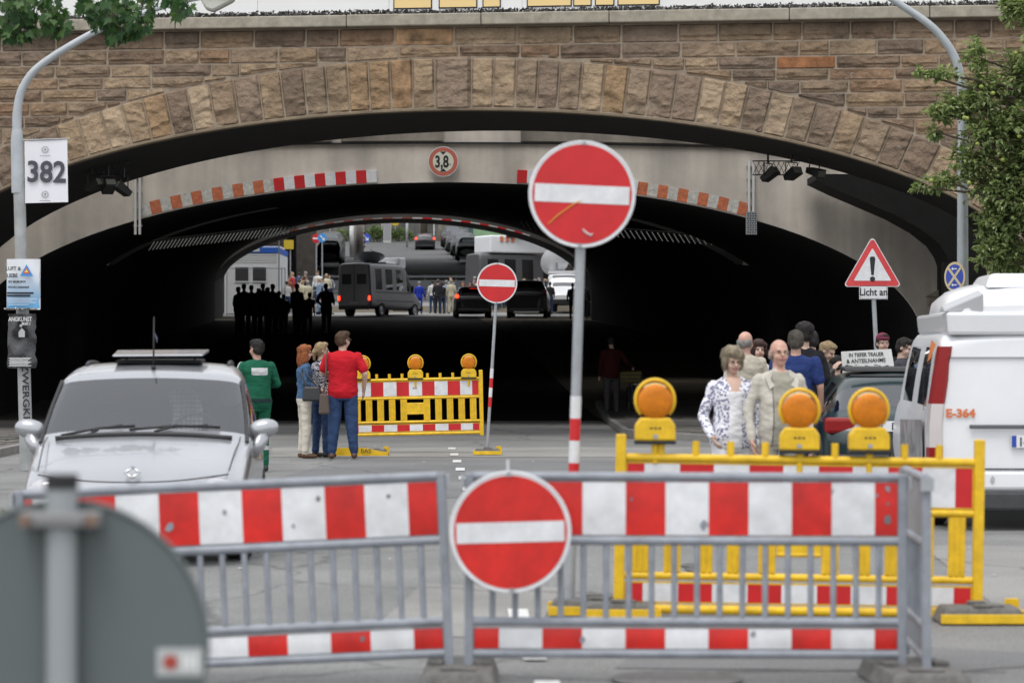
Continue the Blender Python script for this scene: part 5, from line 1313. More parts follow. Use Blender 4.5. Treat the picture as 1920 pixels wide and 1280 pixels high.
rowx = [(1, 838, 230), (2, 848, 220), (3, 858, 212), (4, 868, 204)]
for k, (i, px, Y) in enumerate(rowx):
    o = dup(c2, put(px+14, Y), R(178), ['farthest dark car of the row parked at the right of the far road', 'third dark car of the row parked at the right of the far road', 'second dark car of the row parked at the right of the far road', 'nearest dark car of the row parked at the right of the far road'][k]); o['group'] = 'dark cars parked along the far road'
o = dup(c2, put(622, 196), R(180), 'dark car parked under the far bridge at the left of the road')
o = dup(c2, put(625, 214), R(180), 'pale roofed dark car parked behind another at the left of the far road')
MB().box(-.5, .5, 1.2, 2.6, 1.74, 1.80).build('roof_cover', M('roof_pale', (.5, .52, .52), .4), o)
# ---- container
YC = 136.5
ct = thing('container', 'white site container with two dark windows beside the tunnel exit', 'container', put(475, YC)); o = Vector(ct.location)
x0, x1 = X(421, YC)-o.x, X(521, YC)-o.x; z0, z1 = P(0, 575, YC).z-o.z, P(0, 474, YC).z-o.z
z0 = 0
cm = M('container_white', (.74, .75, .76), .45, vary=(2, .06))
s = MB(); s.box(x0, x1, 0, 6.0, z0, z1); s.build('cabin', cm, ct, bevel=.03)
MB().box(x0-.02, x1+.02, -.03, 6.02, z1-.0, z1+.28).build('roof_edge', M('container_blue', (.03, .12, .50), .5), ct)
MB().box(X(447, YC)-o.x, X(487, YC)-o.x, -.045, -.032, z1+.06, z1+.24).build('name_board', whiteref, ct)
MB().box(x0, x1, 1.5, 4, z1+.29, z1+.40).build('roof_pack', M('pack_white', (.6, .62, .62), .6), ct)
for a, b in ((441, 466), (474, 499)):
    wdw = MB().box(X(a, YC)-o.x, X(b, YC)-o.x, -.02, -.003, P(0, 527, YC).z-o.z, P(0, 501, YC).z-o.z).build('window', M('shutter_dark', (.05, .05, .055), .5, bump=(30, .4)), ct)
    s = MB(); zz0, zz1 = P(0, 527, YC).z-o.z, P(0, 501, YC).z-o.z; xa, xb = X(a, YC)-o.x, X(b, YC)-o.x
    s.box(xa-.04, xb+.04, -.04, -.0205, zz1, zz1+.06); s.box(xa-.04, xa, -.04, -.0205, zz0, zz1); s.box(xb, xb+.04, -.04, -.0205, zz0, zz1); s.box(xa-.04, xb+.04, -.04, -.0205, zz0-.06, zz0); s.build('window_frame', cm, wdw)
    s = MB()
    for k in range(7): s.box(xa+.01, xb-.01, -.028, -.0205, zz0+.05+k*.09, zz0+.065+k*.09)
    s.build('shutter_slats', cgrey, wdw)
for k in range(4):
    zz = z1-.15-.12*k; MB().box(x0+.05, x1-.05, -.012, -.002, zz, zz+.012).build('rib', MATS['joint_grey'], ct)
# wire fence
fn = thing('mesh_fence', 'temporary wire mesh fence panels in front of the white container', 'fence', put(420, 134)); o = Vector(fn.location)
for a, b, Y in ((425, 528, 133.9), (529, 535, 134.2)):
    xa, xb = X(a, Y)-o.x, X(b, Y)-o.x; zt_ = P(0, 503, Y).z-o.z
    for zz in (.1, zt_): MB().tube([(xa, 0, zz), (xb, 0, zz)], .02, 6).build('frame_rail', galv, fn)
    for xx in (xa, xb): MB().tube([(xx, 0, 0), (xx, 0, zt_)], .02, 6).build('post', galv, fn)
    s = MB(); k = xa+.1
    while k < xb: s.box(k-.002, k+.002, -.002, .002, .1, zt_); k += .12
    tag(s.build('wires', galv, fn), kind='stuff')
pp = thing('flag_pole', 'thin pale pole rising beside the right edge of the container', 'pole', put(523, 134.5)); MB().tube([(0, 0, 0), (0, 0, 4.4)], .035, 8).build('shaft', galv, pp)
ys_ = MB().box(X(535, 156), X(553, 156), 155, 155.1, P(0, 467, 155).z, P(0, 450, 155).z).build('yellow_board', M('board_yellow', (.5, .36, .02), .6)); tag(ys_, 'yellow board fixed on the wall beyond the container', 'board')
MB().tube([(X(544, 155), 155.15, P(0, 467, 155).z+.1), (X(544, 155), 155.15, gz(155))], .04, 6).build('post', galv, ys_)
# small far signs
def farsign(label, px, py, Y, r_, mats, kind):
    t = thing('road_sign', label, 'sign', P(px, py, Y)); o = Vector(t.location)
    MB().disc((0, 0), r_, 0, .02, 28).build('sign_plate', mats[0], t)
    if kind == 'bar': MB().box(-r_*.75, r_*.75, -.01, -.002, -r_*.17, r_*.17).build('white_bar', white, t)
    if kind == 'arrow':
        s = MB(); s.tube([(-r_*.5, -.01, r_*.5), (r_*.35, -.01, -r_*.35)], r_*.1, 4); s.add([(r_*.55, -.02, -r_*.55), (r_*.55, -.02, r_*.1), (-r_*.1, -.02, -r_*.55)], [(0, 1, 2)]); s.build('arrow', white, t)
    MB().tube([(0, .05, 0), (0, .05, gz(Y)-o.z)], .04, 6).build('pole', galv, t)
farsign('small red no entry sign at the left of the far road', 593, 447, 153, .26, [redref], 'bar')
farsign('small blue arrow sign beside the tiny no entry sign', 604, 446, 152.5, .26, [MATS['print_blue']], 'arrow')
farsign('small dark blue arrow sign by the shrubs of the far wall', 686, 446, 240, .42, [MATS['sign_blue']], 'arrow')
# poles at the far junction
def farpole(label, px, Y, py0, r_, mat, name='pole'):
    t = thing(name, label, 'pole', put(px, Y)); MB().tube([(0, 0, 0), (0, 0, P(0, py0, Y).z-gz(Y))], r_, 10).build('shaft', mat, t, smooth=True); return t
t = farpole('white traffic light mast between the far cars', 662, 212, 405, .28, vwhite); MB().box(-.35, .35, -.4, -.3, 3.0, 4.0).build('cabinet', MATS['joint_grey'], t)
t = farpole('wide grey bridge column with red and white edging on the far road', 673, 208, 405, .42, concrete); 
for k in range(9): MB().box(.40, .52, -.3, -.2, .9+k*.35, 1.07+k*.35).build('edge_stripe', redref if k % 2 else whiteref, t)
t = farpole('slim traffic light pole left of the black car on the far road', 763, 232, 400, .10, galv); MB().box(-.25, .0, -.3, -.1, 5.0, 6.1).build('signal_head', black, t); MB().box(.03, .38, -.12, -.08, 5.4, 6.1).build('sign_plate', MATS['sign_blue'], t); MB().box(.0, .4, -.12, -.08, 4.6, 4.9).build('plate', white, t)
t = thing('wall_cabinet', 'pale grey electrical cabinet standing in the far shrubs', 'cabinet', put(726, 243)); MB().box(-.35, .35, 0, .4, 0, 2.3).build('housing', M('cabinet_grey', (.42, .42, .40), .7), t); MB().box(-.3, .3, -.01, -.002, .2, 2.0).build('door', MATS['joint_grey'], t)
t = thing('notice_board', 'yellow and blue round notice on the far wall above the shrubs', 'sign', put(741, 246)); MB().disc((0, 1.9), .45, 0, .05, 20).build('plate', MATS['board_yellow'], t); MB().tube([(0, .08, 0), (0, .08, 1.9)], .05, 6).build('post', galv, t)
t = thing('kiosk', 'small green grey kiosk beside the row of dark cars', 'kiosk', put(868, 238)); MB().box(-.9, .9, 0, 1.5, 0, 2.3).build('cabin', M('kiosk_green', (.05, .09, .09), .6), t); MB().box(-1.0, 1.0, -.1, 1.6, 2.31, 2.45).build('roof', cgrey, t); MB().box(-.5, .5, -.02, -.003, .2, 2.0).build('door', cgrey, t)
t = thing('painted_hoarding', 'pale green wall panel with red scribble beyond the broadcast van', 'wall', put(905, 248)); MB().box(-1.9, 3.5, 0, .1, 0, 6).build('panel', M('panel_green', (.22, .36, .20), .7, vary=(1, .2)), t)
s = MB(); s.tube([Vector((-.6+.35*math.sin(k*2.1), -.04, 1.2+.22*k)) for k in range(10)], .05, 4); s.build('scribble', M('scribble_red', (.35, .05, .05), .7), t)
# ================================================================== PEOPLE
def fabric(name, col, sc_=9, amt=.12, bump=(14, .5, .02), **k): return M(name, col, .85, vary=(sc_, amt), bump=bump, spec=.2, **k)
skin = M('skin', (.54, .36, .28), .55, vary=(12, .12)); skin_red = M('skin_ruddy', (.52, .30, .225), .5, vary=(12, .14)); lipm = M('lips', (.40, .17, .14), .5); eyem = M('eyes', (.13, .10, .08), .3)
shoe_b = M('shoe_brown', (.10, .045, .02), .5); shoe_k = M('shoe_black', (.015, .015, .015), .5)
jeans = fabric('blue_jeans', (.035, .065, .15), 6, .35); jeans2 = fabric('dark_jeans', (.03, .05, .10), 6, .3)
def leopard():
    m = fabric('animal_print_blouse', (.72, .72, .78)); n, l = m.node_tree.nodes, m.node_tree.links; tc = [x for x in n if x.type == 'TEX_COORD'][0]
    v = n.new('ShaderNodeTexVoronoi'); v.inputs['Scale'].default_value = 34; v.feature = 'F1'; l.new(tc.outputs['Object'], v.inputs[0])
    nz = n.new('ShaderNodeTexNoise'); nz.inputs['Scale'].default_value = 38; l.new(tc.outputs['Object'], nz.inputs[0])
    ad = n.new('ShaderNodeMath'); ad.operation = 'MULTIPLY_ADD'; ad.inputs[1].default_value = .7; l.new(nz.outputs[0], ad.inputs[0]); l.new(v.outputs['Distance'], ad.inputs[2])
    cr = n.new('ShaderNodeValToRGB'); e = cr.color_ramp.elements; e[0].position = .0; e[0].color = (.30, .30, .42, 1); e[1].position = 1; e[1].color = (.75, .75, .80, 1)
    for p, c in ((.58, (.36, .36, .48)), (.63, (.10, .10, .18)), (.74, (.13, .13, .21)), (.80, (.70, .70, .77))):
        x = e.new(p); x.color = (*c, 1)
    l.new(ad.outputs[0], cr.inputs[0]); l.new(cr.outputs[0], n['Principled BSDF'].inputs['Base Color']); return m
def swirl():
    m = fabric('swirl_print', (.5, .5, .5)); n, l = m.node_tree.nodes, m.node_tree.links; tc = [x for x in n if x.type == 'TEX_COORD'][0]
    v = n.new('ShaderNodeTexWave'); v.wave_type = 'RINGS'; v.inputs['Scale'].default_value = 6; v.inputs['Distortion'].default_value = 14; v.inputs['Detail Scale'].default_value = 2.5; l.new(tc.outputs['Object'], v.inputs[0])
    cr = n.new('ShaderNodeValToRGB'); e = cr.color_ramp.elements; e[0].position = .5; e[0].color = (.02, .02, .04, 1); e[1].position = .56; e[1].color = (.6, .6, .62, 1)
    l.new(v.outputs[0], cr.inputs[0]); l.new(cr.outputs[0], n['Principled BSDF'].inputs['Base Color']); return m
class Prims:
    def __init__(s): s.p = []
    def cap(s, a, b, r0, r1, lab, bias=0): s.p.append(('c', Vector(a), Vector(b), r0, r1, lab, bias)); return s
    def ell(s, c, r, lab, rot=None, bias=0): s.p.append(('e', Vector(c), Vector(r), rot or Matrix.Identity(3), 0, lab, bias)); return s
    def tor(s, rings, lab): s.p.append(('t', rings, None, 0, 0, lab, 0)); return s
    def mesh(s):
        m = MB()
        for k, a, b, c, d_, lab, _ in s.p:
            if k == 'c':
                ax = (b-a); L = ax.length; ax = ax.normalized() if L > 1e-6 else Vector((0, 0, 1)); pts, rs = [], []
                for t in (-1, -.85, -.5, 0): pts.append(a+ax*c*t*1.0); rs.append(max(.0015, c*math.sqrt(max(0, 1-t*t))))
                for t in (0, .5, .85, 1): pts.append(b+ax*d_*t); rs.append(max(.0015, d_*math.sqrt(max(0, 1-t*t))))
                if L < 1e-4: pts[4] += ax*.0005
                m.tube(pts, rs, 12)
            elif k == 'e':
                m.ico(a, 1, 3, 0, (1, 1, 1)) if False else None
                bm = bmesh.new(); bmesh.ops.create_icosphere(bm, subdivisions=3, radius=1)
                vs = [a+c @ Vector((v.co.x*b.x, v.co.y*b.y, v.co.z*b.z)) for v in bm.verts]; m.add(vs, [tuple(v.index for v in f.verts) for f in bm.faces]); bm.free()
            else:
                n = 24; o = len(m.v)
                for (z, rx, ry, cx_, cy_) in a:
                    for j in range(n): th = 2*math.pi*j/n; m.v.append((cx_+rx*math.cos(th), cy_+ry*math.sin(th), z))
                for i in range(len(a)-1):
                    for j in range(n): m.f.append((o+i*n+j, o+i*n+(j+1) % n, o+(i+1)*n+(j+1) % n, o+(i+1)*n+j)); m.m.append(0)
                m.f.append(tuple(o+j for j in range(n))[::-1]); m.m.append(0); m.f.append(tuple(o+(len(a)-1)*n+j for j in range(n))); m.m.append(0)
        return m
    def labels(s, V):
        best = np.full(len(V), 1e9); lab = np.zeros(len(V), int); names = []
        for k, a, b, c, d_, l_, bias in s.p:
            if l_ not in names: names.append(l_)
            li = names.index(l_)
            if k == 'c':
                A = np.array(a); AB = np.array(b)-A; t = np.clip(((V-A)@AB)/max(AB@AB, 1e-9), 0, 1); D = np.linalg.norm(V-(A+t[:, None]*AB), axis=1)-(c+(d_-c)*t)
            elif k == 'e':
                q = (V-np.array(a))@np.array(c); rr = np.array(b); D = (np.linalg.norm(q/rr, axis=1)-1)*rr.min()
            else:
                z = np.array([r_[0] for r_ in a]); rx = np.interp(V[:, 2], z, [r_[1] for r_ in a]); ry = np.interp(V[:, 2], z, [r_[2] for r_ in a])
                cx_ = np.interp(V[:, 2], z, [r_[3] for r_ in a]); cy_ = np.interp(V[:, 2], z, [r_[4] for r_ in a])
                D = (np.hypot((V[:, 0]-cx_)/rx, (V[:, 1]-cy_)/ry)-1)*np.minimum(rx, ry); D = D+np.maximum(0, z[0]-V[:, 2])+np.maximum(0, V[:, 2]-z[-1])
            D = D-bias; m = D < best; best[m] = D[m]; lab[m] = li
        return lab, names
def remesh(prims, vox, smooth_it, name, parent, matmap, default, paint=None, wr=0, seed=0, fr=9, zstretch=1):
    me = bpy.data.meshes.new('tmp'); m = prims.mesh(); me.from_pydata(m.v, [], m.f); me.update()
    bm = bmesh.new(); bm.from_mesh(me); bmesh.ops.recalc_face_normals(bm, faces=bm.faces); bm.to_mesh(me); bm.free()
    o = bpy.data.objects.new('tmp', me); COL.objects.link(o)
    r_ = o.modifiers.new('r', 'REMESH'); r_.mode = 'VOXEL'; r_.voxel_size = vox
    if smooth_it: sm = o.modifiers.new('s', 'SMOOTH'); sm.factor = .5; sm.iterations = smooth_it
    dg = bpy.context.evaluated_depsgraph_get(); ev = bpy.data.meshes.new_from_object(o.evaluated_get(dg)); bpy.data.objects.remove(o); bpy.data.meshes.remove(me)
    n = len(ev.vertices); V = np.empty(n*3); ev.vertices.foreach_get('co', V); V = V.reshape(-1, 3)
    lab, names = prims.labels(V); labs = [names[i] for i in lab]
    if paint: labs = [paint(v, l_) or l_ for v, l_ in zip(V, labs)]
    if wr:
        N = np.empty(n*3); ev.vertex_normals.foreach_get('vector', N); N = N.reshape(-1, 3)
        for i in range(n):
            if labs[i] in ('top', 'pants', 'hair', 'coat', 'inner', 'green2', 'trim'):
                p = Vector((V[i][0]*fr+seed, V[i][1]*fr, V[i][2]*fr*zstretch)); V[i] += N[i]*wr*(noise.noise(p)+.5*noise.noise(p*2.3))
        ev.vertices.foreach_set('co', V.reshape(-1))
    ul = sorted(set(labs)); ev.materials.clear()
    for u in ul: ev.materials.append(matmap.get(u, default))
    ix = {u: i for i, u in enumerate(ul)}; li = [ix[a] for a in labs]
    mi = [0]*len(ev.polygons)
    for p in ev.polygons:
        c = [li[v] for v in p.vertices]; mi[p.index] = max(set(c), key=c.count)
    ev.polygons.foreach_set('material_index', mi); ev.polygons.foreach_set('use_smooth', [True]*len(ev.polygons)); ev.update()
    ob = bpy.data.objects.new(name, ev); COL.objects.link(ob); ob.parent = parent; return ob
def hand(pr, wrist, dirv, palmn, lab='skin', curl=.5, sc_=1):
    d_ = Vector(dirv).normalized(); pn = Vector(palmn); pn = (pn-d_*pn.dot(d_)).normalized(); side = d_.cross(pn)
    w_ = Vector(wrist); c = w_+d_*.05*sc_
    rot = Matrix((side, pn, d_)).transposed(); pr.ell(c, (.042*sc_, .018*sc_, .052*sc_), lab, rot)
    for k, L in enumerate((.068, .078, .073, .056)):
        b = w_+d_*.088*sc_+side*(.029-.0195*k)*sc_; m_ = b+(d_*math.cos(curl*.5)+pn*math.sin(curl*.5))*L*.5*sc_; e = m_+(d_*math.cos(curl*1.4)+pn*math.sin(curl*1.4))*L*.5*sc_
        pr.cap(b, m_, .0092*sc_, .0085*sc_, lab); pr.cap(m_, e, .0085*sc_, .0072*sc_, lab)
    b = w_+d_*.03*sc_+side*.034*sc_; e = b+(d_*.7+side*.6+pn*.35).normalized()*.045*sc_; pr.cap(b, e, .0115*sc_, .010*sc_, lab); pr.cap(e, e+(d_*.9+side*.15+pn*.3).normalized()*.028*sc_, .010*sc_, .0085*sc_, lab)
PCOUNT = [0]
def person(label, X_, Y_, face, H=1.75, top=None, pants=jeans, shoe=shoe_k, sk=skin, hairm=None, hairk='short', build_=1.0, belly=0, female=False, arms=None, legs=None, lean=0, side=0,
           head=(0, 0), sleeve='long', vox=.010, paint=None, mats=None, coat=False, flare=1.0, drop=0, glasses=False, group=None, z=None, wr=.009, hatm=None, far=False, tilt=0):
    """local frame: faces -y; arms = ((elbow),(wrist)) for x<0 and x>0 sides; face in degrees (0 = towards camera)"""
    PCOUNT[0] += 1; sd_ = PCOUNT[0]*7.3; k = H/1.75
    t = thing('person', label, 'person', (X_, Y_, (gz(Y_)+.0) if z is None else z), R(face), group)
    t.scale = (k, k, k)
    pr = Prims(); b = build_; fs = .88 if female else 1.0; dz = -drop
    ly = lambda z_: -lean*(max(0, z_-.95)); lx = lambda z_: side*(max(0, z_-.95))
    hipw = 1.06 if female else 1.0
    rings = [(.84, .150*b*hipw, .112*b), (.92, .172*b*hipw, .125*b+.02*belly), (1.02, (.155 if female else .162)*b+.01*belly, .112*b+.07*belly), (1.10, (.138 if female else .158)*b+.012*belly, .108*b+.075*belly), (1.22, .160*b*fs+.005*belly, .115*b+.04*belly), (1.33, .178*b*fs, .118*b+(.015 if female else 0)), (1.40, .175*b*fs, .10*b), (1.445, .135*b*fs, .078*b), (1.475, .075, .06)]
    if coat: rings = [(z_, rx*1.05+.006, ry*1.08+.005) for z_, rx, ry in rings]
    full = [(z_+dz, rx, ry, lx(z_), ly(z_)-(.045*belly if 1.0 <= z_ <= 1.25 else 0)) for z_, rx, ry in rings]
    pr.tor(full, 'top')
    pr.tor([(.80+dz, .14*b*hipw, .105*b, 0, .0), (.88+dz, .168*b*hipw, .125*b, 0, .005), (.955+dz, .165*b*hipw, .122*b, 0, 0)], 'pants')
    hem = .90
    # neck, head
    yaw, pit = R(head[0]), R(head[1]); nb = Vector((lx(1.44), ly(1.44)+.012, 1.44+dz)); hrot = (Matrix.Rotation(yaw, 3, 'Z') @ Matrix.Rotation(-pit, 3, 'X') @ Matrix.Rotation(R(tilt), 3, 'Y'))
    hc = nb+Vector((lx(1.6)-lx(1.44), ly(1.6)-ly(1.44)-.012, .0))+Vector((0, 0, .075))+hrot @ Vector((0, -.008, .105))
    pr.cap(nb, hc+hrot @ Vector((0, .018, -.06)), .058*(.9 if female else 1), .052*(.9 if female else 1), 'skin')
    def hp(x, y, z_): return hc+hrot @ Vector((x, y, z_))
    pr.ell(hp(0, .014, .028), (.074, .092, .088), 'skin', hrot); pr.ell(hp(0, -.022, -.035), (.059, .062, .074), 'skin', hrot); pr.ell(hp(0, -.046, -.085), (.032, .026, .026), 'skin', hrot)
    if not far:
        pr.cap(hp(0, -.082, .012), hp(0, -.104, -.022), .008, .0135, 'skin')
        for sx in (-1, 1):
            pr.ell(hp(sx*.076, .012, -.008), (.012, .02, .031), 'skin', hrot); pr.ell(hp(sx*.036, -.062, -.036), (.022, .018, .024), 'skin', hrot)
            pr.cap(hp(sx*.018, -.082, .027), hp(sx*.045, -.072, .026), .006, .006, 'skin'); pr.ell(hp(sx*.030, -.0795, .006), (.010, .005, .0045), 'eye', hrot, .0008)
            pr.cap(hp(sx*.018, -.0875, .030), hp(sx*.047, -.077, .030), .003, .0025, 'brow', .001)
        pr.cap(hp(-.020, -.0815, -.054), hp(.020, -.0815, -.054), .0065, .0065, 'lip', .0015); pr.ell(hp(0, -.084, -.054), (.014, .008, .0075), 'lip', hrot, .001)
    # arms
    dfl = (((-.235, .03, 1.14), (-.25, -.05, .90)), ((.235, .03, 1.14), (.25, -.05, .90)))
    arms = arms or dfl
    for i, sx in enumerate((-1, 1)):
        if arms[i] is None: e_, w_ = dfl[i]
        else: e_, w_ = arms[i]
        sh_ = Vector((sx*.175*b*fs+lx(1.4), ly(1.4)+.005, 1.395+dz)); e_ = Vector(e_)+Vector((0, 0, dz)); w_ = Vector(w_)+Vector((0, 0, dz)); q = 1.06 if coat else 1.0
        e_.x += sx*(b-1)*.16; w_.x += sx*(b-1)*.13
        pr.cap(sh_, e_, .052*b*q*(.90 if female else 1), .043*b*q, 'top')
        if sleeve == 'long': pr.cap(e_, w_, .045*b*q, .034*q, 'top')
        else:
            pr.cap(e_, w_, .040, .026, 'skin')
            if sleeve == 'short': pr.p[-2] = ('c', sh_, sh_.lerp(e_, .72), .060*b, .060*b, 'top', 0); pr.cap(sh_.lerp(e_, .6), e_, .045, .041, 'skin')
        dv = (w_-e_).normalized(); pr.cap(w_, w_+dv*.03, .027, .022, 'skin')
        if far: pr.ell(w_+dv*.08, (.03, .03, .055), 'skin')
        else: hand(pr, w_+dv*.015, dv, (-sx*.8, -.3, 0) if abs(dv.z) > .5 else (0, 0, -1), curl=.55)
    # legs
    legs = legs or (((-.10, -.01, .49), (-.11, .02, .09)), ((.10, -.01, .49), (.11, .02, .09)))
    for i, sx in enumerate((-1, 1)):
        kn, an = Vector(legs[i][0]), Vector(legs[i][1]); hp_ = Vector((sx*.088*b, 0, .90+dz)); f_ = flare
        pr.cap(hp_, kn, .093*b, .066*b*f_, 'pants'); pr.cap(kn, an+Vector((0, 0, .02)), .066*b*f_, .052*f_, 'pants'); 
        dirf = Vector((sx*.025, -.17, 0)) if len(legs[i]) < 3 else Vector(legs[i][2])
        he = an+Vector((0, .025, -.045)); to = an+dirf*.95+Vector((0, 0, -.055)); pr.cap(he, to, .04, .032, 'shoe'); pr.cap(an, he, .04, .04, 'shoe')
    mm = dict(skin=sk, top=top, pants=pants, shoe=shoe, eye=eyem, lip=lipm, brow=M('brow_brown', (.30, .20, .15), .8)); mm.update(mats or {})
    hz_ = hem+dz
    def pt(v, l_):
        if l_ == 'top' and v[2] < hz_ and abs(v[0]) < .25 and not coat: l_ = 'pants'
        if l_ == 'pants' and v[2] > hz_+.02 and v[2] < 1.1+dz: l_ = 'top'
        if coat and l_ == 'pants' and v[2] > .86+dz: l_ = 'top'
        if paint: l_ = paint(v, l_) or l_
        return l_
    body = remesh(pr, vox, 3 if not far else 1, 'body', t, mm, top, pt, wr=wr if not far else 0, seed=sd_, fr=8, zstretch=1.5)
    # hair
    if hairm:
        h = Prims(); L = lambda *a: h.ell(*a)
        if hairk == 'bald':
            for sx in (-1, 1): h.ell(hp(sx*.062, .03, -.005), (.020, .05, .042), 'hair', hrot)
            h.ell(hp(0, .078, -.012), (.062, .030, .045), 'hair', hrot)
        else:
            h.ell(hp(0, .026, .043), (.083, .094, .086), 'hair', hrot); h.ell(hp(0, .045, .0), (.080, .074, .075), 'hair', hrot); h.ell(hp(0, -.035, .092), (.062, .05, .034), 'hair', hrot)
            if hairk == 'shortf':   # layered short woman's cut with fringe
                h.ell(hp(0, .03, .055), (.094, .10, .086), 'hair', hrot)
                for sx in (-1, 1): h.ell(hp(sx*.072, .0, .0), (.022, .05, .06), 'hair', hrot)
                h.ell(hp(.02, -.062, .078), (.065, .026, .028), 'hair', hrot)
            if hairk == 'long':
                for sx in (-1, 1): h.ell(hp(sx*.075, .01, -.06), (.032, .06, .11), 'hair', hrot)
                h.ell(hp(0, .075, -.07), (.088, .05, .14), 'hair', hrot); h.ell(hp(0, .03, .05), (.097, .10, .085), 'hair', hrot); h.ell(hp(0, .06, -.16), (.08, .045, .06), 'hair', hrot)
            if hairk == 'tail':
                h.cap(hp(0, .09, .03), hp(.0, .13, -.02), .03, .035, 'hair'); h.cap(hp(0, .13, -.02), hp(.0, .12, -.12), .035, .02, 'hair')
            if hairk == 'bun': h.ell(hp(0, .105, .03), (.048, .038, .048), 'hair', hrot); h.ell(hp(0, .07, .0), (.05, .05, .06), 'hair', hrot)
            if hairk == 'full': h.ell(hp(0, .035, .065), (.095, .10, .08), 'hair', hrot)
        hm_ = remesh(h, max(.007, vox*.8), 1, 'hair', t, {}, hairm, wr=.011 if not far else 0, seed=sd_, fr=30, zstretch=.35)
        if not far:
            pl_ = hm_.data.polygons; s = MB(); rr = random.Random(int(sd_*10)); nn = len(pl_)
            for _ in range(2600 if hairk != 'bald' else 700):
                f = pl_[rr.randrange(nn)]; c = Vector(f.center); n_ = Vector(f.normal)
                if hairk in ('long', 'tail') : g_ = Vector((0, .1, -1))
                elif hairk == 'bun': g_ = (hp(0, .105, .03)-c).normalized()
                elif hairk in ('shortf', 'full'): g_ = Vector((0, 0, -1))+n_*.15
                else: g_ = Vector((0, .3, -1))+n_*.25
                g_ = g_+Vector((rr.uniform(-.4, .4), rr.uniform(-.4, .4), rr.uniform(-.3, .3))); g_ = (g_-n_*g_.dot(n_)*.8).normalized()
                L = rr.uniform(.02, .045)*(1.3 if hairk in ('long', 'shortf') else .7); sd2 = g_.cross(n_).normalized()*.0016; a = c+n_*.001; m_ = c+g_*L*.5+n_*rr.uniform(.003, .009); e = c+g_*L+n_*rr.uniform(-.002, .007)
                s.add([a-sd2, a+sd2, m_+sd2, m_-sd2, e], [(0, 1, 2, 3), (3, 2, 4)])
            tag(s.build('hair_strands', hairm, hm_, fix=False), kind='stuff')
    if hatm:
        h = Prims(); h.ell(hp(0, .01, .07), (.088, .10, .072), 'hat', hrot); h.ell(hp(0, -.10, .065), (.065, .06, .008), 'hat', hrot); remesh(h, .008, 1, 'cap', t, {}, hatm)
    if glasses:
        s = MB()
        for sx in (-1, 1):
            s.tube([hp(sx*.034+.022*math.cos(a), -.097+abs(.004*math.cos(a)), .004+.016*math.sin(a)) for a in [2*math.pi*j/14 for j in range(15)]], .0018, 4, cap=False)
            s.tube([hp(sx*.056, -.092, .008), hp(sx*.078, -.02, .008), hp(sx*.079, .02, .0)], .0018, 4)
        s.tube([hp(-.012, -.098, .008), hp(.012, -.098, .008)], .0018, 4); s.build('glasses', M('glasses_frame', (.25, .2, .16), .3, .7), t, smooth=True)
    t['_hp'] = 1
    return t
hair_brown = M('hair_brown', (.10, .055, .03), .6, bump=(70, .8)); hair_red = M('hair_red', (.33, .10, .025), .5, bump=(70, .8)); hair_blond = M('hair_blond', (.42, .31, .17), .55, bump=(70, .8), vary=(30, .35)); hair_dark = M('hair_dark', (.018, .014, .012), .5, bump=(70, .8)); hair_grey = M('hair_grey', (.30, .28, .26), .6, bump=(70, .8), vary=(30, .3))
hair_ash = M('hair_ash', (.34, .28, .19), .6, bump=(60, .9), vary=(25, .5))
def px_(px, Y): return X(px, Y), Y
# --- group in front of the tunnel at the left
YG = 39.0
pol_m = fabric('police_green', (.010, .10, .055)); pol_d = fabric('police_dark', (.012, .03, .03)); silverband = M('silver_band', (.5, .5, .5), .4)
def ppol(v, l_):
    z = v[2]; x, y = v[0], v[1]
    if l_ in ('top', 'pants') and .915 < z < .965 and abs(x) < .26: return 'green2'
    if l_ == 'top' and 1.28 < z < 1.37 and y > .05 and abs(x) < .11: return 'trim'
    if l_ == 'pants' and (.30 < z < .345 or .44 < z < .475): return 'trim'
    if l_ == 'pants' and x > .135 and z < .8: return 'green2'
    if l_ == 'top' and x > .215 and abs(y) < .014 and z > 1.02: return 'trim'
person('policeman in green overalls with silver bands, seen from behind beside the silver car', X(481, 34.5), 34.5, 205, 1.72, pol_m, pol_m, shoe_k, skin_red, hair_dark, 'short', 1.12, .6, head=(22, 0), vox=.009, coat=True, paint=ppol, mats=dict(green2=pol_d, trim=silverband),
       arms=(((-.27, .0, 1.16), (-.16, -.22, 1.12)), ((.27, -.02, 1.13), (.26, -.14, .90))), z=-.0)
denim = fabric('denim_jacket', (.06, .12, .22), 8, .3); cream_t = fabric('cream_trousers', (.58, .54, .46))
person('red haired woman in a denim jacket and cream trousers beside the man in red', X(571, YG), YG, 108, 1.66, denim, cream_t, shoe_b, skin, hair_red, 'long', .98, female=True, vox=.009, flare=1.12, head=(-14, -4), arms=(((-.22, .05, 1.16), (-.17, -.18, 1.06)), ((.23, .03, 1.14), (.14, -.20, 1.08))))
person('blond woman in a black and white patterned blouse behind the man in red', X(603, YG+.3), YG+.3, 140, 1.70, swirl(), jeans, shoe_k, skin, hair_blond, 'tail', .98, female=True, vox=.009, flare=1.08, head=(-30, 0), arms=(((-.23, .0, 1.15), (-.10, -.2, 1.12)), ((.23, .0, 1.15), (.12, -.22, 1.1))))
redt = fabric('red_tshirt', (.50, .012, .022), 4, .12, (9, .5, .03))
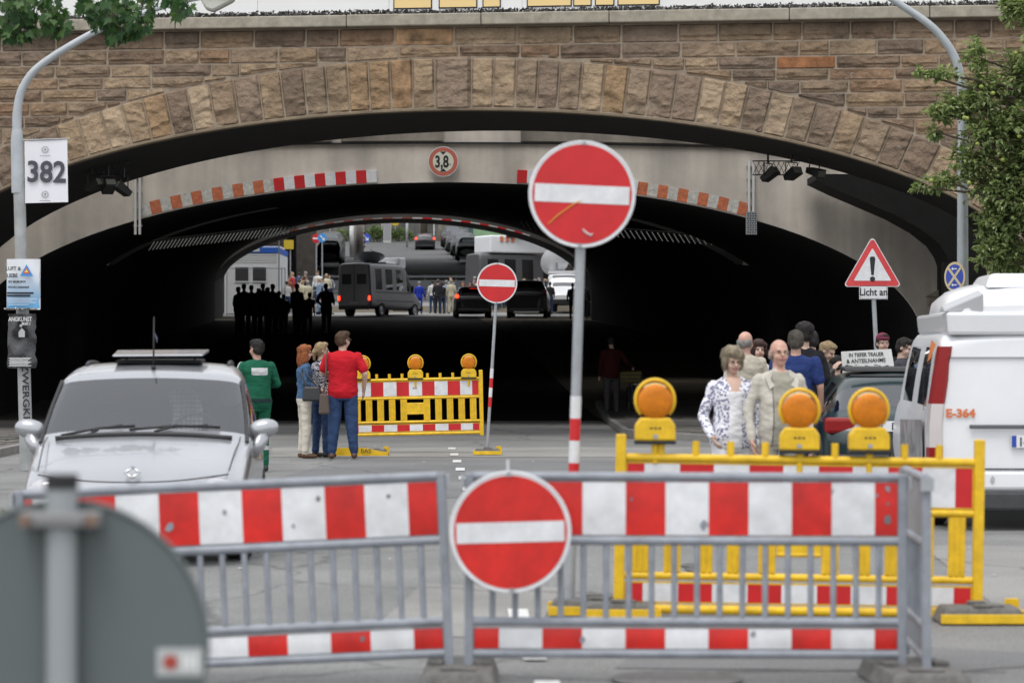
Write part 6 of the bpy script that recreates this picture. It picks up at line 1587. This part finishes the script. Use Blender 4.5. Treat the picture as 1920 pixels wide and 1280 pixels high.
person('tall man in a red T-shirt and blue jeans with glasses, seen from behind', X(643, YG-.2), YG-.2, 185, 1.86, redt, jeans, shoe_b, skin, hair_brown, 'short', 1.14, .2, vox=.009, sleeve='short', glasses=True, head=(-48, 0), flare=1.18, coat=True,
       arms=(((-.28, .05, 1.16), (-.27, -.06, .93)), ((.26, -.05, 1.18), (.12, -.24, 1.12))), legs=(((-.12, 0, .49), (-.15, .02, .09)), ((.12, 0, .49), (.15, .02, .09))), wr=.008)
# bags
def bag(name, label, cat, c, sz, mat, strap=None):
    t = thing(name, label, cat, c); s = MB(); s.hexa([(-sz[0]*.5, -sz[1]*.5, -sz[2]*.5), (sz[0]*.5, -sz[1]*.5, -sz[2]*.5), (sz[0]*.5, sz[1]*.5, -sz[2]*.5), (-sz[0]*.5, sz[1]*.5, -sz[2]*.5), (-sz[0]*.42, -sz[1]*.3, sz[2]*.5), (sz[0]*.36, -sz[1]*.3, sz[2]*.5), (sz[0]*.36, sz[1]*.3, sz[2]*.5), (-sz[0]*.42, sz[1]*.3, sz[2]*.5)])
    s.build('bag_body', mat, t, bevel=.03)
    if strap: MB().tube(smoothpath([Vector(p)-Vector(c) for p in strap], 5), .012, 6).build('strap', mat, t, smooth=True)
leather = M('black_leather', (.02, .02, .022), .4, bump=(40, .3))
Y = YG-.33
bag('handbag', 'black leather handbag carried by the red haired woman', 'handbag', P(586, 738, Y), (.30, .12, .22), leather, [P(575, 728, Y+.02), P(566, 700, Y+.1), P(569, 686, YG), P(574, 700, Y+.1), P(598, 728, Y+.02)])
bag('shoulder_bag', 'brown cloth bag hanging at the left side of the man in red', 'bag', P(608, 757, Y-.1), (.16, .10, .30), M('brown_bag', (.09, .065, .055), .8), [P(606, 742, Y-.08), P(611, 700, Y-.1), P(611, 668, Y-.07), P(615, 655, YG-.3)])
# --- old couple
YC1 = 23.6
wtop = fabric('white_top', (.80, .80, .82)); wtr = fabric('white_trousers', (.70, .70, .72))
def pleo(v, l_):
    if l_ == 'top' and v[1] < -.03 and 0.80 < v[2] < 1.34 and -.055+.0*(v[2]) < v[0]-.01 < .052: return 'inner'
    if l_ == 'top' and v[1] < -.02 and v[2] >= 1.34 and abs(v[0]-.008) < .02+(v[2]-1.34)*.45: return 'skin'
    if l_ == 'top' and 1.27 < v[2] < 1.36 and v[1] < -.05 and abs(v[0]-.008) < .045: return 'skin'
w1 = person('elderly woman in an animal print blouse over a white top, walking towards the barrier', X(1372, 21.9), 21.9, 6, 1.60, leopard(), wtr, shoe_k, skin, hair_ash, 'shortf', 1.06, .25, female=True, vox=.008, head=(8, -12), glasses=True, coat=True, paint=pleo, mats=dict(inner=wtop),
       arms=(((-.25, .02, 1.12), (-.20, -.16, .95)), ((.25, .03, 1.12), (.24, -.04, .88))), legs=(((-.10, -.10, .50), (-.10, -.06, .09)), ((.10, .02, .49), (.10, .14, .10))))
beige_j = fabric('beige_jacket', (.50, .47, .41)); beige_s = fabric('khaki_shirt', (.33, .31, .255))
def pman(v, l_):
    if l_ == 'top' and v[1] < -.03 and .80 < v[2] < 1.46 and -.10 < v[0] < .105: return 'inner' if -.092 < v[0] < .097 else 'edge'
    if l_ == 'top' and v[2] > 1.425 and v[1] < -.0 and abs(v[0]) < .03: return 'skin'
m1 = person('bald elderly man in an open beige jacket beside the woman in animal print', X(1461, 21.6), 21.6, 12, 1.665, beige_j, fabric('khaki_trousers', (.30, .28, .23)), shoe_k, skin_red, hair_grey, 'bald', 1.0, .45, vox=.008, head=(0, 2), glasses=True, coat=True, paint=pman, mats=dict(inner=beige_s, edge=M('seam_shadow', (.16, .15, .13), .9)),
       arms=(((-.27, .03, 1.13), (-.26, -.05, .90)), ((.26, .05, 1.13), (.28, .0, .90))), legs=(((-.10, .02, .50), (-.10, .10, .10)), ((.10, -.10, .49), (.10, -.06, .09))))
for tt, dx in ((w1, .0), (m1, .0)):   # open collars
    s = MB(); f_ = leopard if tt is w1 else None
    m_ = MATS['animal_print_blouse'] if tt is w1 else beige_j
    for sx in (-1, 1): s.hexa([(sx*.035, -.095, 1.36), (sx*.12, -.125, 1.31), (sx*.15, -.07, 1.42), (sx*.065, -.05, 1.475), (sx*.04, -.108, 1.365), (sx*.125, -.137, 1.315), (sx*.155, -.078, 1.43), (sx*.07, -.06, 1.485)])
    s.build('collar', m_, tt, bevel=.006)
# --- group behind them
YH = 30.5
person('old bald man in a beige jacket seen from behind the elderly couple', X(1398, YH), YH, 205, 1.80, fabric('sand_jacket', (.46, .42, .34)), beige_s, shoe_b, skin_red, hair_grey, 'bald', 1.12, .3, vox=.010, head=(-60, 0), glasses=True, coat=True)
def pvneck(v, l_):
    if l_ == 'top' and v[1] < -.02 and v[2] > 1.33 and abs(v[0]) < (v[2]-1.33)*.5: return 'skin'
person('dark haired woman in a white cardigan with a necklace behind the bald man', X(1423, YH+1.6), YH+1.6, 12, 1.70, fabric('white_cardigan', (.66, .64, .62)), jeans2, shoe_k, skin, M('hair_darkbrown', (.05, .018, .014), .5, bump=(70, .8)), 'shortf', .98, female=True, vox=.010, head=(-8, 0), paint=pvneck)
navy = fabric('navy_polo', (.018, .035, .13))
person('man in a navy polo shirt seen from behind, right of the elderly couple', X(1492, 29.6), 29.6, 172, 1.80, navy, jeans2, shoe_k, skin_red, M('hair_greybrown', (.10, .085, .07), .6, bump=(70, .8)), 'short', 1.18, .4, vox=.010, sleeve='short', head=(5, 0))
person('curly dark haired man in black standing behind the navy polo shirt', X(1507, 31.4), 31.4, 185, 1.90, fabric('black_cloth', (.015, .015, .018)), jeans2, shoe_k, skin, hair_dark, 'full', 1.0, vox=.011, head=(20, 0))
person('person with a black yellow edged headscarf behind the blond woman', X(1521, 33), 33, 215, 1.82, MATS['black_cloth'], jeans2, shoe_k, skin, hair_dark, 'short', 1.0, vox=.011, head=(-20, -10), hatm=M('hat_black', (.03, .025, .02), .8))
leath = M('leather_jacket', (.025, .022, .02), .38, bump=(20, .4))
person('blond woman with a bun and black leather jacket, bowing with hand at mouth', X(1541, 33.4), 33.4, 55, 1.70, leath, jeans2, shoe_k, skin, hair_blond, 'bun', 1.0, female=True, vox=.010, head=(0, -28), coat=True, lean=.05,
       arms=(((-.22, -.08, 1.12), (-.08, -.20, 1.36)), ((.22, -.02, 1.13), (.12, -.22, 1.10))))
person('man with dark hair and a beard lowering his head beside the placard', X(1691, 33.6), 33.6, 60, 1.74, fabric('charcoal_shirt', (.05, .05, .06)), jeans2, shoe_k, skin, hair_dark, 'short', 1.05, vox=.010, head=(0, -18))
person('person with a dark cap and pink band behind the placard', X(1655, 35.5), 35.5, 10, 1.80, MATS['black_cloth'], jeans2, shoe_k, skin, hair_dark, 'short', 1.0, vox=.012, hatm=M('cap_pink', (.16, .015, .045), .8))
person('small dark haired person half hidden behind the dark green car', X(1570, 34.4), 34.4, 160, 1.50, fabric('brown_top', (.06, .03, .025)), jeans2, shoe_k, skin, hair_dark, 'full', .95, vox=.012, female=True)
# --- walker with a bicycle in the dark
YW = 62
person('person in a dark red jacket and grey trousers pushing a bicycle away into the tunnel', X(1147, YW), YW, 183, 1.86, fabric('maroon_jacket', (.05, .008, .008)), fabric('grey_trousers', (.07, .07, .075)), shoe_k, skin, hair_dark, 'short', 1.1, vox=.014, coat=True, far=True,
       arms=(((-.32, -.10, 1.18), (-.45, -.30, 1.08)), None), head=(0, -20), lean=.12)
bk = thing('bicycle', 'bicycle with a yellow bag on its rack pushed beside the person in dark red', 'bicycle', (X(1185, YW), YW, gz(YW)+.0), R(186))
for y in (-.52, .52):
    s = MB(); s.tube([(0, y+.33*math.cos(a), .34+.33*math.sin(a)) for a in [2*math.pi*j/28 for j in range(29)]], .018, 6, cap=False); wh = s.build('wheel', rubber, bk, smooth=True)
    s = MB()
    for j in range(10): a = math.pi*j/5; s.tube([(0, y, .34), (0, y+.32*math.cos(a), .34+.32*math.sin(a))], .003, 3)
    tag(s.build('spokes', galv, wh), kind='stuff')
s = MB(); A = (0, .52, .34); B_b = (0, .08, .30); Cc = (0, .16, .82); D = (0, -.36, .80); E = (0, -.52, .34)
for a, b in ((A, B_b), (A, Cc), (B_b, Cc), (B_b, D), (Cc, D), (D, E)): s.tube([a, b], .016, 6)
s.build('frame', M('bike_blue', (.04, .06, .10), .4), bk, smooth=True)
MB().tube([(-.27, -.26, .98), (-.1, -.36, 1.0), (.1, -.36, 1.0), (.27, -.26, .98)], .014, 6).build('handlebar', black, bk, smooth=True)
MB().box(-.07, .07, .08, .32, .88, .94).build('saddle', black, bk, bevel=.02); MB().box(-.08, .08, .35, .75, .74, .76).build('rack', galv, bk)
MB().box(-.03, .03, .86, .88, .60, .68).build('rear_light', tailred, bk)
bagy = thing('pannier_bag', 'dull yellow bag strapped on the rack of the bicycle', 'bag', (X(1183, YW-.5), YW-.55, gz(YW)+.92)); MB().hexa([(-.24, -.12, -.14), (.24, -.12, -.14), (.24, .12, -.14), (-.24, .12, -.14), (-.27, -.14, .12), (.25, -.14, .14), (.25, .14, .14), (-.27, .14, .12)]).build('bag_body', M('bag_yellow', (.12, .10, .025), .8, vary=(9, .3)), bagy, bevel=.04)
for z in (-.05, .04): MB().box(-.26, .26, -.15, -.142, z, z+.02).build('strap', ink, bagy)
# --- silhouettes in the tunnel
dk = fabric('dark_clothes', (.03, .03, .035)); dk2 = fabric('dark_brown_clothes', (.04, .03, .025)); dk3 = fabric('dark_blue_clothes', (.02, .03, .05))
SIL = [(447, 537, 'leftmost dark figure standing in the tunnel before the white container'), (460, 529, 'dark figure second from the left before the white container'), (471, 534, 'dark figure third from the left, close beside its neighbour, before the white container'), (494, 516, 'taller dark figure in the middle of the group before the container'), (509, 519, 'dark figure with its head before the container edge'), (522, 545, 'broad dark figure at the right end of the group by the container'),
       (557, 512, 'dark standing figure before the wire fence right of the container'), (612, 520, 'lone slim dark figure standing between the fence and the grey van'),
       (483, 540, 'dark figure filling the gap in the middle of the container group'), (503, 538, 'dark figure in front of the taller figures at the container edge'), (532, 556, 'shorter dark figure right of the broad one by the fence'), (564, 548, 'dark figure directly below the standing one by the fence')]
for i, (px, py, lab) in enumerate(SIL):
    Y = 98+(i*5 % 4)*.8; H_ = (EYE+(660-py)*Y/F)-gz(Y)
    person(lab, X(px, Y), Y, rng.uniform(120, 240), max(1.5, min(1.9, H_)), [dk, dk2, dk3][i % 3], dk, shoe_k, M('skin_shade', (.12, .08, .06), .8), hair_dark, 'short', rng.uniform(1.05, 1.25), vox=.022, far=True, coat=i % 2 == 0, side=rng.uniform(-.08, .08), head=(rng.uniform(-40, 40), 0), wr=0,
           arms=(((-.26, .02, 1.14), (-.16, -.2, 1.05)) if i % 3 else None, ((.30, .05, 1.14), (.20, -.1, .98)) if i % 2 else None))
for px, Y, lab in ((577, 98, 'dark figure bending forward in the tunnel below the fence'), (1074, 124.5, 'dark figure silhouetted before the white satellite van'), (1096, 125.5, 'dark figure at the right tunnel wall near the satellite van')):
    person(lab, X(px, Y), Y, 170, 1.72 if px > 1000 else 1.60, dk, dk, shoe_k, skin, hair_dark, 'short', 1.1, vox=.022, far=True, lean=.0 if px > 1000 else .5)
# --- people in the open beyond
blue_o = fabric('blue_overall', (.025, .05, .42)); cols = dict(w=fabric('far_white', (.68, .68, .66)), c=fabric('far_cream', (.60, .55, .40)), g=fabric('far_grey', (.25, .27, .30)), b=fabric('far_lightblue', (.25, .33, .45)), r=fabric('far_red', (.40, .04, .04)), k=dk)
FAR = [(786, 138.5, 175, 1.70, blue_o, blue_o, hair_grey, 'man with white hair in a bright blue overall beyond the tunnel'),
       (811, 140, 200, 1.75, cols['w'], jeans, hair_dark, 'far man in a white shirt and blue jeans left of the man in black'),
       (821, 139, 160, 1.80, dk, dk, hair_brown, 'far man dressed in black between the white shirt and the cream shirt'),
       (829, 139, 210, 1.65, dk, jeans2, hair_dark, 'far shorter person in black bowing the head beside the man in black'),
       (837, 140, 150, 1.75, cols['b'], cols['g'], hair_grey, 'far man in a light blue shirt left of the man in cream'),
       (846, 139, 190, 1.80, cols['c'], cols['c'], hair_blond, 'far man in a cream shirt and cream trousers left of the black estate car'),
       (845, 144, 20, 1.88, cols['g'], jeans2, hair_brown, 'far man in grey standing behind the man in cream'),
       (868, 142, 10, 1.62, cols['b'], jeans2, hair_red, 'far red haired person above the roof of the black estate car'),
       (881, 143, 30, 1.68, cols['r'], jeans2, hair_dark, 'far person in red left of the smaller no entry sign'),
       (889, 142, 350, 1.72, dk, jeans2, hair_grey, 'far person in black right of the person in red'),
       (899, 144, 340, 1.82, cols['w'], jeans2, hair_brown, 'far pale faced person close to the rim of the smaller no entry sign'),
       (983, 141, 40, 1.82, cols['c'], jeans2, hair_blond, 'far blond person in cream above the high black car'),
       (1003, 141, 330, 1.80, cols['w'], jeans2, hair_grey, 'far man in a white cap behind the high black car'),
       (1011, 142.5, 30, 1.86, cols['b'], jeans2, hair_grey, 'far man in light blue right of the white cap'),
       (1028, 140, 190, 1.80, cols['g'], jeans, hair_grey, 'far man in grey with blue jeans beside the satellite van'),
       (1031, 137, 200, 1.68, dk, jeans, hair_dark, 'far person in a black coat with a bag beside the satellite van'),
       (538, 139, 195, 1.70, cols['w'], jeans, hair_dark, 'far person in a white shirt and jeans right of the container'),
       (567, 140, 160, 1.74, cols['c'], cols['c'], hair_blond, 'far blond person in cream behind the dark standing figure'),
       (577, 139, 200, 1.72, cols['c'], cols['c'], hair_grey, 'far person in a long cream coat near the dark brick pillar'),
       (541, 146, 20, 1.78, fabric('far_brown', (.25, .10, .06)), dk, hair_brown, 'far person in brown raising an arm beside the brick pillar'),
       (754, 148, 10, 1.78, dk3, dk, hair_brown, 'far person in dark blue at the nose of the grey van'),
       (596, 150, 350, 1.90, cols['w'], jeans2, hair_brown, 'far person in white standing higher behind the crowd at the left'),
       (605, 147, 15, 1.60, cols['b'], jeans2, hair_dark, 'far person in blue grey left of the grey van')]
for px, Y, f_, H_, tp, pn, hr, lab in FAR:
    person(lab, X(px, Y), Y, f_, H_, tp, pn, shoe_k, skin, hr, 'short' if hr is not hair_red else 'long', rng.uniform(.98, 1.12), vox=.022, far=True, head=(rng.uniform(-30, 30), rng.uniform(-15, 0)), wr=0)
person('young man in jeans sitting on the ground before the crowd at the left', X(597, 137), 137, 60, 1.75, cols['b'], jeans, shoe_k, skin, hair_brown, 'short', 1.0, vox=.022, far=True, drop=.80, lean=.25,
       arms=(((-.22, -.2, 1.12), (-.12, -.36, 1.30)), ((.22, -.2, 1.10), (.15, -.38, 1.15))), legs=(((-.12, -.38, .42), (-.12, -.62, .09)), ((.14, -.40, .36), (.14, -.70, .09))))

# the dense crowd farther back: people nothing tells apart
cr_ = random.Random(21); keys = list(cols.values())+[dk3, dk2, jeans, dk]
used_ = set(); CN = {'white': cols['w'], 'cream': cols['c'], 'grey': cols['g'], 'light blue': cols['b'], 'red': cols['r'], 'black': dk, 'navy': dk3, 'dark brown': dk2, 'denim': jeans}
CP = {'black trousers': dk, 'dark jeans': jeans2, 'blue jeans': jeans, 'grey trousers': cols['g']}
def crowd(n, x0, x1, ya, yb, label, group):
    for k in range(n):
        px = cr_.uniform(x0, x1); Y = cr_.uniform(ya, yb)
        while True:
            tp_ = cr_.choice(list(CN)); pn_ = cr_.choice(list(CP))
            if (label, tp_, pn_) not in used_: used_.add((label, tp_, pn_)); break
        person(label % (tp_, pn_), X(px, Y), Y, cr_.uniform(0, 360), cr_.uniform(1.6, 1.88), CN[tp_], CP[pn_], shoe_k, skin, cr_.choice([hair_dark, hair_brown, hair_grey, hair_blond]), 'short', cr_.uniform(1, 1.15), vox=.026, far=True, coat=cr_.random() < .5, side=cr_.uniform(-.06, .06), wr=0, group=group,
               arms=(((-.26, .02, 1.14), (-.14, -.22, 1.10)) if cr_.random() < .5 else None, ((.28, -.05, 1.14), (.18, -.2, 1.0)) if cr_.random() < .5 else None))
crowd(14, 533, 622, 141, 152, 'distant person in %s top and %s, in crowd right of container', 'distant crowd left of the grey van')
crowd(12, 860, 1040, 144, 148, 'distant person in %s top and %s, before the dark broadcast van', 'distant row before the broadcast van')
# ================================================================== TREES
leaf_g = [M('apple_leaf_dark', (.09, .14, .045), .5, spec=.4), M('apple_leaf', (.17, .23, .085), .5, spec=.4), M('apple_leaf_light', (.31, .36, .18), .5, spec=.4)]
bark = M('bark', (.09, .07, .05), .9, vary=(10, .3), bump=(30, .8)); twig = M('twig', (.07, .05, .035), .9)
def translucent(m, k=.35):
    n, l = m.node_tree.nodes, m.node_tree.links; b = n['Principled BSDF']; o_ = [x for x in n if x.type == 'OUTPUT_MATERIAL'][0]
    t_ = n.new('ShaderNodeBsdfTranslucent'); c = b.inputs['Base Color'].default_value; t_.inputs[0].default_value = (min(1, c[0]*1.8), min(1, c[1]*1.8), c[2]*1.2, 1)
    mx = n.new('ShaderNodeMixShader'); mx.inputs[0].default_value = k; l.new(b.outputs[0], mx.inputs[1]); l.new(t_.outputs[0], mx.inputs[2]); l.new(mx.outputs[0], o_.inputs[0])
for m in leaf_g: translucent(m)
YA = 37.3
apple = thing('apple_tree', 'leafy apple tree with small green apples at the right edge', 'tree', (X(2030, YA), YA, 0)); A0 = Vector(apple.location)
trunk_top = P(2010, 480, YA)-A0
tk = MB(); tk.tube(smoothpath([(0, 0, 0), Vector((.05, 0, 1.2)), trunk_top, P(1990, 330, YA)-A0, P(1985, 120, YA)-A0, P(1970, -150, YA)-A0], 4), [.17, .16, .155, .15, .145, .14, .13, .125, .12, .11, .10, .095, .09, .08, .07, .06, .05, .045, .04, .03, .02], 10); tk.build('trunk', bark, apple, smooth=True)
blobs = [(1900, 10, 45, 42), (1960, 60, 70, 90), (1832, 108, 30, 42), (1850, 170, 45, 60), (1905, 150, 45, 60), (1762, 140, 50, 13), (1725, 137, 20, 8), (1800, 195, 55, 36), (1765, 215, 38, 22), (1755, 248, 22, 16), (1860, 250, 70, 60), (1905, 240, 45, 80), (1820, 300, 55, 36), (1770, 338, 48, 20), (1728, 352, 26, 11), (1850, 350, 60, 45), (1900, 370, 60, 60), (1848, 420, 34, 40), (1880, 470, 50, 44), (1980, 250, 80, 260), (1990, 420, 80, 110), (1910, 505, 40, 22), (1895, 430, 60, 50), (1850, 480, 28, 34), (1900, 320, 60, 50), (1870, 395, 40, 40)]
lf = MB(); tw = MB(); fruits = []
ar = random.Random(3)
def add_leaf(mb, p, d_, up, L, w_, mi):
    d_ = d_.normalized(); s_ = d_.cross(up).normalized() if d_.cross(up).length > .01 else Vector((1, 0, 0)); n_ = s_.cross(d_)
    a = p; m1_ = p+d_*L*.45-n_*.1*L; t_ = p+d_*L-n_*.25*L; l_ = p+d_*L*.45+s_*w_+n_*.12*L; r_ = p+d_*L*.45-s_*w_+n_*.12*L
    mb.add([a, l_, t_, m1_, r_], [(0, 3, 1), (3, 2, 1), (0, 4, 3), (3, 4, 2)], mi)
def inblob(bl, depth):
    while True:
        a, b, c = ar.uniform(-1, 1), ar.uniform(-1, 1), ar.uniform(-1, 1)
        if a*a+b*b+c*c < 1: break
    return P(bl[0]+a*bl[2], bl[1]+b*bl[3], YA+c*depth)-A0
for bl in blobs:
    area = bl[2]*bl[3]; nt_ = max(7, int(area/30)); dep = max(.12, min(1.3, (bl[2]+bl[3])/2/131*1.5))
    cen = P(bl[0], bl[1], YA)-A0
    root = Vector((P(1985, bl[1]+60, YA)-A0))
    root = Vector((root.x, ar.uniform(-.2, .2), root.z)); tk2 = MB()
    tk2.tube(smoothpath([root, (root+cen)/2+Vector((0, ar.uniform(-.2, .2), ar.uniform(-.1, .1))), cen], 4), [.035-.003*i for i in range(9)], 6); tk2.build('limb', bark, apple, smooth=True)
    for _ in range(nt_):
        tip = inblob(bl, dep); st0 = cen.lerp(tip, ar.uniform(0, .35)); dirv = tip-st0
        if dirv.length > .45: st0 = tip-dirv.normalized()*.45; dirv = tip-st0
        tw.tube([st0, st0.lerp(tip, .5)+Vector((0, 0, .02)), tip], [.006, .004, .002], 3)
        if dirv.length < .05: continue
        for q in range(ar.randint(7, 11)):
            f = ar.uniform(.15, 1.05); p = st0+dirv*f+Vector((ar.uniform(-.02, .02), ar.uniform(-.02, .02), ar.uniform(-.02, .02)))
            dd = (dirv.normalized()*.6+Vector((ar.uniform(-1, 1), ar.uniform(-1, 1), ar.uniform(-.7, .8)))).normalized()
            add_leaf(lf, p, dd, Vector((ar.uniform(-.4, .4), ar.uniform(-.4, .4), 1)), ar.uniform(.055, .115), ar.uniform(.019, .033), ar.choice([0, 1, 1, 2, 2]))
o = lf.build('foliage', leaf_g, apple, smooth=False, fix=False); tag(o, kind='stuff')
o = tw.build('twigs', twig, apple, fix=False); tag(o, kind='stuff')
for px, py in ((1862, 175), (1813, 222), (1808, 221), (1911, 256), (1817, 343), (1746, 339), (1840, 163), (1905, 100), (1880, 300), (1833, 270)):
    c = P(px, py, YA-.5)-A0; MB().ico(c, .033, 2, 0, (1, 1, .9)).build('apple', M('green_apple', (.26, .30, .06), .4, vary=(8, .3)), apple, smooth=True)
# maple branch hanging into the picture at the top left
YM = 28.0
maple = thing('maple_tree', 'dark green maple with lobed leaves hanging in at the top left corner', 'tree', (X(-420, YM), YM, 0)); M0 = Vector(maple.location)
MB().tube([(0, 0, 0), (.05, 0, 2.5), P(-380, 60, YM)-M0, P(-330, -350, YM)-M0], [.2, .17, .15, .1], 12).build('trunk', bark, maple, smooth=True)
limb = smoothpath([P(-370, 30, YM)-M0, P(-200, -70, YM)-M0, P(0, -60, YM)-M0, P(180, -70, YM)-M0, P(350, -60, YM)-M0], 5)
MB().tube(limb, [.07-.003*i for i in range(len(limb))], 8).build('limb', bark, maple, smooth=True)
maple_m = [M('maple_leaf_dark', (.02, .055, .02), .5, spec=.3), M('maple_leaf', (.035, .085, .025), .5, spec=.3), M('maple_leaf_light', (.07, .13, .04), .5, spec=.3)]
out = [(0, -.12), (.05, -.02), (.30, -.18), (.24, .0), (.52, .05), (.38, .12), (.55, .38), (.33, .30), (.30, .40), (.16, .33), (.20, .62), (.09, .60), (0, 1.0)]
out = out+[(-x, y) for x, y in out[-2:0:-1]]
for m in maple_m: translucent(m, .3)
def leafmesh(mat):
    s = MB(); s.v = [(0, .15, .0)]+[(x*.9, y*.9, -.10*abs(x)-.12*y*y) for x, y in out]; n = len(out)
    for j in range(n): s.f.append((0, 1+j, 1+(j+1) % n)); s.m.append(0)
    return s.build('leaf', mat, maple, fix=False)
protos = [leafmesh(m) for m in maple_m]
mb_ = [(18, 12, 34, 30, 60), (75, 22, 50, 34, 110), (30, 52, 38, 22, 55), (105, 48, 26, 18, 30), (45, 66, 14, 10, 10), (165, 8, 22, 16, 26), (215, 30, 52, 34, 120), (232, 60, 34, 14, 34), (262, 50, 20, 16, 20), (205, 72, 10, 8, 5), (340, 10, 22, 24, 34), (300, -2, 40, 10, 20), (282, 22, 12, 14, 10)]
cnt = 0; rest = MB(); first = [True]*3; tw = MB()
for bx, by, rx, ry, n in mb_:
    c = P(bx, by, YM)-M0; tw.tube([c+Vector((.1, 0, .6)), c+Vector((.03, 0, .25)), c], [.012, .008, .004], 4)
    for _ in range(n):
        while True:
            a, b = ar.uniform(-1, 1), ar.uniform(-1, 1)
            if a*a+b*b < 1: break
        p = P(bx+a*rx, by+b*ry, YM+ar.uniform(-.35, .35))-M0; sz = ar.uniform(.10, .155)
        rot = Euler((R(ar.uniform(-130, -50)), R(ar.uniform(-50, 50)), R(ar.uniform(-70, 70))))
        mi = ar.choice([0, 0, 1, 1, 2]); cnt += 1
        if ar.random() < .5: tw.tube([p, p+(c+Vector((0, 0, .15))-p)*.5], .0022, 3)
        if cnt <= 297:
            o = protos[mi] if first[mi] else inst(protos[mi], 'leaf', parent=maple); first[mi] = False
            o.location = p; o.rotation_euler = rot; o.scale = (sz, sz, sz)
        else:
            mt = rot.to_matrix(); rest.add([p+mt @ (Vector(v.co)*sz) for v in protos[mi].data.vertices], [tuple(q.vertices) for q in protos[mi].data.polygons], mi)
tag(rest.build('foliage', maple_m, maple, fix=False), kind='stuff'); tag(tw.build('twigs', twig, maple, fix=False), kind='stuff')
# far trunks and shrubs at the wall
for px, Y, lean, lab, mt in ((826, 247, .3, 'pale forked trunk left of the pale pair before the far wall', 0), (838, 247, -.4, 'pale tree trunk leaning right before the far wall', 0), (795, 249, .0, 'dark tree trunk before the far wall above the black car', 1), (734, 249, .05, 'thin pale trunk before the far wall above the shrubs', 0)):
    t = thing('tree', lab, 'tree', put(px, Y)); r_ = .30 if px != 734 else .16
    MB().tube([(0, 0, -.2), (lean*.5, 0, 2.5), (lean*1.6, 0, 6), (lean*2.5, 0, 9)], [r_*1.2, r_, r_*.8, r_*.6], 10).build('trunk', M('pale_bark', (.30, .28, .22), .9, vary=(3, .3)) if mt == 0 else bark, t, smooth=True)
    s = MB()
    for k in range(350):
        p = Vector((lean*2.5+ar.gauss(0, 1.6), ar.gauss(0, 1.2), 9.5+ar.gauss(0, 1.0))); add_leaf(s, p, Vector((ar.uniform(-1, 1), ar.uniform(-1, 1), ar.uniform(-1, 1))), Vector((0, 0, 1)), .35, .14, ar.choice([0, 1]))
    tag(s.build('crown', leaf_g, t, fix=False), kind='stuff')
def shrub(label, px, Y, w_, h, n):
    t = thing('shrub', label, 'shrub', put(px, Y)); s = MB(); q = MB()
    for k in range(n):
        a = ar.uniform(0, 6.3); rr = math.sqrt(ar.random()); p = Vector((w_*rr*math.cos(a), .6*rr*math.sin(a), h*ar.random()**.7*(1-.5*rr*rr)))
        add_leaf(s, p, Vector((ar.uniform(-1, 1), ar.uniform(-1, 1), ar.uniform(-.3, 1))), Vector((0, 0, 1)), .22, .09, ar.choice([0, 0, 1]))
    for k in range(6): q.tube([(ar.uniform(-.3, .3), 0, 0), (ar.uniform(-w_, w_)*.6, 0, h*.7)], .03, 4)
    tag(s.build('foliage', leaf_g, t, fix=False), kind='stuff'); tag(q.build('stems', twig, t), kind='stuff')
shrub('wide dark shrub at the foot of the far wall left of the cabinet', 706, 245, 1.2, 1.5, 700)
shrub('dark shrub at the foot of the far wall right of the cabinet', 748, 246, 1.4, 1.4, 700)
shrub('low shrub by the far wall behind the traffic mast', 645, 246, 1.6, 1.2, 500)
# grass along the left kerb
s = MB()
for k in range(1500):
    Y = ar.uniform(16, 26); x = X(20, Y)+ar.gauss(-.25, .16); h = ar.uniform(.02, .07); dx = ar.uniform(-.02, .02)
    s.add([(x-.004, Y, .0), (x+.004, Y, .0), (x+dx, Y+ar.uniform(-.02, .02), h)], [(0, 1, 2)])
tag(s.build('grass', M('dry_grass', (.12, .14, .04), .8), fix=False), 'short dry grass tufts along the left edge of the road', 'grass', kind='stuff')
